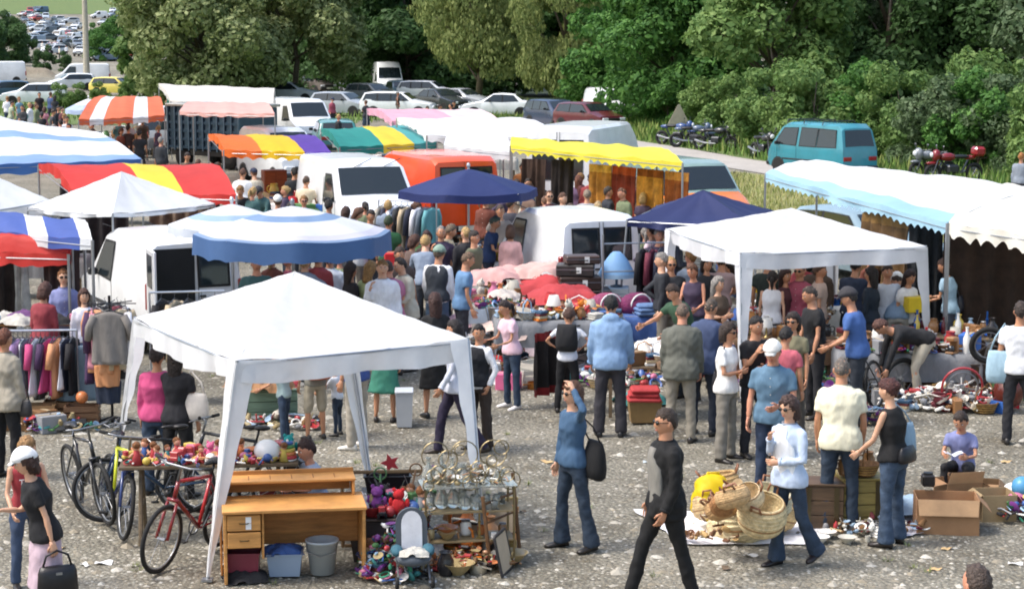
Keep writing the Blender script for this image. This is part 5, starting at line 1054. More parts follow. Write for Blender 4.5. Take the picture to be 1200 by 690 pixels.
crowd([(500, 124, 20, 'tee', 'c8e83c', '3a4a5a', 'short', '33241c', 'm', 'person in a bright yellow-green vest'), (515, 122, 100, 'tee', 'e4e0d0', '5a5a62', 'short', '33241c', 'm', 'person in off-white'), (530, 118, 40, 'tee', '202228', '24262c', 'short', '1a1210', 'm', 'person in black')], 'far people among the parked white cars', 'beside the parked white cars')
person('person in a grey-blue top standing on the road at the far right edge', head=(1197, 178), h=1.74, face=150, top=('longtee', '8c98a8'), bot=('trousers', '24262c'), hair=('short', 'a06a34'))
crowd([(48, 330, 160, 'longtee', 'a02434', '3a3a42', 'bob', '4a2a20', 'f', 'woman in crimson')], 'people behind the left clothes rail', 'behind the left clothes rail')
# tiny people on the hillside path
for i, (u, v, c, n_) in enumerate([(50, 62, 'e8e4dc', 'white'), (55, 66, 'c8a890', 'beige'), (61, 63, '2c2c34', 'black'), (66, 60, '202228', 'charcoal'), (72, 58, '1a1c20', 'very dark'), (58, 70, 'd8b0c0', 'pale pink'), (70, 70, 'e0dcc8', 'cream'), (78, 68, 'd0d4da', 'pale grey')]):
    p = Wt(u, v); person('tiny figure in %s on the hillside path left of the lamp post' % n_, loc=Vector((p.x, p.y, p.z)), h=1.72, face=i*50, top=('longtee', c), bot=('trousers', '33353c'), group='tiny people on the hillside path', voxel=.05)

# --- more of the crowd ---
NMC = {'b8bcc4': 'light grey', '2c3038': 'charcoal', '6a2c34': 'maroon', '3c5a8c': 'blue', '7c8a60': 'sage green', '7c3820': 'rust', 'd8d0b8': 'cream', '4a3a58': 'aubergine', 'e6e6ea': 'white', 'b84460': 'raspberry', '26262c': 'black', '8a9cb4': 'dusty blue', '5c4a3a': 'brown', '3c6c6c': 'petrol', '4a4e58': 'slate', 'a83038': 'red'}
HNC = {'241a16': 'dark', '5a3a26': 'brown', '8a6438': 'fair brown', 'b0905c': 'blond', '8a8580': 'grey'}
def more(box, n, seed, where, near=None, h0=0):
    rn = random.Random(seed); seen = set(); pts = []; k = 0
    while len(pts) < n and k < 4000:
        k += 1; u, v = rn.uniform(box[0], box[2]), rn.uniform(box[1], box[3])
        if any(abs(u-a)*1.2+abs(v-b)*.55 < (v-35)*.085 for a, b in pts): continue
        c = rn.choice(list(NMC)); hc_ = rn.choice(list(HNC)); sx = rn.choice('mf'); tk = rn.choice(['tee', 'longtee', 'longtee', 'shirt', 'jacket', 'jacket'] if sx == 'm' else ['tee', 'longtee', 'tank', 'shirt']); 
        if (c, tk) in seen: continue
        seen.add((c, tk)); pts.append((u, v)); bc = rn.choice([J1, J2, J3, '2a2a30', '5a5248', '3c4048', '8a8272'])
        lb = '%s with %s hair in a %s %s %s' % ('man' if sx == 'm' else 'woman', HNC[hc_], NMC[c], {'tee': 't-shirt', 'longtee': 'jumper', 'shirt': 'shirt', 'jacket': 'jacket', 'tank': 'vest top'}[tk], where)
        person(lb, head=(u, v), h=rn.uniform(1.66, 1.8) if sx == 'm' else rn.uniform(1.56, 1.68), face=rn.choice([170, 150, -150, 180, 40, -60, 90, -90, 10, -30]), sex=sx, top=(tk, c if tk != 'shirt' or rn.random() < .5 else 'L'+c), bot=(rn.choice(['trousers', 'trousers', 'slim', 'wide'] if sx == 'm' else ['trousers', 'flared', 'slim', 'skirt']), bc), hair=(rn.choice(['short', 'crop', 'short', 'recede'] if sx == 'm' else ['bob', 'long', 'pony', 'up']), hc_), skin=rn.choice('lmr'), pose=rn.choice(['look', 'stand', 'browse', 'stand2', 'pockets', 'onehip', 'reach', 'phone', 'cross', 'walk']), group='passers-by '+where, glasses=rn.random() < .15, cap=('cap', rn.choice(['e8e6e0', '2c3a58', '3c3a40'])) if rn.random() < .1 else None, fat=rn.uniform(.95, 1.18))
more((385, 226, 505, 262), 5, 101, 'before the white van windscreen')
more((560, 200, 625, 244), 5, 102, 'right of the navy parasol')
more((375, 290, 480, 312), 3, 103, 'behind the foreground gazebo roof')
more((605, 184, 760, 232), 11, 104, 'among the carpet shoppers')
more((775, 286, 880, 330), 4, 105, 'left of the crockery stall')
more((270, 190, 365, 238), 9, 107, 'below the orange, yellow and purple awning')
more((1075, 266, 1195, 300), 6, 108, 'at the shaded right-hand stalls')
more((0, 100, 95, 150), 12, 109, 'far back at the left')
more((100, 138, 190, 160), 7, 110, 'by the orange striped awning')
more((480, 258, 560, 285), 3, 111, 'round the navy parasol pole')
more((300, 285, 380, 300), 5, 112, 'in the shade of the blue parasol')
more((900, 292, 1075, 318), 4, 113, 'inside the right white gazebo')
more((745, 262, 860, 300), 7, 114, 'under the navy gazebo')
more((385, 100, 560, 135), 5, 116, 'among the cars at the back')
run_jobs()
# ---------------- goods library ----------------
CN = {'eceae4': 'white', 'c8c4b8': 'cream', '2f62b0': 'blue', 'c3262c': 'red', '2c2a2c': 'black', '7c5a38': 'brown', '4f7a48': 'green', 'e3c32c': 'yellow', 'e07c28': 'orange', '8a8c90': 'grey', 'a9743c': 'tan', '7a3f86': 'purple', 'd86a94': 'pink', '2f9a98': 'teal', '5c2028': 'dark red', 'b9a26a': 'brass coloured', '9fc0dc': 'pale blue', 'c88f5a': 'light wood'}
def small(kind, c, P, rz=0, s=1.0, label=None, group=None):
    cat = kind.replace('_', ' '); g_ = 'glaze'; q = MB()
    def one(q, mt, sm=True): o = q.build(kind, mt, None, sm, P, rz); o.scale = (s,)*3; tag(o, label, cat, group); smooth_by_angle(o, 50); return o
    def root(): t = thing(kind, label, cat, P, rz, group); t.scale = (s,)*3; return t
    if kind == 'vase': return one(q.lathe([(.0, 0), (.05, 0), (.06, .02), (.1, .1), (.09, .18), (.04, .24), (.035, .28), (.055, .31), (.045, .31), (.025, .27), (0, .26)]), M(g_, c))
    if kind == 'bottle': return one(q.lathe([(0, 0), (.042, 0), (.045, .02), (.045, .18), (.018, .24), (.016, .3), (.02, .3), (.02, .315), (0, .315)]), M(g_, c))
    if kind == 'bowl': return one(q.lathe([(0, 0), (.05, 0), (.06, .015), (.13, .09), (.14, .1), (.13, .1), (.06, .03), (0, .025)], n=20), M(g_, c))
    if kind == 'mug': q.lathe([(0, 0), (.04, 0), (.043, .01), (.043, .1), (.037, .1), (.035, .015), (0, .015)]); q.torus((.058, 0, .05), .028, .007, 'y', 12, 5); return one(q, M(g_, c))
    if kind == 'jug': q.lathe([(0, 0), (.06, 0), (.08, .06), (.075, .14), (.05, .19), (.062, .22), (.055, .22), (.043, .19), (0, .1)]); q.torus((.09, 0, .13), .05, .01, 'y', 12, 5); return one(q, M(g_, c))
    if kind == 'plate_stack':
        for k in range(5): q.lathe([(0, k*.018), (.07, k*.018), (.12+.002*(k % 2), .02+k*.018), (.118, .024+k*.018), (.07, .008+k*.018), (0, .008+k*.018)], (.004*(k % 3), .003*(k % 2), 0), 20)
        return one(q, M(g_, c))
    if kind == 'ball': return one(q.ell((0, 0, .1), (.1, .1, .1), 14, 10), M('plastic', c))
    if kind == 'carton': q.box((0, 0, .1), (.3, .22, .2), ch=.006); r = root(); q.build('body', M('card', c), r); q = MB(); q.box((0, 0, .203), (.302, .04, .004)); q.build('tape', M('plastic', 'c9b48a'), r); return r
    if kind == 'book_stack':
        r = root()
        for k in range(4): q = MB(); q.box((.01*(k % 2), .008*((k*3) % 2), .018+.036*k), (.22-.01*k, .16, .033), rz=.1*k, ch=.003); q.build('book', M('card', (c, 'b8a888', '6a3030', '34506a')[k]), r)
        return r
    if kind == 'table_lamp':
        r = root(); q.lathe([(0, 0), (.07, 0), (.07, .015), (.02, .03), (.035, .1), (.015, .2), (.012, .3), (0, .3)]); q.build('base', M('metal', 'b9a26a'), r, True); q = MB(); q.lathe([(.15, .24), (.09, .44), (.085, .44), (.145, .24)], cap=False, n=20); q.build('lamp_shade', M('tarp', c), r, True); return r
    if kind == 'toy_truck':
        r = root(); q.box((0, .02, .075), (.1, .26, .05), ch=.01); q.box((0, -.03, .12), (.1, .15, .07), ch=.008); q.build('body', M('plastic', c), r); q = MB(); q.box((0, .1, .125), (.094, .07, .09), ch=.015); q.build('cab', M('plastic', 'c3262c'), r)
        for y in (-.07, .1):
            for x in (-.05, .05): q = MB(); q.X = Matrix.Translation((x, y, .035)) @ Matrix.Rotation(PI/2, 4, 'Y'); q.lathe([(.0, -.015), (.035, -.015), (.035, .015), (0, .015)], n=12); q.build('wheel', BLK, r)
        return r
    if kind == 'doll':
        r = root(); q.ell((0, 0, .2), (.045, .045, .05), 10, 8); q.tube([(.03, 0, .13), (.08, .02, .08)], .014, 6); q.tube([(-.03, 0, .13), (-.08, .02, .08)], .014, 6); q.build('body', M('skin', 'd8a184'), r, True); q = MB(); q.lathe([(0, 0), (.07, 0), (.04, .1), (.03, .16), (0, .165)], n=12); q.build('dress', M('cloth', c), r, True); q = MB(); q.ell((0, -.008, .215), (.05, .048, .045), 10, 8); q.build('hair', M('hair', '7a4a20'), r, True); return r
    if kind == 'teddy_bear':
        q.ell((0, 0, .1), (.075, .065, .09), 10, 8); q.ell((0, .01, .22), (.06, .055, .055), 10, 8)
        for sx in (-1, 1): q.ell((sx*.045, 0, .27), (.022, .015, .022), 8, 6); q.ell((sx*.07, .06, .03), (.03, .06, .03), 8, 6); q.ell((sx*.085, .02, .13), (.025, .03, .055), 8, 6)
        q.ell((0, .06, .21), (.025, .02, .02), 8, 6); return one(q, M('rug', c))
    if kind == 'basket':
        r = root(); q.lathe([(0, 0), (.11, 0), (.16, .12), (.17, .13), (.16, .135), (.145, .12), (.1, .015), (0, .015)], n=22); q.build('body', M('straw', c), r, True); q = MB(); q.tube([(-.16, 0, .13), (-.13, 0, .25), (0, 0, .31), (.13, 0, .25), (.16, 0, .13)], .01, 6); q.build('handle', M('straw', c), r, True)
        for k in range(4): q = MB(); q.torus((0, 0, .025+.03*k), .12+.011*k*1.1, .007, 'z', 22, 5); q.build('weave_band', M('straw', 'a58548'), r, True)
        return r
    if kind == 'radio':
        r = root(); q.box((0, 0, .09), (.3, .1, .18), ch=.012); q.build('body', M('plastic', c), r); q = MB(); q.X = Matrix.Translation((-.08, .052, .09)) @ Matrix.Rotation(-PI/2, 4, 'X'); q.lathe([(0, 0), (.055, 0), (.055, .006), (0, .01)], n=16); q.build('loudspeaker', M('metal', '777a7d'), r); q = MB(); q.box((.07, .053, .12), (.11, .008, .04)); q.build('dial', M('plastic', 'd8d0b8'), r); q = MB(); q.tube([(.12, 0, .18), (.2, 0, .36)], .003, 4); q.build('aerial', RIM, r); return r
    if kind == 'clock':
        r = root(); q.X = Matrix.Translation((0, 0, .11)) @ Matrix.Rotation(-PI/2, 4, 'X'); q.lathe([(0, -.03), (.1, -.03), (.11, .0), (.1, .03), (.09, .025), (0, .022)], n=20); q.build('case', M('metal', c), r, True); q = MB(); q.X = Matrix.Translation((0, .024, .11)) @ Matrix.Rotation(-PI/2, 4, 'X'); q.lathe([(0, 0), (.088, 0), (0, .002)], n=20); q.build('dial', M('card', 'e8e4d8'), r); return r
    if kind == 'picture_frame':
        r = root()
        for a, b, w_, h_ in ((-.15, .15, .025, .33), (.15, .15, .025, .33), (0, .0, .28, .025), (0, .31, .28, .025)): q = MB(); q.box((a, 0, b+.012), (w_, .02, h_), ch=.004); q.build('moulding', M('wood', c), r)
        q = MB(); q.box((0, -.004, .165), (.28, .006, .3)); q.build('picture', M('card', 'b8a890'), r); r.rotation_euler = (R(-12), 0, rz); return r
    if kind == 'saucepan': q.lathe([(0, 0), (.09, 0), (.095, .01), (.095, .1), (.09, .1), (.088, .012), (0, .012)], n=20); q.tube([(.09, 0, .08), (.26, 0, .1)], .011, 6); return one(q, M('metal', c))
    if kind == 'teapot': q.lathe([(0, 0), (.06, 0), (.1, .06), (.09, .12), (.05, .15), (.05, .155), (.012, .165), (.016, .185), (0, .19)], n=18); q.tube([(.08, 0, .06), (.14, 0, .1), (.17, 0, .15)], [.02, .014, .01], 8); q.torus((-.11, 0, .09), .045, .009, 'y', 12, 5); return one(q, M(g_, c))
    if kind == 'folded_cloth':
        rn = random.Random(int(P[0]*99)); 
        for k in range(3): q.box((rn.uniform(-.01, .01), rn.uniform(-.01, .01), .022+.042*k), (.3-.02*k, .24-.01*k, .046), rz=rn.uniform(-.12, .12), ch=.018)
        return one(q, M('cloth', c))
    if kind == 'cloth_heap':
        rn = random.Random(int(P[0]*99)); a_ = [rn.uniform(0, 6) for _ in range(6)]
        def H(u, v):
            x, y = (u-.5)*2, (v-.5)*2; rr = math.hypot(x, y)*(1+.12*sin(5*math.atan2(y, x)+a_[0])); h = max(0, 1-rr*rr)**.45; return (x*.3, y*.24, .15*h*(.8+.2*sin(x*4+a_[1])*cos(y*3.5+a_[2]))+.012*sin(x*11+4*sin(y*5+a_[3]))*h)
        q.grid(H, 26, 20); o_ = one(q, M('cloth', c)); o_.data.polygons.foreach_set('use_smooth', [True]*len(o_.data.polygons)); return o_
    if kind == 'jar': q.lathe([(0, 0), (.05, 0), (.06, .03), (.06, .12), (.045, .14), (.045, .15)], n=16, cap=False); r = root(); q.build('body', M(g_, c), r, True); q = MB(); q.lathe([(0, .15), (.05, .15), (.05, .165), (0, .17)]); q.build('lid', M('metal', '8a8c90'), r, True); return r
    if kind == 'toy_block':
        r = root()
        for k in range(4): q = MB(); q.box((.05*(k % 2), .05*(k//2) if k < 3 else 0, .022 if k < 3 else .066), (.044, .044, .044), rz=.2*k, ch=.004); q.build('block', M('plastic', (c, 'e3c32c', 'c3262c', '2f62b0')[k]), r)
        return r
    if kind == 'candlestick': return one(q.lathe([(0, 0), (.05, 0), (.05, .01), (.015, .03), (.022, .07), (.01, .12), (.018, .2), (.025, .22), (.012, .225), (.012, .32), (0, .325)]), M('metal', c))
    if kind == 'coffee_maker': r = root(); q.box((0, 0, .02), (.18, .24, .04), ch=.01); q.box((0, -.08, .16), (.18, .08, .26), ch=.01); q.box((0, 0, .29), (.18, .22, .08), ch=.015); q.build('body', M('plastic', c), r); q = MB(); q.lathe([(0, .045), (.06, .045), (.07, .1), (.05, .16), (0, .165)], (0, .04, 0)); q.build('jug', M('glass', '30343a'), r, True); return r
    if kind == 'crate':
        r = root(); wd = M('wood', c)
        for k in range(3):
            for sy in (-1, 1): q = MB(); q.box((0, sy*.145, .05+.09*k), (.46, .012, .07)); q.build('slat', wd, r)
            for sx in (-1, 1): q = MB(); q.box((sx*.224, 0, .05+.09*k), (.012, .276, .07)); q.build('slat', wd, r)
        for sx in (-1, 1):
            for sy in (-1, 1): q = MB(); q.box((sx*.205, sy*.127, .14), (.025, .024, .28)); q.build('post', wd, r)
        q = MB(); q.box((0, 0, .012), (.44, .27, .012)); q.build('bottom', wd, r); return r
KV = ['vase', 'bottle', 'bowl', 'mug', 'jug', 'plate_stack', 'carton', 'book_stack', 'table_lamp', 'radio', 'clock', 'saucepan', 'teapot', 'jar', 'candlestick', 'picture_frame', 'coffee_maker']
def scatter(where, fn, n, kinds, cols, seed, s=(.8, 1.15), mind=.2, z=0.0):
    rn = random.Random(seed); pts = []; prev = None; used = {}; tries = 0
    while len(pts) < n and tries < n*40:
        tries += 1; p = fn(rn.random(), rn.random())
        if any((p-o).xy.length < mind for o in pts): continue
        pts.append(p); k = rn.choice(kinds); c = rn.choice(cols); nm = '%s %s' % (CN.get(c, 'plain'), k.replace('_', ' '))
        lb = nm+(' by the '+prev if prev else ' at one end')+' '+where
        if used.get(lb): lb = 'second '+lb
        if len(lb.split()) > 16: lb = lb.replace(' by the ', ' by ')
        if len(lb.split()) > 16: print('LONGSC', lb)
        used[lb] = 1; small(k, c, p, rn.uniform(0, 6.3), rn.uniform(*s)*{'table_lamp': .75, 'vase': .85, 'ball': .62, 'coffee_maker': .8, 'toy_block': 1.2}.get(k, 1), lb, 'goods laid out '+where); prev = nm
def tabletop(label, u, v, z, w, d, rz=0, c='a9743c', cloth=None, legs='straight', name='trestle_table', th=.03):
    p = Wp(u, v, z); r = thing(name, label, 'table', (p.x, p.y, 0), rz); gz0 = gz(p.x, p.y)
    npl = max(2, int(d/.16)); 
    for k in range(npl): q = MB(); q.box((0, -d/2+d/npl*(k+.5), z-th/2), (w, d/npl-.006, th), ch=.003); q.build('plank', M('wood', c), r)
    for sx in (-1, 1):
        for sy in (-1, 1):
            q = MB(); x = sx*(w/2-.2)
            if legs == 'x': q.tube([(x, sy*d*.62, gz0), (x, sy*.05, z-th)], .022, 6)
            else: q.box((x+sx*.1, sy*(d/2-.06), (z-th)/2), (.045, .045, z-th-.002))
            q.build('leg', M('wood', c) if legs != 'metal' else POLE, r)
        q = MB(); q.box((sx*(w/2-.2), 0, z*.45), (.03, d*.5, .04)); q.build('brace', M('wood', c), r)
    if cloth:
        q = MB()
        def S(u, v):
            x, y = (u-.5)*(w+.5), (v-.5)*(d+.5); ox = max(0, abs(x)-w/2-.01); oy = max(0, abs(y)-d/2-.01); dr = (ox+oy)*1.6
            return (math.copysign(min(abs(x), w/2+.02+.03*abs(sin(y*14))*(ox > 0)), x), math.copysign(min(abs(y), d/2+.02+.035*abs(sin(x*11))*(oy > 0)), y), z+.004-dr)
        q.grid(S, 40, 20); o = q.build('tablecloth', M('cloth', cloth), None, True, (p.x, p.y, 0), rz); tag(o, CN.get(cloth, 'plain')+' cloth on the '+label, 'tablecloth')
    T = Matrix.Translation((p.x, p.y, 0)) @ Matrix.Rotation(rz, 4, 'Z')
    return lambda a, b, zz=z+.006: T @ Vector(((a-.5)*(w-.16), (b-.5)*(d-.12), zz))
def ground_fn(u0, v0, u1, v1):
    def fn(a, b):
        p = Wp(u0+(u1-u0)*a, v0+(v1-v0)*b, 0); return Vector((p.x, p.y, gz(p.x, p.y)))
    return fn
# garments
def garment(P, rz, c, label, kind='shirt', L_=.7, thick=.05, group=None, slv=True, hanger=True):
    r = thing({'shirt': 'shirt_on_hanger', 'coat': 'coat_on_hanger', 'trousers': 'trousers_on_hanger', 'dress': 'dress_on_hanger'}[kind], label, 'garment', P, rz, group)
    rn = random.Random(int(P[0]*77+P[1]*31+P[2]*5)); a_ = rn.uniform(0, 6); q = MB(); n = 24; rs = []
    prof = {'shirt': [(0, .05), (-.03, .14), (-.07, .21), (-.2, .22), (-.5, .21), (-1, .23)], 'coat': [(0, .05), (-.03, .15), (-.07, .22), (-.2, .23), (-.5, .22), (-1, .27)], 'trousers': [(-.04, .16), (-.1, .17), (-.5, .16), (-1, .15)], 'dress': [(0, .05), (-.03, .12), (-.07, .18), (-.3, .16), (-.6, .22), (-1, .33)]}[kind]
    for i in range(15):
        t = -i/14 if kind != 'trousers' else -.04-.96*i/14; z = t*L_; t_ = t if t > -.1 else t
        w_ = np.interp(-t, [-a for a, b in prof], [b for a, b in prof]); th_ = thick*(.6+.6*(-t))
        rs.append([(w_*cos(a)*(1+.05*sin(9*a+a_)), th_*sin(a)*(1+.5*sin(6*a+a_+t*3)*(-t)), z) for a in [2*PI*k/n for k in range(n)]])
    q.rings(rs, True, True); b = q.build({'shirt': 'shirt_body', 'coat': 'coat_body', 'trousers': 'trouser_legs', 'dress': 'dress_body'}[kind], M('cloth', c), r, True)
    if slv and kind in ('shirt', 'coat'):
        for sx in (-1, 1): q = MB(); q.tube([(sx*.18, 0, -.05), (sx*.25, .0, -.2), (sx*.27, .02, -.36 if kind == 'shirt' else -.55)], [.05, .05, .045], 10, sq=1); q.build('sleeve', M('cloth', c), r, True)
    if hanger: q = MB(); q.tube([(-.18, 0, -.03), (0, 0, .03), (.18, 0, -.03)], .008, 5); q.tube([(0, 0, .03), (0, 0, .07), (.02, 0, .1), (.0, 0, .115)], .004, 5); q.build('hanger', M('plastic', '3a3c40'), r)
    return r
def rail(label, P, rz, w, h, col=None):
    r = thing('clothes_rail', label, 'clothes rail', P, rz); m = M('metal', col or 'c9ccd0')
    q = MB(); q.tube([(-w/2, 0, h), (w/2, 0, h)], .014, 8); q.build('rail', m, r)
    for sx in (-1, 1): q = MB(); q.tube([(sx*w/2, 0, 0), (sx*w/2, 0, h)], .015, 8); q.build('post', m, r); q = MB(); q.tube([(sx*w/2, -.25, .02), (sx*w/2, .25, .02)], .015, 8); q.build('foot', m, r)
    return r
GC = {'c3262c': 'red', 'd8267c': 'magenta', 'e8e6ea': 'white', '1c1a20': 'black', '4a2858': 'purple', 'b48ac0': 'lilac', '2a3048': 'navy', 'e89a5c': 'peach', '8c847c': 'taupe', 'd07a90': 'dusty pink', '6a7888': 'blue-grey', 'b8b0a0': 'stone', '7a1f3c': 'wine red', '3a3c40': 'charcoal', '5ab0b8': 'turquoise', 'd0b890': 'sand'}
p = Wp(40, 492); rz0 = R(4); rail('low clothes rail full of hanging clothes at the left edge', p, rz0, 1.15, 1.17)
gl = ['3a3c40', '1c1a20', 'c3262c', 'c3262c', 'd07a90', '2a3048', 'b48ac0', 'e8e6ea', '6a7888', 'd8267c', 'e8e6ea', '3a3c40', '4a2858', 'd8267c', 'd8267c', 'e89a5c', 'e8e6ea', '2a3048', '1c1a20']
for i, c in enumerate(gl):
    a = -.52+1.04*i/(len(gl)-1); P = Vector((p.x+cos(rz0)*a, p.y+sin(rz0)*a, 1.06)); nb = GC[gl[i-1]] if i else 'rail end'
    garment(P, rz0+R(80+((i*37) % 24)-12), c, '%s garment right of the %s one on the low left rail' % (GC[c], nb), ('shirt', 'dress', 'shirt')[i % 3], .62+.13*((i*5) % 4)/3, .035, 'clothes on the low left rail', slv=i % 3 == 0)
fn = tabletop('narrow table behind the low left clothes rail', 38, 376, .95, 1.6, .6, R(4))
scatter('on the table behind the left clothes rail', fn, 9, ['folded_cloth', 'cloth_heap', 'folded_cloth'], ['eceae4', 'c8c4b8', 'd86a94', '9fc0dc', '7a3f86', 'eceae4', '2c2a2c'], 5, (.8, 1.1), .26)
# round stand
p = Wp(132, 497); r = thing('clothes_stand', 'round black clothes stand left of the foreground gazebo', 'clothes stand', p); q = MB(); q.tube([(0, 0, 0), (0, 0, 1.66)], .018, 8); q.build('post', M('metal', '2c2a2c'), r)
for k in range(4): q = MB(); a = PI/2*k+.4; q.tube([(0, 0, .1), (cos(a)*.3, sin(a)*.3, .02)], .016, 6); q.build('foot', M('metal', '2c2a2c'), r)
for k in range(8): q = MB(); a = PI/4*k; q.tube([(0, 0, 1.56), (cos(a)*.34, sin(a)*.34, 1.56)], .008, 6); q.build('arm', M('metal', '2c2a2c'), r)
for i, (a, c, kd, L_, lb) in enumerate([(-80, '8c847c', 'shirt', .85, 'taupe short sleeved shirt in front'), (-125, 'e89a5c', 'shirt', .8, 'peach shirt left of the taupe shirt'), (-170, 'd07a90', 'shirt', .75, 'dusty pink shirt'), (-35, 'd0b890', 'shirt', .75, 'sand shirt right of the taupe shirt'), (160, '4a2858', 'coat', .95, 'purple cardigan'), (115, '3a3c40', 'coat', .95, 'charcoal jacket at the back'), (70, '7a1f3c', 'shirt', .8, 'wine red shirt at the back'), (20, 'e8e6ea', 'shirt', .8, 'white blouse at the back')]):
    garment(Vector((p.x+cos(R(a))*(.2 if i else .34), p.y+sin(R(a))*(.2 if i else .34), 1.5)), R(a+90) if i else R(6), c, lb+' on the round clothes stand', kd, L_ if i else .66, .06, 'clothes on the round stand')
garment(Vector((p.x-.0, p.y-.24, .82)), R(5), 'e2924c', 'orange skirt hanging low on the round clothes stand', 'trousers', .28, .06, hanger=False); garment(Vector((p.x+.0, p.y-.22, .62)), R(5), '1f2c44', 'navy pleated skirt hanging under the orange skirt', 'trousers', .3, .07, hanger=False)
garment(Vector((Wp(98, 490).x, Wp(98, 490).y, .95)), R(10), '8aa6b8', 'blue-grey bag cloth hanging left of the round clothes stand', 'dress', .7, .08, hanger=False)
for u, v, c, lb in ((72, 492, '7c5a38', 'brown wooden crate under the low left clothes rail'), (97, 497, '6a4c34', 'dark wooden crate right of the low left clothes rail'), (46, 496, '8a6c48', 'wooden crate at the left under the low clothes rail')): small('crate', c, Vector((*Wp(u, v).xy, 0)), .1, .95, lb)
small('ball', 'e07c28', Vector((*Wp(97, 497).xy, .27)), 0, .8, 'orange ball lying on the dark wooden crate')
# clothes rail in the middle
p = Wp(478, 330); rail('clothes rail of jackets in front of the white van', p, R(-25), 1.3, 1.62)
for i, c in enumerate(['b8b0a0', '2a3048', 'e8e6ea', '3a3c40', 'd0b890', '2a3048', 'e8e6ea', '6a7888', '5ab0b8']):
    a = -.55+1.1*i/8; garment(Vector((p.x+cos(R(-25))*a, p.y+sin(R(-25))*a, 1.5)), R(55), c, '%s %s jacket on the rail before the white van' % (('first', 'second', 'third', 'fourth', 'fifth', 'sixth', 'seventh', 'eighth', 'ninth')[i], GC[c]), 'coat', .85, .05, 'jackets on the middle rail')
p = Wp(262, 520); rail('clothes rail seen behind the left leg sleeve of the foreground gazebo', Wp(222, 470), R(10), 1.0, 1.5)
for i, c in enumerate(['1c1a20', 'd0b890', '3a3c40', 'e3c32c', '2a3048']):
    GC.setdefault(c, 'yellow'); P = Wp(222, 470); garment(Vector((P.x-.35+.18*i, P.y, 1.38)), R(75), c, GC[c]+' jacket on the rail behind the left gazebo leg', 'coat', .8, .05, 'jackets behind the gazebo')
# hanging carpets
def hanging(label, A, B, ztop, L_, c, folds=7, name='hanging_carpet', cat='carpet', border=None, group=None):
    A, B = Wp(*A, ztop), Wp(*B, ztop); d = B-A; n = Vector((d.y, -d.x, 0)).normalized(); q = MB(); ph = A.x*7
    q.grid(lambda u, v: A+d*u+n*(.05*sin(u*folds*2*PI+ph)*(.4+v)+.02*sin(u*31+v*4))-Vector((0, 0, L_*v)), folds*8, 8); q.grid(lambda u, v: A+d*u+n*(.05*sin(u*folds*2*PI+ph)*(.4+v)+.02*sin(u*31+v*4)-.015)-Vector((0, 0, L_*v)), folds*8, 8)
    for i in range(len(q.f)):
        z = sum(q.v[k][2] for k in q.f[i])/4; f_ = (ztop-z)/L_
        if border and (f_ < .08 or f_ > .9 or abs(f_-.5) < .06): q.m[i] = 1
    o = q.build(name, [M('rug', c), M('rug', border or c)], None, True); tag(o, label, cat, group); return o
gh = 'carpets hanging under the yellow awning'
for i, (a, b, c, bo, lb) in enumerate([((690, 192), (716, 194), 'b07830', 'd8a850', 'golden brown carpet'), ((718, 194), (745, 197), '7a2c18', 'a84824', 'dark red carpet'), ((747, 197), (777, 200), 'c88c34', '8a4c1c', 'mustard carpet'), ((779, 200), (806, 203), '9a5424', 'c88c44', 'rust carpet')]):
    hanging(lb+(' hanging leftmost', ' hanging second', ' hanging third', ' hanging rightmost')[i]+' under the yellow awning', a, b, 2.05, 1.35+.1*(i % 2), c, 3, border=bo, group=gh)
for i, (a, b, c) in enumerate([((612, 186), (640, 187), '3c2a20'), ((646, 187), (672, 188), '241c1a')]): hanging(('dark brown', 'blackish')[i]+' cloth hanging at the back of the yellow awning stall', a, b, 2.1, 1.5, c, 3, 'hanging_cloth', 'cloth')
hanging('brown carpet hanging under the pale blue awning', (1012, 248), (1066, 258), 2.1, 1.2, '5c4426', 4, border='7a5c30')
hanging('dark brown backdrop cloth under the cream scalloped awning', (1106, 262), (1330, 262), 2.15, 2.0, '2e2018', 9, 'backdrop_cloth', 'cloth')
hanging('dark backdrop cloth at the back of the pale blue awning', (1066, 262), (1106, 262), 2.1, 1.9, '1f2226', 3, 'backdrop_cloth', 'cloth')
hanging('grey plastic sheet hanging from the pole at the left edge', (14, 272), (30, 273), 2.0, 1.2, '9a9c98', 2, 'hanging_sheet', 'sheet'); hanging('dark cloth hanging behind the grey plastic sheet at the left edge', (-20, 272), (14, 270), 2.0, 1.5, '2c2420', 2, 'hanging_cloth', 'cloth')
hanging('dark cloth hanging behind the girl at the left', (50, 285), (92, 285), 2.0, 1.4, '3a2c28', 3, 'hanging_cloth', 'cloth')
hanging('blackish cloth hanging under the red and yellow awning', (70, 216), (150, 216), 2.0, 1.5, '262224', 5, 'hanging_cloth', 'cloth'); hanging('brown cloth hanging at the right under the red and yellow awning', (175, 218), (250, 219), 2.0, 1.5, '6a5c50', 5, 'hanging_cloth', 'cloth')
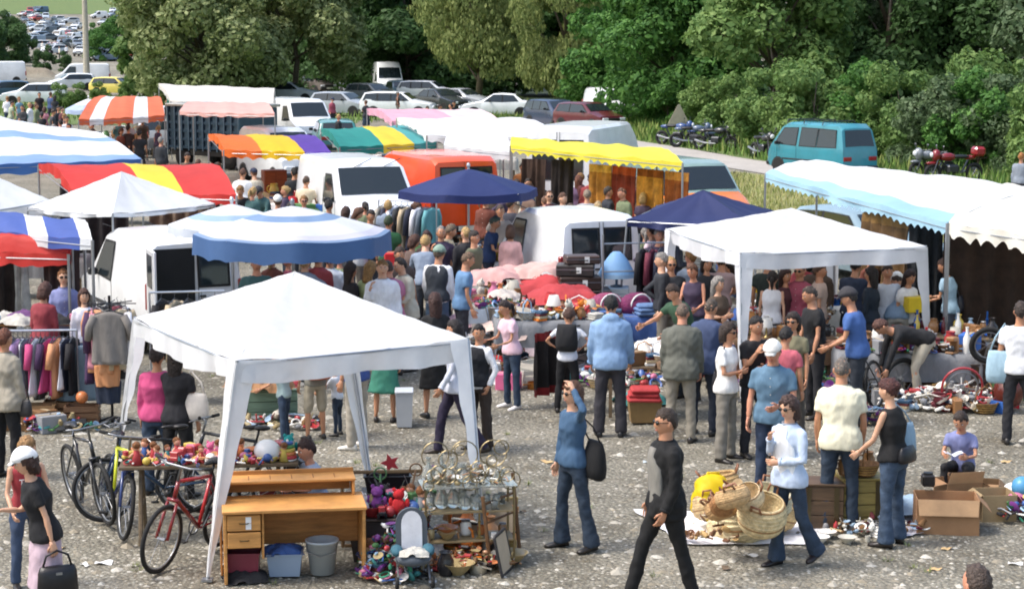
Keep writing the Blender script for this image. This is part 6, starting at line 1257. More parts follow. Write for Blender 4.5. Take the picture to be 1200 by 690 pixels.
# ---------------- bicycles ----------------
def wheel(q_parent, y, r_, P=None, tyre=BLK, name='wheel', x=0, spokes=14):
    q = MB(); q.torus((x, y, r_), r_-.02, .022, 'x', 28, 6); w = q.build(name, tyre, q_parent, True)
    q = MB(); q.torus((x, y, r_), r_-.045, .011, 'x', 26, 4); q.build('rim', RIM, w, True)
    q = MB()
    for k in range(spokes): a = 2*PI*k/spokes; q.tube([(x+.02*(-1)**k, y+.02*cos(a+.5), r_+.02*sin(a+.5)), (x, y+(r_-.05)*cos(a), r_+(r_-.05)*sin(a))], .0025, 3, False)
    q.tube([(x-.04, y, r_), (x+.04, y, r_)], .02, 8); q.build('spokes', RIM, w); return w
def bicycle(P, rz, c, label, c2=None, tilt=4, drop=False, s=1.0):
    r = thing('bicycle', label, 'bicycle', P, rz, 'bicycles near the foreground gazebo'); r.rotation_euler = (0, R(tilt), rz); r.scale = (s,)*3; m = M('paint', c); m2 = M('paint', c2 or c)
    wheel(r, -.52, .33); wheel(r, .52, .33); bb, st, hd1, hd2 = (0, -.1, .3), (0, -.24, .78), (0, .33, .85), (0, .37, .7)
    q = MB(); q.tube([bb, st], .018, 8); q.tube([st, hd1], .018, 8); q.build('frame', m, r, True)
    q = MB(); q.tube([bb, hd2], .022, 8); q.tube([hd1, hd2], .022, 8)
    for sx in (-1, 1): q.tube([(sx*.02, -.1, .3), (sx*.06, -.52, .33)], .01, 6); q.tube([(sx*.02, -.22, .72), (sx*.06, -.52, .33)], .01, 6)
    q.build('rear_triangle', m2, r, True)
    q = MB()
    for sx in (-1, 1): q.tube([(sx*.05, .4, .66), (sx*.06, .52, .33)], .016, 8)
    q.tube([(-.06, .39, .68), (.06, .39, .68)], .018, 6); q.build('fork', m2, r, True)
    q = MB(); q.tube([(0, .34, .85), (0, .31, .97), (0, .35, 1.0)], .014, 8); q.tube([(-.3, .28, 1.02), (-.12, .35, 1.0), (.12, .35, 1.0), (.3, .28, 1.02)], .012, 8); q.build('handlebar', M('metal', '8a8c90'), r, True)
    for sx in (-1, 1): q = MB(); q.tube([(sx*.2, .31, 1.01), (sx*.31, .275, 1.025)], .018, 8); q.build('grip', BLK, r, True); q = MB(); q.tube([(sx*.16, .34, 1.0), (sx*.2, .42, .97), (sx*.27, .38, .98)], .006, 5); q.build('brake_lever', RIM, r)
    q = MB(); q.tube([(0, -.24, .78), (0, -.27, .9)], .013, 8); q.ell((0, -.3, .92), (.075, .09, .03), 10, 7); q.ell((0, -.2, .925), (.03, .11, .022), 10, 7); q.build('saddle', M('leather', '1c1a1c'), r, True)
    q = MB(); q.torus((.05, -.1, .3), .085, .008, 'x', 18, 5); q.tube([(.05, -.1, .3), (.07, -.02, .15)], .009, 6); q.tube([(-.05, -.1, .3), (-.07, -.18, .45)], .009, 6); q.build('crank', M('metal', '55585c'), r)
    for sx, y, z in ((1, -.02, .15), (-1, -.18, .45)): q = MB(); q.box((sx*.11, y, z), (.09, .07, .02), ch=.005); q.build('pedal', BLK, r)
    q = MB(); q.tube([(.05, -.1, .385), (.05, -.52, .37)], .004, 4); q.tube([(.05, -.1, .215), (.05, -.52, .29)], .004, 4); q.build('chain', M('metal', '55585c'), r)
    return r
bicycle(Wp(131, 618), R(180+22), 'd4dc2c', 'yellow and blue mountain bicycle left of the foreground gazebo', '2c3f74', -9)
bicycle(Wp(108, 602), R(180+30), '22252a', 'black bicycle behind the yellow and blue one', None, 7)
bicycle(Wp(222, 655), R(180-24), 'b01c22', 'red bicycle beside the front left gazebo leg', '7c1418', -8)
bicycle(Wp(183, 606), R(112), '1f2125', 'black bicycle leaning under the trestle table', '2c4a6a', 8)
bicycle(Wp(272, 604), R(80), '2a2c30', 'dark bicycle behind the left front gazebo leg', None, 8)
bicycle(Wp(1012, 487), R(150), '1d2126', 'black bicycle behind the man in the bright blue t-shirt', None, 8)
# ---------------- toy table ----------------
fn = tabletop('long trestle table of toys beside the bicycles', 246, 539, .75, 1.75, .5, R(6), '6a5a44', legs='x')
scatter('on the long toy table', fn, 38, ['toy_truck', 'doll', 'toy_block', 'teddy_bear', 'ball', 'doll', 'bowl', 'toy_block', 'toy_truck'], ['c3262c', 'e3c32c', 'eceae4', '2f62b0', 'd86a94', '4f7a48', 'c3262c', '2f9a98', 'e07c28'], 3, (.6, .9), .1)
P = fn(.985, .3); r = thing('stacking_rings', 'rainbow stacking ring toy on the right end of the toy table', 'toy', P)
for k, c in enumerate(['c3262c', 'e07c28', 'e3c32c', '4f9a48', '2f62b0']): q = MB(); q.torus((0, 0, .03+.035*k), .075-.009*k, .022, 'z', 20, 8); q.build('ring', M('plastic', c), r, True)
q = MB(); q.lathe([(0, 0), (.09, 0), (.09, .012), (.012, .014), (.012, .2), (0, .21)]); q.build('stand', M('plastic', 'eceae4'), r, True)
P = fn(.86, .4); r = thing('helmet', 'white and grey helmet near the right end of the toy table', 'helmet', P, .6); q = MB(); q.ell((0, 0, .08), (.13, .16, .12), 16, 10); q.build('shell', M('paint', 'dcdee0'), r, True); q = MB(); q.ell((0, .08, .07), (.11, .1, .06), 12, 8); q.build('visor', M('glaze', '22252a'), r, True)
# ---------------- desk ----------------
DW, DD = M('wood', 'c48c4c'), M('wood', 'b07a40')
P = Wp(345, 672); r = thing('writing_desk', 'orange-brown wooden desk with a raised shelf and two drawers in front of the gazebo', 'desk', (P.x, P.y, 0), R(9))
def dpart(nm, c, d, m=DW, par=None, **k): q = MB(); q.box(c, d, ch=.005, **k); return q.build(nm, m, par or r)
for sx in (-1, 1): dpart('side_panel', (sx*.63, 0, .33), (.03, .56, .66))
dpart('desk_top', (0, -.01, .675), (1.31, .62, .03)); dpart('back_panel', (0, .265, .44), (1.23, .018, .43), DD)
dpart('upper_shelf', (-.03, .3, .84), (1.24, .3, .025)); 
for sx in (-1, 1): dpart('shelf_side', (sx*.6-.03, .3, .759), (.025, .28, .136))
dpart('shelf_back', (-.03, .43, .759), (1.17, .015, .136), DD); dpart('shelf_rail', (-.03, .445, .868), (1.24, .015, .05), DD)
dpart('side_board', (-.665, .24, .445), (.02, .46, .88), DD)
for k in range(5): dpart('shelf_divider', (-.4+.2*k, .3, .8555), (.008, .16, .006), M('wood', '8a5424'))
dpart('drawer_side', (-.29, 0, .44), (.02, .52, .43))
for z in (.57, .41):
    o = dpart('drawer', (-.46, -.275, z), (.3, .02, .145)); q = MB(); q.tube([(-.5, -.288, z), (-.49, -.305, z), (-.43, -.305, z), (-.42, -.288, z)], .006, 6); q.build('handle', M('metal', '6a5a3a'), o)
for z, n_ in ((.6, 'upper'), (.54, 'lower')):
    q = MB(); q.box((0, 0, 0), (.05, .004, .055)); T = Matrix.Translation((P.x, P.y, 0)) @ Matrix.Rotation(R(9), 4, 'Z'); o = q.build('price_tag', M('card', 'f0eeea'), None, False, T @ Vector((-.42, -.2885, z)), R(9)); tag(o, 'small white price tag, the %s one, on the desk drawers' % n_, 'price tag')
def dloc(x, y): return Matrix.Translation((P.x, P.y, 0)) @ Matrix.Rotation(R(9), 4, 'Z') @ Vector((x, y, 0))
def bin_(loc, w, d, h, c, label, name='storage_box', lid=None, kind='plastic', rz=.05):
    r = thing(name, label, name.replace('_', ' '), loc, rz); q = MB(); t = .012
    q.rings([[(sx*w/2*k, sy*d/2*k, z) for sx, sy in ((-1, -1), (1, -1), (1, 1), (-1, 1))] for k, z in ((.86, 0), (1, h), (1.05, h), (1.05, h+.012), (.94, h+.012), (.8, .02))]); q.build('body', M(kind, c), r)
    if lid: q = MB(); q.box((0, 0, h+.03), (w*1.08, d*1.08, .03), ch=.01); q.build('lid', M('plastic', lid), r)
    return r
bin_(dloc(-.46, .0), .3, .3, .24, '8c1a3c', 'wine red plastic box under the desk drawers')
bin_(dloc(-.08, .05), .32, .3, .2, '8fa0b4', 'translucent blue-grey storage box under the desk'); small('cloth_heap', '2f62b0', dloc(-.1, .05)+Vector((0, 0, .2)), .2, .62, 'heap of bright blue plastic on the storage box under the desk')
r = thing('bucket', 'pale grey bucket standing under the desk on the right', 'bucket', dloc(.26, .0)); q = MB(); q.lathe([(0, 0), (.11, 0), (.15, .3), (.158, .3), (.158, .32), (.142, .32), (.105, .02), (0, .02)], n=24); q.build('body', M('plastic', 'b4bcc0'), r, True); q = MB(); q.tube([(-.15, 0, .3), (-.13, -.1, .22), (0, -.16, .19), (.13, -.1, .22), (.15, 0, .3)], .005, 5); q.build('handle', RIM, r)
small('cloth_heap', '2c2a2c', dloc(-.45, -.1), .3, .7, 'heap of dark net in front of the wine red box')
# ---------------- junk between the desk and the glass stand ----------------
def frame(label, P, rz, w, h, c, tilt=-10, name='picture_frame', bw=.05, inner=None):
    r = thing(name, label, name.replace('_', ' '), P, rz); r.rotation_euler = (R(tilt), 0, rz)
    for a, b, w_, h_ in ((-w/2, h/2, bw, h), (w/2, h/2, bw, h), (0, bw/2, w-bw, bw), (0, h-bw/2, w-bw, bw)): q = MB(); q.box((a, 0, b), (w_, .03, h_), ch=.008); q.build('moulding', M('wood', c), r)
    if inner: q = MB(); q.box((0, -.005, h/2), (w-bw, .008, h-bw)); q.build('panel', M('glaze', inner), r)
    return r
frame('large empty brown wooden frame standing behind the heap of toys', Vector((*Wp(450, 640).xy, 0)), R(5), .8, .75, '7a6040', -6, 'empty_frame', .035)
fg = ground_fn(432, 676, 500, 640); 
scatter('in the toy heap right of the desk', lambda a, b: fg(a, b)+Vector((0, 0, .02)), 30, ['toy_truck', 'ball', 'toy_block', 'doll', 'bowl', 'teddy_bear', 'clock', 'mug'], ['2f62b0', '7a3f86', '2f9a98', '4f7a48', 'c3262c', 'eceae4', '2c2a2c', '9fc0dc', 'd86a94'], 9, (.9, 1.4), .08)
bt = bin_(Vector((*Wp(455, 652).xy, 0)), .75, .42, .38, '3c3430', 'dark low bench under the upper layer of the toy heap', 'low_bench', '4a3e34', 'wood')
Q = Vector((*Wp(455, 652).xy, .42)); scatter('on the low bench behind the pushchair', lambda a, b: Q+Vector(((a-.5)*.68, (b-.5)*.34, .01)), 32, ['toy_truck', 'toy_block', 'ball', 'doll', 'bowl', 'radio', 'teddy_bear'], ['2f9a98', '4f7a48', '2f62b0', 'c3262c', '7a3f86', 'eceae4', '8a8c90', '2c2a2c'], 10, (.7, 1.1), .075)
bin_(Vector((*Wp(455, 625).xy, .42)), .46, .25, .18, '221c1e', 'black tray with coloured trinkets behind the toy heap', 'tray')
bin_(Vector((*Wp(455, 625).xy, 0)), .5, .3, .4, '4a4038', 'brown crate under the black tray', 'carton', '4a4038', 'card')
q = MB(); q.lathe([(0, 0), (.09, 0), (.0, .03)], n=5); pts = [(.1*(1 if k % 2 else .45)*cos(PI*k/5), 0, .1+.1*(1 if k % 2 else .45)*sin(PI*k/5)) for k in range(10)]; q = MB(); q.add(pts+[(x, .03, z) for x, y, z in pts], [tuple(range(9, -1, -1)), tuple(range(10, 20))]+[(i, (i+1) % 10, 10+(i+1) % 10, 10+i) for i in range(10)]); tag(q.build('star_ornament', M('plastic', 'd0202c'), None, False, Vector((*Wp(458, 625).xy, .62))), 'red star ornament standing on the black tray', 'ornament')
# pram with an arched grey back board
P = Vector((*Wp(484, 683).xy, 0)); r = thing('pushchair', 'grey and blue doll pushchair in front of the toy heap', 'pushchair', P, R(8)); r.scale = (.85,)*3
q = MB(); arch = [(-.17, .3)]+[(.17*cos(a)*-1, .62+.17*sin(a)) for a in [PI*k/10 for k in range(11)]]+[(.17, .3)]; q.add([(x, .1+.12*(z-.3), z) for x, z in arch]+[(x, .15+.12*(z-.3), z) for x, z in arch], [tuple(range(len(arch)))[::-1], tuple(range(len(arch), 2*len(arch)))]+[(i, (i+1) % len(arch), len(arch)+(i+1) % len(arch), len(arch)+i) for i in range(len(arch))]); q.build('back_board', M('plastic', '4a5058'), r)
q = MB(); arch2 = [(x*.66, .3+(z-.3)*.82+.06) for x, z in arch]; q.add([(x, .088+.12*(z-.3), z) for x, z in arch2], [tuple(range(len(arch2)))[::-1]]); q.build('pale_panel', M('card', 'd8d8dc'), r)
q = MB(); q.ell((0, -.06, .3), (.2, .2, .09), 14, 8); q.build('seat', M('cloth', '5a6470'), r, True)
for sx in (-1, 1): q = MB(); q.ell((sx*.17, .02, .36), (.07, .15, .06), 10, 7); q.build('side_cushion', M('cloth', '2a6c80'), r, True); q = MB(); q.tube([(sx*.16, .18, .3), (sx*.17, -.2, .06)], .012, 6); q.tube([(sx*.16, -.16, .3), (sx*.17, .2, .06)], .012, 6); q.build('leg', RIM, r)
for sx in (-1, 1):
    for y in (-.22, .22): wheel(r, y, .07, name='wheel', x=sx*.19, spokes=6)
small('cloth_heap', 'c8c4b8', P+Vector((.02, -.1, .3)), 0, .45, 'crumpled pale cloth lying in the doll pushchair')
# glass stand
P = Vector((*Wp(548, 655).xy, 0)); r = thing('shelf_stand', 'small metal shelf stand of glasses and carafes beside the right front gazebo leg', 'shelf stand', P, R(10)); MS = M('metal', '8c7f60')
for sx in (-1, 1):
    for sy in (-1, 1): q = MB(); q.tube([(sx*.42, sy*.17, 0), (sx*.42, sy*.17, .74)], .012, 6); q.build('post', MS, r)
for z in (.22, .5): 
    q = MB(); q.box((0, 0, z), (.86, .36, .012)); q.build('shelf', M('wood', '8c7a58'), r)
GLS = M('glass', 'b8c0b8'); GT = bpy.data.materials.new('clear_glass'); GT.use_nodes = True; b_ = GT.node_tree.nodes['Principled BSDF']; b_.inputs['Base Color'].default_value = (.85, .88, .82, 1); b_.inputs['Roughness'].default_value = .04; b_.inputs['Transmission Weight'].default_value = .8; b_.inputs['IOR'].default_value = 1.45
rn = random.Random(4); n_ = 0
for z in (.506, .75):
    for k in range(15):
        x, y = -.38+.76*((k*.618) % 1), -.14+.28*((k*.37) % 1); q = MB(); kd = k % 3
        if kd == 0: q.lathe([(0, 0), (.035, 0), (.006, .01), (.006, .07), (.04, .11), (.034, .18), (.03, .18), (.034, .11), (0, .075)], n=14)
        elif kd == 1: q.lathe([(0, 0), (.05, 0), (.07, .05), (.05, .13), (.018, .17), (.018, .22), (.03, .24), (.024, .24), (.012, .2), (0, .02)], n=14)
        else: q.lathe([(0, 0), (.03, 0), (.038, .11), (.034, .11), (.026, .01), (0, .01)], n=14)
        rk = sorted(-.38+.76*((j*.618) % 1) for j in range(15) if j % 3 == kd).index(x); lo = P+Matrix.Rotation(R(10), 3, 'Z') @ Vector((x+rn.uniform(-.015, .015), y+rn.uniform(-.03, .03), z)); o = q.build(('wine_glass', 'carafe', 'tumbler')[kd], GT, None, True, lo); o.scale = (1, 1, rn.uniform(.65, 1.15)); tag(o, ('clear wine glass, ', 'round glass carafe, ', 'small clear tumbler, ')[kd]+('leftmost', 'second from the left', 'middle one', 'second from the right', 'rightmost')[rk]+(' on the glass top of the stand' if z > .6 else ' on the middle shelf of the stand'), 'glass', 'glassware on the metal shelf stand')
q = MB(); q.box((0, 0, .742), (.9, .4, .01)); q.build('glass_top', GT, r)
for k in range(6):
    a0 = -.35+.14*k; q = MB(); q.torus((a0, -.19, .86), .07, .005, 'y', 16, 4); q.build('wire_scroll', MS, r)
for k in range(3): q = MB(); q.torus((-.28+.28*k, .19, .98), .13, .006, 'y', 20, 4); q.build('wire_scroll', MS, r)
Q = P+Vector((0, 0, .23)); scatter('on the lowest shelf of the metal shelf stand', lambda a, b: Q+Vector(((a-.5)*.7, (b-.5)*.24, 0)), 8, ['mug', 'bowl', 'jar', 'candlestick'], ['e07c28', 'eceae4', '7c5a38', 'b9a26a', 'c3262c'], 12, (.6, .9), .12)
P2 = Vector((*Wp(592, 655).xy, 0)); r = thing('wooden_rack', 'old brown wooden rack leaning right of the metal shelf stand', 'rack', P2, R(60))
for sx in (-1, 1): q = MB(); q.tube([(sx*.28, 0, 0), (sx*.28, .08, .72+.06*sx)], .018, 6); q.build('post', M('wood', '6a4a2c'), r)
for z in (.2, .4, .58): q = MB(); q.tube([(-.28, .02+z*.1, z), (.28, .02+z*.1, z)], .012, 6); q.build('rung', M('wood', '6a4a2c'), r)
scatter('on the ground behind the shelf stand', ground_fn(525, 636, 590, 622), 8, ['candlestick', 'vase', 'picture_frame', 'jug', 'table_lamp'], ['b9a26a', '7c5a38', 'c88f5a', 'e07c28'], 14, (.9, 1.4), .16)
# ---------------- baskets on a white cloth ----------------
def ground_cloth(label, pts, c, name='ground_cloth'):
    ps = [Wp(u, v, 0) for u, v in pts]; cen = sum(ps, Vector((0, 0, 0)))/len(ps); q = MB(); rs = []; n = 40; bd = []
    for k in range(n):
        t = k/n*len(ps); i = int(t); bd.append(ps[i].lerp(ps[(i+1) % len(ps)], t-i))
    vs = [(cen.x, cen.y, gz(cen.x, cen.y)+.03)]
    for j in range(1, 7):
        for k in range(n): p_ = cen.lerp(bd[k], j/6*(1+.03*sin(k*2.3))); vs.append((p_.x, p_.y, gz(p_.x, p_.y)+.02+.014*sin(k*1.1+j*2)*(j < 6)))
    fs = [(0, 1+k, 1+(k+1) % n) for k in range(n)]+[(1+(j-1)*n+k, 1+j*n+k, 1+j*n+(k+1) % n, 1+(j-1)*n+(k+1) % n) for j in range(1, 6) for k in range(n)]
    q.add(vs, fs); o = q.build(name, M('cloth', c), None, True); tag(o, label, 'cloth'); return o
ground_cloth('white cloth spread on the gravel under the straw baskets', [(742, 598), (900, 600), (965, 618), (962, 636), (800, 638)], 'e6e6ea')
ground_cloth('white cloth on the ground between the jeans and the cardboard boxes', [(1040, 600), (1088, 602), (1096, 618), (1040, 632)], 'dcdce6')
SB = ['c9a772', 'd6b884', 'bd9660', 'c8a070']
def big_basket(u, v, z, R0, H, c, label, lean=(0, 0), dark='a07a50', nb=9, lid=False):
    P = Wp(u, v, z); r = thing('straw_basket', label, 'basket', P, 0, 'straw baskets on the white cloth'); r.rotation_euler = (R(lean[0]), R(lean[1]), u*.1)
    prof = [(R0*.55, 0), (R0*.9, H*.2), (R0, H*.5), (R0*.92, H*.85), (R0*.8, H), (R0*.76, H), (R0*.86, H*.8), (R0*.5, H*.06)]
    q = MB(); q.lathe([(0, 0)]+prof+[(0, H*.06)], n=26); q.build('body', M('straw', c), r, True)
    for k in range(nb):
        t = (k+.5)/nb; rr = np.interp(t*H, [p[1] for p in prof[:5]], [p[0] for p in prof[:5]]); q = MB(); q.torus((0, 0, t*H), rr-.004, H*.3/nb, 'z', 26, 5); q.build('woven_ring', M('straw', dark if k % 5 == 3 else c), r, True)
    for sx in (-1, 1): q = MB(); q.tube([(sx*R0*.8, -.05, H*.92), (sx*R0*1.0, -.04, H*1.15), (sx*R0*1.0, .04, H*1.15), (sx*R0*.8, .05, H*.92)], .012, 6); q.build('handle', M('leather', '8a5a3c'), r, True)
    return r
for a in [(838, 628, 0, .17, .26, 'dcc79c', 'straw basket lying on its side, front left of the pile', (62, 18)), (878, 630, 0, .28, .46, 'e2cfa6', 'largest straw basket at the front of the pile', (6, -12)), (890, 622, .34, .23, .34, 'dcc698', 'wide pale basket leaning above the largest one', (14, -16)), (832, 608, .1, .17, .24, 'cdb184', 'brown banded basket in the middle of the pile', (-8, 18)), (852, 606, .42, .18, .2, 'c8a070', 'ringed basket on top of the yellow bag', (28, 12)), (862, 594, .66, .17, .18, 'd0ac7c', 'topmost basket of the pile', (18, -10)), (897, 604, .36, .22, .28, 'e6d6b4', 'pale basket at the right back of the pile', (10, -15)), (905, 618, .05, .22, .3, 'd6b884', 'basket at the right edge of the pile behind the walking woman', (15, -10)), (848, 594, .1, .22, .36, 'c9a772', 'basket at the back left of the pile', (5, 10)), (880, 592, .6, .15, .2, 'e0c8a0', 'small pale basket at the top right of the pile', (30, -20)), (846, 598, .62, .12, .13, 'a8784c', 'small brown basket at the top left of the pile', (60, 10))]: big_basket(*a)
q = MB(); q.ell((0, 0, .26), (.22, .17, .25), 26, 20); q.ell((.1, -.06, .1), (.15, .13, .17), 14, 10); q.tube([(-.06, 0, .4), (-.05, 0, .52), (.05, 0, .52), (.06, 0, .4)], .012, 6); q.v = [(x*(1+.12*sin(z*14+y*9))+.012*sin(z*40+y*30), y*(1+.15*sin(x*16+z*11))+.012*sin(x*35+z*28), z) for x, y, z in q.v]; tag(q.build('yellow_bag', M('tarp', 'f0d414'), None, True, Wp(834, 612, .04)), 'bright yellow cloth bag in the middle of the basket pile', 'bag')
# ---------------- wooden chest, crates, cartons ----------------
def carton(label, u, v, w, d, h, rz, c='a9825a', flaps=(1, 1, 1, 1), name='cardboard_box', z0=0, open_=True, ang=25):
    P = Wp(u, v, 0); r = thing(name, label, 'box', (P.x, P.y, gz(P.x, P.y)+z0), R(rz)); m = M('card', c)
    for sx in (-1, 1): q = MB(); q.box((sx*(w/2-.004), 0, h/2), (.008, d, h)); q.build('side', m, r)
    for sy in (-1, 1): q = MB(); q.box((0, sy*(d/2-.004), h/2), (w-.018, .008, h)); q.build('side', m, r)
    q = MB(); q.box((0, 0, .006), (w-.02, d-.02, .008)); q.build('bottom', m, r)
    for k, (ax, s_) in enumerate((('x', -1), ('x', 1), ('y', -1), ('y', 1))):
        if not flaps[k]: continue
        q = MB(); a = R(ang+20*(k % 3)); L_ = .17; fw_ = (d if ax == 'x' else w)-.01
        if ax == 'x': x0 = s_*w/2; x1 = x0+s_*cos(a)*L_; z1 = h-sin(a)*L_; pts = [(x0, -fw_/2, h), (x0, fw_/2, h), (x1, fw_/2*.96, z1), (x1, -fw_/2*.96, z1)]
        else: y0 = s_*d/2; y1 = y0+s_*cos(a)*L_*.6; z1 = h-sin(a)*L_*(1 if flaps[k] > 0 else -1); pts = [(-fw_/2, y0, h), (fw_/2, y0, h), (fw_/2*.96, y1, z1), (-fw_/2*.96, y1, z1)]
        q.add(pts+[(x, y, z+.006) for x, y, z in pts], [(0, 1, 2, 3), (7, 6, 5, 4), (0, 4, 5, 1), (1, 5, 6, 2), (2, 6, 7, 3), (3, 7, 4, 0)]); q.build('flap', M('card', 'c09a74') if k == 2 else m, r)
    return r
carton('large cardboard box with its flap folded down in front', 1108, 616, .62, .42, .36, -6, 'a47c58', (0, 1, 1, 1))
carton('open cardboard box with a raised flap behind the large one', 1122, 590, .4, .35, .3, 12, '94704e', (1, 1, -1, 0), ang=10)
carton('cardboard box at the right in front of the sitting boy', 1165, 602, .36, .36, .28, 4, '9a8462', (1, 1, 0, 1), ang=30)
carton('brown cardboard box the boy sits behind, nearest his knees', 1148, 588, .4, .3, .26, -15, '7c5f40', (1, 1, 1, 1))
q = MB(); q.box((0, 0, .06), (.13, .13, .12), ch=.015); q.lathe([(0, .12), (.05, .12), (.05, .14), (0, .145)]); P = Wp(1086, 610); tag(q.build('camera_case', M('leather', '1a181a'), None, False, Vector((P.x, P.y, .37))), 'small black case standing on the large cardboard box', 'case')
def chest(label, u, v, w, d, h, rz, c, z0=0, name='wooden_chest'):
    P = Wp(u, v, 0); r = thing(name, label, 'chest', (P.x, P.y, gz(P.x, P.y)+z0+.01), R(rz)); n = max(3, int(h/.12))
    for k in range(n):
        for sy in (-1, 1): q = MB(); q.box((0, sy*d/2, h/n*(k+.5)), (w, .02, h/n-.008), ch=.003); q.build('board', M('wood', c), r)
        for sx in (-1, 1): q = MB(); q.box((sx*(w/2-.012), 0, h/n*(k+.5)), (.02, d-.024, h/n-.008)); q.build('board', M('wood', c), r)
    q = MB(); q.box((0, 0, h+.012), (w+.03, d+.04, .022), ch=.004); q.build('lid', M('wood', c), r)
    for sx in (-1, 1): q = MB(); q.box((sx*w*.33, -d/2-.013, h/2), (.05, .006, h*.96)); q.build('iron_strap', M('metal', '5a503c'), r)
    return r
chest('olive wooden chest behind the jeans of the man in the cream shirt', 1006, 612, .42, .4, .5, 5, '8a7a42')
chest('dark wooden box left of the olive chest', 962, 614, .42, .35, .45, -5, '54402c')
chest('small wooden box leaning against the olive chest', 1032, 606, .3, .3, .36, 15, '6a4c2c')
scatter('on the olive and dark wooden boxes', lambda a, b: Vector((*Wp(1006, 612).xy, .53))+Vector(((a-.5)*.36, (b-.5)*.3, 0)), 4, ['basket', 'book_stack', 'jug'], ['7c5a38', 'a9743c'], 21, (.8, 1.1), .15)
scatter('at the feet of the two people in jeans', ground_fn(955, 634, 1050, 626), 7, ['mug', 'bowl', 'cloth_heap', 'folded_cloth'], ['eceae4', 'c8c4b8', '9fc0dc', 'eceae4'], 22, (.6, .85), .2)
small('cloth_heap', '9fc0dc', Vector((*Wp(1070, 600).xy, .05)), .3, 1.1, 'pale blue and white cloth bundle left of the large cardboard box')
for i, (u, v, z, c, n_) in enumerate([(1190, 602, 0, 'd86a94', 'pink'), (1197, 596, .12, '3aa0d8', 'sky blue'), (1206, 603, 0, 'e3c32c', 'yellow'), (1210, 596, .14, 'c3262c', 'red'), (1186, 590, 0, 'eceae4', 'white')]): small('ball', c, Vector((*Wp(u, v).xy, z)), 0, 1.15, n_+' play ball in the heap at the right edge')
bin_(Vector((*Wp(755, 493).xy, 0)), .42, .3, .26, '8a7048', 'brown carton under the red cloth between the two men seen from behind', 'carton', None, 'card'); small('folded_cloth', 'd01c24', Vector((*Wp(755, 493).xy, .26)), 0, 1.45, 'bright red folded cloth on the brown carton')
bin_(Vector((*Wp(474, 498).xy, 0)), .22, .3, .42, 'b4b8bc', 'pale grey box standing right of the flowered dress', 'plastic_box', 'c4c8cc')
chest('low green wooden trunk under the foreground gazebo', 312, 492, .8, .45, .4, 8, '6a8470'); scatter('on the low green trunk', lambda a, b: Vector((*Wp(312, 492).xy, .44))+Vector(((a-.5)*.7, (b-.5)*.35, 0)), 5, ['basket', 'cloth_heap', 'book_stack', 'jar'], ['7c5a38', 'c3262c', 'a9743c', '5c2028'], 24, (.8, 1.1), .18)
bin_(Vector((*Wp(346, 598).xy, 0)), .22, .2, .5, '1e1c1e', 'black case standing left of the sitting boy', 'case', '1e1c1e'); bin_(Vector((*Wp(322, 600).xy, 0)), .3, .25, .34, '6a1c20', 'dark red box behind the desk', 'plastic_box', '6a1c20')
def stool(P, h, label, c): r = thing('stool', label, 'stool', P); q = MB(); q.box((0, 0, h-.02), (.34, .3, .03), ch=.006); q.build('seat', M('wood', c), r); [MB().tube([(sx*.13, sy*.11, 0), (sx*.12, sy*.1, h-.035)], .015, 6).build('leg', M('wood', c), r) for sx in (-1, 1) for sy in (-1, 1)]; return r
for W__, lb in ((w6, 'small wooden stool under the boy in the lilac blue t-shirt'), (w34, 'small wooden stool under the boy behind the desk'), (w24, 'low stool under the woman in the white blouse')):
    pz = (W__['T'] @ Vector((0, 0, -.1))); stool(Vector((pz.x, pz.y, 0)), pz.z, lb, '7c5a38')
q = MB(); q.grid(lambda u, v: ((u-.5)*.2, .05*sin(u*PI)*0+v*.13, .03*abs(u-.5)*2*0+.04*math.sin(abs(u-.5)*PI)), 8, 2); hp = (hnd(w6, 1)+hnd(w6, -1))/2; tag(q.build('comic_book', M('card', 'c8ccd4'), None, False, hp+Vector((0, 0, .0))), 'open grey comic book in the hands of the sitting boy', 'book')
# ---------------- wheels, hoop, amphora at the right ----------------
def loose_wheel(u, v, r_, c, label, net=False, name='loose_wheel', rz=0, z0=0):
    P = Wp(u, v, 0); r = thing(name, label, name.replace('_', ' '), (P.x, P.y, z0), R(90+rz)); q = MB(); q.torus((0, 0, r_), r_-(.02 if net else .035), .017 if net else .035, 'x', 28, 7); q.build('tyre' if not net else 'hoop', BLK if not net else M('paint', c), r, True)
    q = MB(); q.torus((0, 0, r_), r_-.08, .012, 'x', 26, 4); q.build('rim', RIM, r, True); q = MB()
    for k in range(16): a = PI*k/8; q.tube([(.01, .03*cos(a), r_+.03*sin(a)), (0, (r_-.08)*cos(a+.15*(-1)**k), r_+(r_-.08)*sin(a+.15*(-1)**k))], .004, 3)
    q.tube([(-.05, 0, r_), (.05, 0, r_)], .028, 8); q.build('spokes', RIM, r); r.rotation_euler = (0, R(-8), R(90+rz)); return r
P = Wp(1155, 475); loose_wheel(1155, 470, .26, '', 'black spoked wheel on top of the goods beside the red hoop', z0=.52); chest('low dark box carrying the black spoked wheel', 1155, 466, .5, .35, .48, 0, '3c3028')
loose_wheel(1126, 478, .29, 'a83038', 'red metal hoop with a net standing against the goods at the right', True, 'net_hoop'); loose_wheel(1052, 468, .3, '', 'bicycle wheel standing behind the bending person', rz=30)
r = thing('yellow_sign_box', 'yellow box with a round picture on it beside the bending person', 'box', Wp(1104, 472), R(8)); q = MB(); q.box((0, 0, .13), (.27, .12, .26), ch=.01); q.build('body', M('plastic', 'e0a81c'), r); q = MB(); q.X = Matrix.Translation((0, -.063, .14)) @ Matrix.Rotation(PI/2, 4, 'X'); q.lathe([(0, 0), (.075, 0), (.075, .003), (0, .004)], n=18); q.build('round_picture', M('card', '9aa4ae'), r)
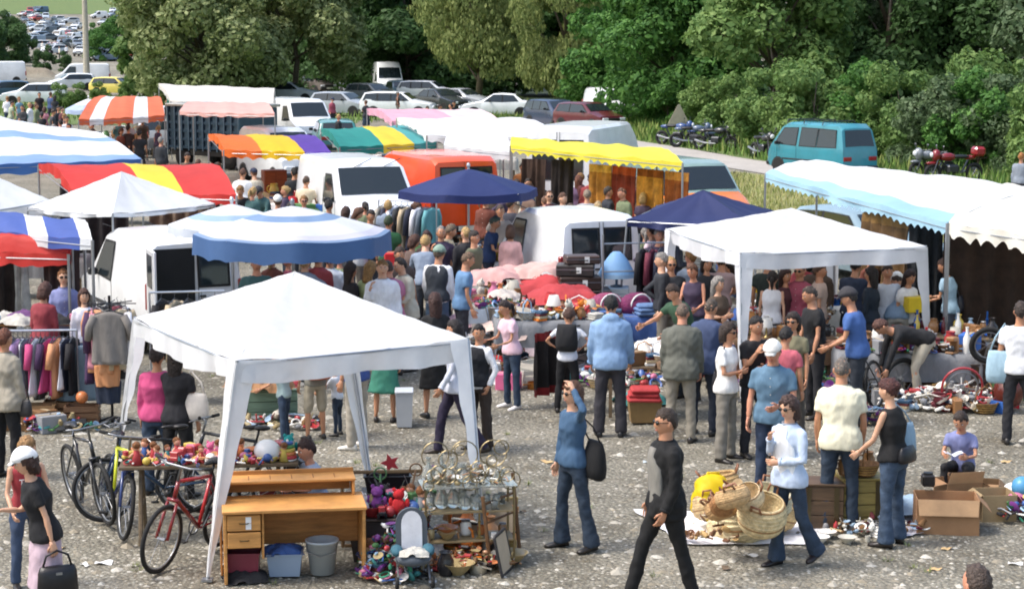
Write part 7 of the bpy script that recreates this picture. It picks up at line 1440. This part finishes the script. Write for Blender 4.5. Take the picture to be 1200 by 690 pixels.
q = MB(); q.lathe([(0, 0), (.08, 0), (.2, .18), (.21, .3), (.12, .46), (.06, .52), (.09, .58), (.07, .58), (.04, .5), (0, .48)], n=22); o = q.build('amphora', M('glaze', '5a2820'), None, True, Wp(1172, 480)); o.rotation_euler = (0, R(24), 0); tag(o, 'brown glazed amphora leaning at the right end of the goods', 'amphora')
# ---------------- crockery stall under the right gazebo ----------------
WK = ['vase', 'bowl', 'jug', 'plate_stack', 'mug', 'teapot', 'jar', 'coffee_maker', 'carton', 'table_lamp', 'bottle', 'radio', 'saucepan', 'candlestick']; WC = ['eceae4', 'eceae4', 'c8c4b8', '9fc0dc', '2f62b0', '7c5a38', 'e3c32c', '2c2a2c', 'c3262c', 'a9743c', '8a8c90', '5c2028']
fn = tabletop('back table of the crockery stall under the right gazebo', 930, 355, .78, 2.6, .7, R(-2), '8a7a60', 'eceae4'); scatter('on the back crockery table', fn, 40, WK, WC, 31, (.75, 1.15), .15)
fn = tabletop('left table of the crockery stall beside the front gazebo leg', 905, 392, .72, 1.7, .7, R(4), '7c6a50', '7c5a38'); scatter('on the left crockery table', fn, 28, WK, WC, 32, (.75, 1.1), .15)
fn = tabletop('front table of the crockery stall behind the man in bright blue', 1062, 410, .62, 1.9, .7, R(-4), '7c6a50', '8a8c90'); scatter('on the front crockery table', fn, 40, WK, WC, 33, (.75, 1.15), .14)
fn = tabletop('right table of the crockery stall before the man in white', 1118, 392, .7, 1.2, .6, R(-10), '7c6a50'); scatter('on the right crockery table', fn, 20, WK+['basket'], WC, 34, (.75, 1.1), .15)
scatter('on the ground before the crockery stall', ground_fn(1035, 482, 1180, 462), 24, ['carton', 'bowl', 'saucepan', 'book_stack', 'radio', 'basket', 'crate'], ['7c5a38', '2c2a2c', 'a9743c', 'c3262c', 'eceae4', '8a8c90', '2f62b0'], 35, (.8, 1.15), .22)
scatter('on the ground left of the crockery', ground_fn(860, 470, 1000, 440), 14, ['carton', 'crate', 'basket', 'carton', 'book_stack'], ['7c5a38', 'a9743c', '8a8c90', '2c2a2c', 'c3262c', '4f7a48'], 36, (.9, 1.4), .34)
for u, lb in ((1114, 'white bucket before the woman in light blue'), (1128, 'white bucket right of the other white bucket')): bin_(Vector((*Wp(u, 452).xy, .0)), .26, .26, .3, 'e4e6e8', lb, 'bucket')
small('carton', 'e3c32c', Wp(1073, 365, .95), .2, 1.1, 'yellow picture box held over the crockery table by the bending person')
q = MB(); q.lathe([(0, 0), (.5, 0), (.5, .02), (.48, .5), (.38, .85), (.2, 1.02), (0, 1.05)], n=24); q.v = [(x, y*.25, z) for x, y, z in q.v]; tag(q.build('folded_tent', M('cloth', '2c3c34'), None, True, Wp(1145, 345, .6)), 'dark green domed tent standing in the shade under the cream awning', 'tent')
# ---------------- central stall ----------------
fn = tabletop('grey covered table of the central stall', 655, 372, .75, 1.9, .8, R(5), '8a8c90', '8a8c90'); scatter('on the grey covered table', fn, 30, ['basket', 'teddy_bear', 'bowl', 'mug', 'table_lamp', 'book_stack', 'folded_cloth', 'jug', 'doll'], WC+['e07c28', 'd86a94'], 41, (.75, 1.1), .15)
fn2 = tabletop('table of cushions behind the grey covered one', 628, 342, .72, 2.2, .9, R(5), '6a5a44', '2c2a2c')
small('cloth_heap', 'c81822', fn2(.52, .6), 0, 2.1, 'big red duvet heaped on the table of cushions'); small('cloth_heap', 'c41c26', fn2(.75, .2), .5, 1.4, 'red blanket hanging right of the big red duvet')
small('cloth_heap', 'e2a8a0', fn2(.2, .8)+Vector((0, 0, .15)), .3, 1.9, 'pink flowered eiderdown behind the red duvet'); small('cloth_heap', 'e0b0a4', fn2(.55, .95)+Vector((0, 0, .22)), .1, 1.7, 'second pink flowered eiderdown above the red duvet')
small('cloth_heap', 'b8e0c8', fn2(.18, .3), 0, 1.0, 'mint green cushion left of the red duvet'); small('cloth_heap', 'e4e2dc', fn2(.1, .55), 0, 1.2, 'white cushion left of the red duvet'); small('cloth_heap', '8c8a82', fn2(.04, .2), .4, 1.1, 'grey cushion at the left end of the table of cushions'); small('cloth_heap', '7a4a1c', fn2(.0, .1)-Vector((.3, .2, 0)), .4, .9, 'golden brown fur cushion left of the grey cushion')
def suitcase(P, rz, w, d, h, c, label, lay=True):
    r = thing('suitcase', label, 'suitcase', P, rz); q = MB(); q.box((0, 0, h/2), (w, d, h), ch=.02); q.build('shell', M('leather', c), r); q = MB(); q.box((0, 0, h*.6), (w+.006, d+.006, .015)); q.build('seam', M('metal', '8a8c90'), r); q = MB(); q.tube([(-.07, -d/2, h*.5), (-.06, -d/2-.04, h*.5), (.06, -d/2-.04, h*.5), (.07, -d/2, h*.5)], .01, 6); q.build('handle', M('leather', '1a1816'), r); q = MB(); q.box((w*.1, -d/2-.008, h*.55), (.08, .006, .1)); q.build('label_card', M('card', 'e8e6e0'), r); return r
B0 = Wp(680, 367, .4); bin_(Vector((B0.x, B0.y, 0)), .9, .6, .76, '2e2622', 'dark trunk under the suitcases', 'trunk', '2e2622', 'leather')
suitcase(Vector((B0.x-.02, B0.y, .8)), .1, .68, .44, .22, '3a2a22', 'lower brown suitcase on the dark trunk'); suitcase(Vector((B0.x-.08, B0.y, 1.025)), -.08, .62, .4, .19, '34302e', 'middle dark suitcase of the stack'); suitcase(Vector((B0.x+.02, B0.y+.02, 1.22)), .15, .56, .36, .14, '4a3a34', 'top suitcase of the stack on the dark trunk')
P = Vector((*Wp(722, 392).xy, 0)); r = thing('appliance', 'pale grey appliance on a stand under the blue lampshade', 'appliance', P, R(-4)); q = MB(); q.box((0, 0, .62), (.42, .4, .36), ch=.015); q.build('body', M('plastic', 'c4ccd0'), r)
for k in range(4): q = MB(); q.box((0, -.203, .52+.06*k), (.34, .008, .02)); q.build('grille_bar', M('plastic', '9aa4aa'), r)
for sx in (-1, 1):
    for sy in (-1, 1): q = MB(); q.box((sx*.18, sy*.16, .22), (.04, .04, .44)); q.build('leg', POLE, r)
r = thing('table_lamp', 'lamp with a large pale blue fabric shade in front of the small white van', 'lamp', P+Vector((0, 0, .8))); q = MB(); q.lathe([(0, 0), (.1, 0), (.1, .02), (.02, .04), (.03, .2), (.015, .35), (0, .35)]); q.build('base', M('metal', '6a6c70'), r, True); q = MB(); q.lathe([(.3, .22), (.29, .25), (.2, .42), (.1, .55), (.06, .58), (0, .585)], n=24, cap=False); q.build('lamp_shade', M('tarp', '8ab8e4'), r, True); q = MB(); q.lathe([(.305, .16), (.3, .23)], n=24, cap=False); q.build('fringe', M('tarp', 'b4d4ec'), r, True)
# white rack
P = Vector((*Wp(748, 400).xy, 0)); r = thing('display_rack', 'white metal display rack right of the small white van', 'rack', P, R(12))
for x in (-.6, .0, .5): q = MB(); q.tube([(x, 0, 0), (x, 0, 1.75)], .016, 7); q.build('post', POLE, r)
for z in (.75, 1.15, 1.6): q = MB(); q.tube([(-.6, 0, z), (.5, 0, z)], .013, 7); q.build('bar', POLE, r)
for i, c in enumerate(['1c1a20', '7a1f3c', '2a3048']): garment(P+Vector((.05+.15*i, 0, 1.5)), R(70), c, GC[c]+' coat on the white display rack', 'coat', .8, .05)
# purple wicker basket, red and orange cloths
P = Wp(745, 368, .78); fn3 = tabletop('table with the purple wicker basket and bright cloths', 735, 366, .75, 1.6, .8, R(2), '8a8c90', '2f62b0')
for c, x, n_ in (('6a1f4c', .6, 'purple'), ('8a3a5c', .28, 'wine coloured')):
    Q = fn3(x, .5); r = thing('pet_basket', n_+' domed wicker basket with a white rim on the bright cloth table', 'basket', Q, .4); q = MB(); q.ell((0, 0, .1), (.3, .22, .2), 18, 10); q.build('dome', M('straw', c), r, True); q = MB(); q.torus((0, -.16, .12), .17, .014, 'y', 24, 6); q.build('rim', M('plastic', 'e4e2de'), r, True)
    for k in range(4): q = MB(); q.torus((0, 0, .04+.05*k), .3*math.sqrt(1-(k*.25-.2)**2)*.9, .012, 'z', 24, 5); q.v = [(x_, y_*.74, z_) for x_, y_, z_ in q.v]; q.build('weave_band', M('straw', c), r, True)
small('cloth_heap', 'd82028', fn3(.05, .7), 0, 1.2, 'red cloth left of the wine coloured basket'); small('cloth_heap', 'e88a28', fn3(.05, .3), .4, 1.1, 'orange cloth in front of the red cloth'); small('cloth_heap', 'd01c50', fn3(-.1, .1), .4, 1.1, 'crimson cloth at the left of the bright cloth table'); small('folded_cloth', '5a84bc', fn3(.7, .05), .2, 1.3, 'folded blue jeans before the purple basket')
fn4 = tabletop('low table between the two men seen from behind', 765, 425, .68, 1.3, .7, R(-3), '6a5a44'); scatter('on the low table between the two men', fn4, 18, ['basket', 'book_stack', 'cloth_heap', 'jug', 'carton', 'bowl'], ['7c5a38', 'a9743c', 'eceae4', '2f9a98', '5c2028'], 44, (.8, 1.1), .15)
small('cloth_heap', '2f9a98', Vector((*Wp(750, 470).xy, 0)), .2, 1.2, 'teal cloth on the ground behind the red folded cloth'); scatter('on the ground of the central stall', ground_fn(560, 455, 720, 430), 24, ['carton', 'crate', 'basket', 'cloth_heap', 'book_stack', 'saucepan'], ['8a8c90', 'eceae4', '2c2a2c', 'a9743c', 'd86a94', 'c8c4b8'], 45, (.8, 1.2), .2)
fn5 = tabletop('left table of the central stall beside the man in light blue', 575, 352, .72, 1.1, .7, R(3), '8a8c90', 'c8c4b8'); scatter('on the left table of the central stall', fn5, 10, ['teddy_bear', 'vase', 'bowl', 'folded_cloth', 'table_lamp', 'jug'], ['7c5a38', 'eceae4', 'd86a94', 'e07c28', 'c8c4b8'], 46, (.9, 1.3), .18)
# black coat over a chair
P = Vector((*Wp(642, 457).xy, 0)); hanging('long black coat with a dark red lining hung by the bending child', (626, 392), (664, 384), .98, .85, '1c1614', 3, 'hanging_coat', 'coat', '7a1c1c')
# folding chairs
def folding_chair(u, v, rz, label, c='c9ccd0'):
    P = Wp(u, v); r = thing('folding_chair', label, 'chair', P, R(rz)); m = M('metal', c)
    for sx in (-1, 1): q = MB(); q.tube([(sx*.22, -.2, 0), (sx*.22, .18, .85)], .012, 6); q.build('frame_tube', m, r); q = MB(); q.tube([(sx*.2, .25, 0), (sx*.2, -.15, .45)], .012, 6); q.build('leg', m, r)
    q = MB(); q.box((0, .02, .45), (.42, .38, .02), ch=.006); q.build('seat', M('cloth', 'd8dad8'), r); q = MB(); q.box((0, .15, .72), (.42, .015, .22), rx=R(-24), ch=.004); q.build('backrest', M('cloth', 'd8dad8'), r); return r
folding_chair(562, 428, 30, 'metal folding chair left of the girl in pale pink'); folding_chair(625, 425, -20, 'metal folding chair right of the girl in pale pink')
P = Wp(598, 395, .0); scatter('around the folding chairs', ground_fn(535, 440, 610, 415), 16, ['carton', 'vase', 'folded_cloth', 'book_stack'], ['eceae4', 'c3262c', '8a8c90', 'c8c4b8'], 47, (1, 1.3), .22)
for i, (u, v, c, n_) in enumerate([(640, 375, 'c0b088', 'sand'), (760, 300, '7c5a38', 'brown')]): pass
# ---------------- farther stalls ----------------
FK = ['carton', 'vase', 'book_stack', 'basket', 'table_lamp', 'bowl', 'cloth_heap', 'jug']; FC = ['7c5a38', 'a9743c', 'eceae4', 'c3262c', '2f62b0', '2c2a2c', '4f7a48', 'e3c32c']
for (u, v, w, d, n, sd, lb) in [(355, 255, 2.6, .9, 16, 51, 'bric-a-brac table behind the blue parasol'), (322, 232, 2.0, .8, 10, 52, 'table before the reddish cabinet'), (640, 232, 2.2, .8, 12, 53, 'left table under the yellow awning'), (745, 248, 2.4, .8, 14, 54, 'table before the hanging carpets'), (140, 162, 2.6, .9, 12, 55, 'table under the orange and white awning'), (560, 305, 1.6, .7, 12, 56, 'table under the navy parasol'), (505, 318, 1.4, .6, 8, 57, 'small table before the jackets'), (1150, 330, 2.4, .7, 14, 58, 'shaded table under the cream awning'), (40, 300, 2.0, .7, 10, 59, 'table under the leftmost red awning'), (180, 228, 2.2, .8, 8, 60, 'table under the red and yellow awning'), (560, 185, 2.6, .8, 10, 61, 'table under the grey-fringed white awning'), (440, 188, 2.2, .8, 8, 62, 'table under the teal and yellow awning')]:
    f_ = tabletop(lb, u, v, .75, w, d, R((sd*7) % 20-10), '7c6a50', ('eceae4', 'c8c4b8', '2c2a2c', '8a8c90')[sd % 4]); scatter('on the '+lb, f_, n, FK, FC, sd, (1.1, 1.7), .24)
q = MB(); P = Wp(322, 262); r = thing('cabinet', 'tall reddish wooden cabinet under the orange end of the awning', 'cabinet', P, R(20)); q.box((0, 0, .7), (.6, .4, 1.4), ch=.01); q.build('body', M('wood', '7a3c1c'), r)
for sx in (-1, 1): q = MB(); q.box((sx*.145, -.205, .7), (.27, .015, 1.3), ch=.004); q.build('door', M('wood', '8a4824'), r)
# ---------------- bags and things carried ----------------
def sbag(W__, x, y, z, c, label, size=(.26, .1, .3), strap=True, kind='leather', name='shoulder_bag', sx=1):
    T = W__['T']; cen = W__['up']*z+Vector((x, 0, 0))+W__['fw']*y; m3 = T.to_3x3(); ang = math.atan2(m3[1][0], m3[0][0]); sc_ = W__['sc']; w_, d_, h_ = size
    L0 = T @ cen; r = thing(name, label, 'bag', L0, ang); q = MB()
    q.rings([[(cos(a)*w_/2*k*abs(cos(a))**-.3 if abs(cos(a)) > .1 else cos(a)*w_/2*k, sin(a)*d_/2*k2, zz*h_) for a in [2*PI*j/16+.01 for j in range(16)]] for k, k2, zz in ((.75, .5, -.5), (.95, 1, -.42), (1, 1.1, -.2), (.95, .9, .2), (.85, .55, .42), (.8, .3, .5))]); o = q.build('body', M(kind, c), r, True)
    if strap: q = MB(); sh = T @ (W__['J'][sx][0]+W__['up']*.065); sh = sh-L0; sh.rotate(Matrix.Rotation(-ang, 3, 'Z')); q.tube([(-w_*.36, 0, h_*.45), sh*.5+Vector((-w_*.25, -.02, h_*.25)), sh+Vector((0, .03, 0)), sh*.5+Vector((w_*.3, .02, h_*.25)), (w_*.36, 0, h_*.45)], .011, 5, sq=.6); q.build('strap', M(kind, c), r, True)
    return r
sbag(w1, -.2, -.14, .02, '111216', 'black shoulder bag on the back of the woman with her hand on her head', (.3, .16, .38), True, 'cloth', sx=-1)
sbag(w5, .24, -.02, .1, '8fb4cc', 'pale blue flowered bag hanging from the shoulder of the woman in black', (.32, .14, .38), True, 'cloth', sx=1)
sbag(w5, .0, -.15, .02, '18181c', 'small black belt bag on the back of the woman in the sleeveless top', (.3, .12, .16), False)
sbag(w12, -.12, -.16, .04, '1c1a20', 'black bag on the hip of the woman in the white t-shirt', (.26, .1, .26), True)
sbag(w20, .1, -.14, .06, '22222c', 'dark bag on the hip of the woman in light blue', (.24, .1, .24), True)
sbag(w22, -.24, .0, .0, 'a8d0e4', 'pale blue bag hanging at the right edge beside the man in white', (.3, .14, .4), True, 'cloth', sx=-1)
sbag(w22, .2, -.1, .05, '1c2030', 'dark jacket bundle tied at the waist of the man at the right edge', (.3, .16, .3), False, 'cloth')
sbag(w23, 0, -.17, .3, '1e1e22', 'black rucksack low on the back of the bending child', (.3, .18, .36), True, 'cloth', 'rucksack')
sbag(w38, 0, -.2, .3, 'e2641c', 'orange rucksack on the back of the person in khaki shorts', (.36, .22, .4), True, 'cloth', 'rucksack')
sbag(w30b, .24, .0, .12, 'd8d0c8', 'white handbag of the woman in black trousers', (.3, .12, .3), True)
sbag(w31, .22, .05, -.1, '2c2a2c', 'dark handbag of the person in the beige jacket', (.24, .1, .2), True)
h_ = hnd(w33, -1); r = thing('handbag', 'black leather handbag held by the woman in the white cap', 'bag', h_+Vector((.02, 0, -.25)), R(25)); q = MB(); q.rings([[(cos(a)*.17*k, sin(a)*.07*k2, z) for a in [2*PI*j/16 for j in range(16)]] for k, k2, z in ((.9, .7, -.13), (1.02, 1, -.08), (.95, .9, .08), (.85, .4, .13))]); q.build('body', M('leather', '141216'), r, True); q = MB(); q.tube([(-.12, 0, .12), (-.09, 0, .22), (0, 0, .26), (.09, 0, .22), (.12, 0, .12)], .01, 6); q.build('handle', M('leather', '141216'), r, True); q = MB(); q.box((0, -.07, .08), (.05, .01, .02)); q.build('clasp', RIM, r)
h_ = hnd(w7, -1); q = MB(); 
# writing on the red top: white letters, as on the shirt of the boy
tc = bpy.data.curves.new('lettering', 'FONT'); tc.body = 'TILIG'; tc.size = .1; tc.extrude = .002; tc.align_x = 'CENTER'
to = bpy.data.objects.new('lettering', tc); COL.objects.link(to); dg = bpy.context.evaluated_depsgraph_get(); me = bpy.data.meshes.new_from_object(to.evaluated_get(dg)); bpy.data.objects.remove(to)
lo = bpy.data.objects.new('lettering', me); COL.objects.link(lo); me.materials.append(M('cloth', 'eceae8')); lo.parent = w32['root']
m4 = (w32['root'].matrix_basis.inverted() @ w32['T']); up_, fw_ = w32['up'], w32['fw']; po = up_*.3+fw_*.14; bas = Matrix((Vector((-1, 0, 0)), up_, fw_)).transposed().to_4x4(); lo.matrix_local = m4 @ Matrix.Translation(po) @ bas
scatter('on the ground around the left clothes rail', ground_fn(0, 505, 60, 497), 3, ['carton', 'basket'], ['8a8c90', '7c5a38'], 71, (1, 1.2), .3)
for u, v in ((122, 658),): q = MB(); q.grid(lambda a, b: ((a-.5)*.16, (b-.5)*.11, .012+.012*sin(a*5+b*4)), 6, 5); P = Wp(u, v); tag(q.build('paper_scrap', M('card', 'eeeeee'), None, True, Vector((P.x, P.y, gz(P.x, P.y)))), 'scrap of white paper on the gravel right of the black handbag', 'paper')
for u, v in ((596, 625),): q = MB(); q.lathe([(0, 0), (.06, 0), (.1, .02), (.095, .024), (0, .01)]); P = Wp(u, v); tag(q.build('saucer', M('glaze', 'e8e8e8'), None, True, Vector((P.x, P.y, gz(P.x, P.y)+.01))), 'white saucer on the gravel right of the wooden rack', 'saucer')

# ---------------- jumble in front ----------------
JC = ['2f62b0', '7a3f86', '2f9a98', '4f7a48', 'c3262c', 'eceae4', '2c2a2c', '9fc0dc', '8a8c90', '7c5a38', 'b9a26a']
scatter('in front of the toy heap', lambda a, b: fg(a, b*.35)+Vector((0, 0, .01)), 16, ['toy_truck', 'clock', 'radio', 'saucepan', 'candlestick', 'mug', 'book_stack', 'jug', 'picture_frame'], JC, 81, (.7, 1.1), .07)
scatter('around the legs of the shelf stand', ground_fn(505, 672, 600, 640), 18, ['candlestick', 'picture_frame', 'clock', 'bottle', 'saucepan', 'jug', 'bowl', 'mug', 'basket'], ['b9a26a', '7c5a38', 'c88f5a', 'e07c28', 'c8c4b8', '2c2a2c', '8a8c90'], 82, (.8, 1.2), .1)
rn = random.Random(12)
for k in range(7):
    x0 = 440+12*k+rn.uniform(-5, 5); P = Vector((*Wp(x0, 655-rn.uniform(0, 25)).xy, .05)); q = MB(); a = rn.uniform(0, 6); h_ = rn.uniform(.4, .75); q.tube([(0, 0, 0), (.1*cos(a), .1*sin(a), h_*.6), (.22*cos(a), .15*sin(a), h_)], .011, 6); q.torus((.22*cos(a), .15*sin(a), h_), .06, .008, 'y', 14, 4)
    c = JC[(k*3) % 11]; tag(q.build('umbrella_handle', M('plastic', c), None, True, P), CN[c]+' hooked stick poking out of the toy heap, %s from the left' % ('first', 'second', 'third', 'fourth', 'fifth', 'sixth', 'seventh')[k], 'stick', 'sticks in the toy heap')
for k in range(9):
    a = -.4+.1*k; q = MB(); q.torus((a, -.21+.05*(k % 3), .78+.11*(k % 4)), .05+.02*(k % 3), .006, 'y', 14, 4); o = q.build('wire_scroll', MS, bpy.data.objects['shelf_stand'])
# litter
rn = random.Random(31)
LW = ['left of the woman in blue', 'behind the woman in blue', 'between the gazebo leg and the woman in blue', 'right of the man in black', 'below the white cloth', 'in front of the cardboard boxes', 'left of the balding head', 'right of the balding head', 'left of the bicycles', 'in front of the bicycles', 'right of the sitting boy', 'behind the sitting boy', 'beside the brown carton', 'in the open gravel behind the man in black']
for (u, v), w in zip([(612, 600), (640, 540), (590, 585), (850, 665), (880, 650), (1110, 640), (1095, 665), (1190, 660), (70, 640), (100, 660), (1180, 540), (1140, 520), (700, 520), (760, 540)], LW):
    q = MB(); a = rn.uniform(0, 3); w_ = rn.uniform(.04, .09); q.grid(lambda s_, t: ((s_-.5)*w_*2, (t-.5)*w_, .01+.012*sin(s_*6+a)*cos(t*4)), 6, 4); P = Wp(u, v); c, n_ = rn.choice([('e6e4de', 'white'), ('c8a878', 'tan'), ('b8c4cc', 'bluish'), ('6a5a48', 'brown')]); tag(q.build('paper_scrap', M('card', c), None, True, Vector((P.x, P.y, gz(P.x, P.y)+.004)), rn.uniform(0, 3)), n_+' scrap of litter on the gravel '+w, 'litter', 'litter on the gravel')
wb = MB(); rn = random.Random(77)
for k in range(90):
    y = 15.5+22*rn.random()**1.5; x = (rn.random()-.5)*y*.54; z = gz(x, y)
    for j in range(14): a = rn.uniform(0, 6.3); h_ = rn.uniform(.02, .06); d = rn.uniform(.01, .05); wb.add([(x+cos(a)*d-sin(a)*.006, y+sin(a)*d+cos(a)*.006, z), (x+cos(a)*d+sin(a)*.006, y+sin(a)*d-cos(a)*.006, z), (x+cos(a)*d*2.2, y+sin(a)*d*2.2, z+h_)], [(0, 1, 2)])
stuff(wb.build('weeds', M('card', '7a8250')), 'small weeds growing in the trodden gravel', 'weeds')

for (u, v, z, c, s_, lb) in [(596, 392, .5, 'e8c8b8', 1.6, 'pale pink blanket heaped at the left of the grey covered table'), (612, 372, .75, 'b8ae9c', 1.2, 'cream bedspread heaped beside the mint cushion'), (660, 352, .85, 'c81e28', 1.9, 'second red quilt below the suitcases'), (560, 392, .35, '8a8078', 1.5, 'grey-brown blanket low left of the girl in pale pink'), (700, 362, .8, 'e0a040', 1.1, 'amber cloth right of the seated woman'), (590, 350, .8, 'cfc4b8', 1.1, 'beige pillow pile behind the cream bedspread'), (640, 412, .0, 'd8c8d0', 1.6, 'pale lilac sheet on the ground under the grey covered table'), (690, 440, .0, '2c3448', 1.4, 'dark blue heap of clothes on the ground by the child'), (585, 432, .0, 'e4dccc', 1.3, 'ivory cloth on the ground behind the girl in pale pink'), (735, 440, .0, 'b0522c', 1.3, 'rust coloured cloth heap behind the red folded cloth'), (770, 410, .7, 'e6e2da', 1.3, 'white linen heap on the low table between the two men'), (540, 380, .5, 'd0a0a8', 1.2, 'dusty pink cloth heap by the man in light blue')]:
    P = Wp(u, v, z); small('cloth_heap', c, P, u*.7, s_, lb)

# ---------------- piles too mixed to count ----------------
def pile(label, P, rx, ry, h, n, cols, seed, s=1.0, rz=0, name='bric_a_brac_pile'):
    rn = random.Random(seed); q = MB(); mats = [M(('plastic', 'glaze', 'cloth', 'card')[i % 4], c) for i, c in enumerate(cols)]
    for k in range(n):
        a, d = rn.uniform(0, 2*PI), rn.random()**.5; x, y = cos(a)*d*rx, sin(a)*d*ry; z = h*(1-d**2)*rn.uniform(.35, 1)+.02; q.k = rn.randrange(len(mats)); t = rn.randrange(7); e = rn.uniform(.02, .055)*s
        X = Matrix.Translation((x, y, z)) @ Matrix.Rotation(rn.uniform(0, 6), 4, 'Z') @ Matrix.Rotation(rn.uniform(-1.2, 1.2), 4, 'X'); q.X = X
        if t == 0: q.torus((0, 0, 0), e*1.2, e*.25, 'z', 10, 4)
        elif t == 1: q.box((0, 0, 0), (e*2.4, e*1.6, e*.8), ch=e*.2)
        elif t == 2: q.lathe([(0, 0), (e*.6, 0), (e*.8, e), (e*.4, e*1.8), (e*.45, e*2.1), (0, e*2)], n=8)
        elif t == 3: q.tube([(-e*3, 0, 0), (0, e*.6, e*.6), (e*3, 0, 0)], e*.22, 5)
        elif t == 4: q.ell((0, 0, 0), (e*1.1, e*.8, e*.7), 8, 5)
        elif t == 5: q.box((0, 0, 0), (e*3.6, e*.5, e*.35)); q.tube([(0, 0, 0), (0, e, e*1.6)], e*.2, 4)
        else: q.lathe([(0, 0), (e*.9, 0), (e*1.5, e*.5), (e*1.4, e*.5), (e*.8, e*.1), (0, e*.1)], n=10)
    q.X = None; o = q.build(name, mats, None, True, P, rz); smooth_by_angle(o, 45); return stuff(o, label, 'bric-a-brac')
JC2 = JC+['3a8a6a', 'd86a94', '5a2a6a', 'e4e0d8', '1c1c20']; G0 = lambda u, v, z=0: Vector((*Wp(u, v).xy, z))
pile('mound of small coloured toys and trinkets between the desk and the pushchair', G0(458, 674), .3, .25, .5, 260, JC2, 1, .8)
pile('coloured trinkets heaped on the low bench behind the pushchair', G0(456, 650, .4), .36, .2, .22, 190, JC2, 2, .75)
pile('tangle of brass and glass pieces on top of the shelf stand', G0(548, 655, .74), .4, .15, .16, 120, ['c8c4b8', 'b9a26a', '8c7f60', 'e4e2da', '5a4a38', 'c88f5a'], 3, .6)
pile('small mixed pieces on the gravel below the shelf stand', G0(545, 662), .5, .22, .16, 150, ['b9a26a', '7c5a38', 'e07c28', 'c8c4b8', '2c2a2c', 'd8a070', 'c3262c'], 4, .7)
pile('small toys scattered over the long toy table', G0(246, 629, .755), .82, .2, .05, 150, ['c3262c', 'e3c32c', 'eceae4', 'd86a94', 'c3262c', '2f9a98', '2f62b0', 'd8a070'], 5, .6, R(6))
WP2 = ['eceae4', 'c8c4b8', '8a8c90', '7c5a38', '2c2a2c', 'd8d0c0', '9fc0dc', '5c2028', 'b9a26a', 'c3262c', 'eceae4']
for i, (u, v, z, rx, ry, h, n, sc_, lb) in enumerate([(930, 430, .79, 1.2, .3, .1, 150, 1, 'small crockery crowded on the back crockery table'), (1062, 463, .63, .85, .3, .12, 150, 1, 'small crockery crowded on the front crockery table'), (1110, 476, 0, .9, .4, .3, 200, 1.3, 'mixed goods heaped on the ground before the front crockery table'), (935, 462, 0, 1.2, .4, .35, 170, 1.4, 'mixed goods heaped on the ground below the left crockery table'), (655, 430, .76, .8, .3, .1, 130, 1, 'small goods crowded on the grey covered table'), (575, 415, .73, .5, .3, .14, 110, 1, 'small goods crowded on the left table of the central stall'), (575, 432, 0, .5, .5, .3, 140, 1.3, 'mixed goods heaped on the ground left of the girl in pale pink'), (720, 448, 0, .8, .4, .25, 140, 1.3, 'mixed goods on the ground between the child and the red cloth'), (560, 345, .76, .7, .3, .15, 120, 1.2, 'small goods heaped under the navy parasol'), (1010, 495, 0, .5, .3, .2, 90, 1.2, 'mixed goods by the black bicycle at the crockery stall'), (790, 440, 0, .7, .5, .3, 120, 1.4, 'mixed goods on the ground left of the crockery stall'), (1165, 470, 0, .4, .25, .2, 80, 1.2, 'mixed goods around the amphora'), (1030, 622, 0, .5, .2, .12, 90, .9, 'small pieces on the ground round the olive chest'), (1196, 606, 0, .3, .2, .18, 60, 1, 'toys heaped below the play balls at the right edge'), (330, 500, 0, .6, .3, .14, 90, 1.1, 'mixed goods on the ground beside the low green trunk'), (50, 502, 0, .7, .2, .14, 80, 1.1, 'mixed goods on the ground under the left clothes rail')]):
    pile(lb, G0(u, v, z), rx, ry, h, n, WP2 if i % 2 == 0 else JC2, 20+i, sc_)

pile('brown leather handles and straps tangled among the straw baskets', Wp(866, 612, .3), .36, .3, .42, 110, ['8a5a3c', 'a87848', 'c9a772', '7a4a30', 'e2cfa6'], 51, .75)
pile('brown straps lying on the white cloth before the baskets', G0(840, 636, .03), .35, .12, .1, 40, ['8a5a3c', 'a87848', 'e2cfa6', 'c9a772'], 52, .7)
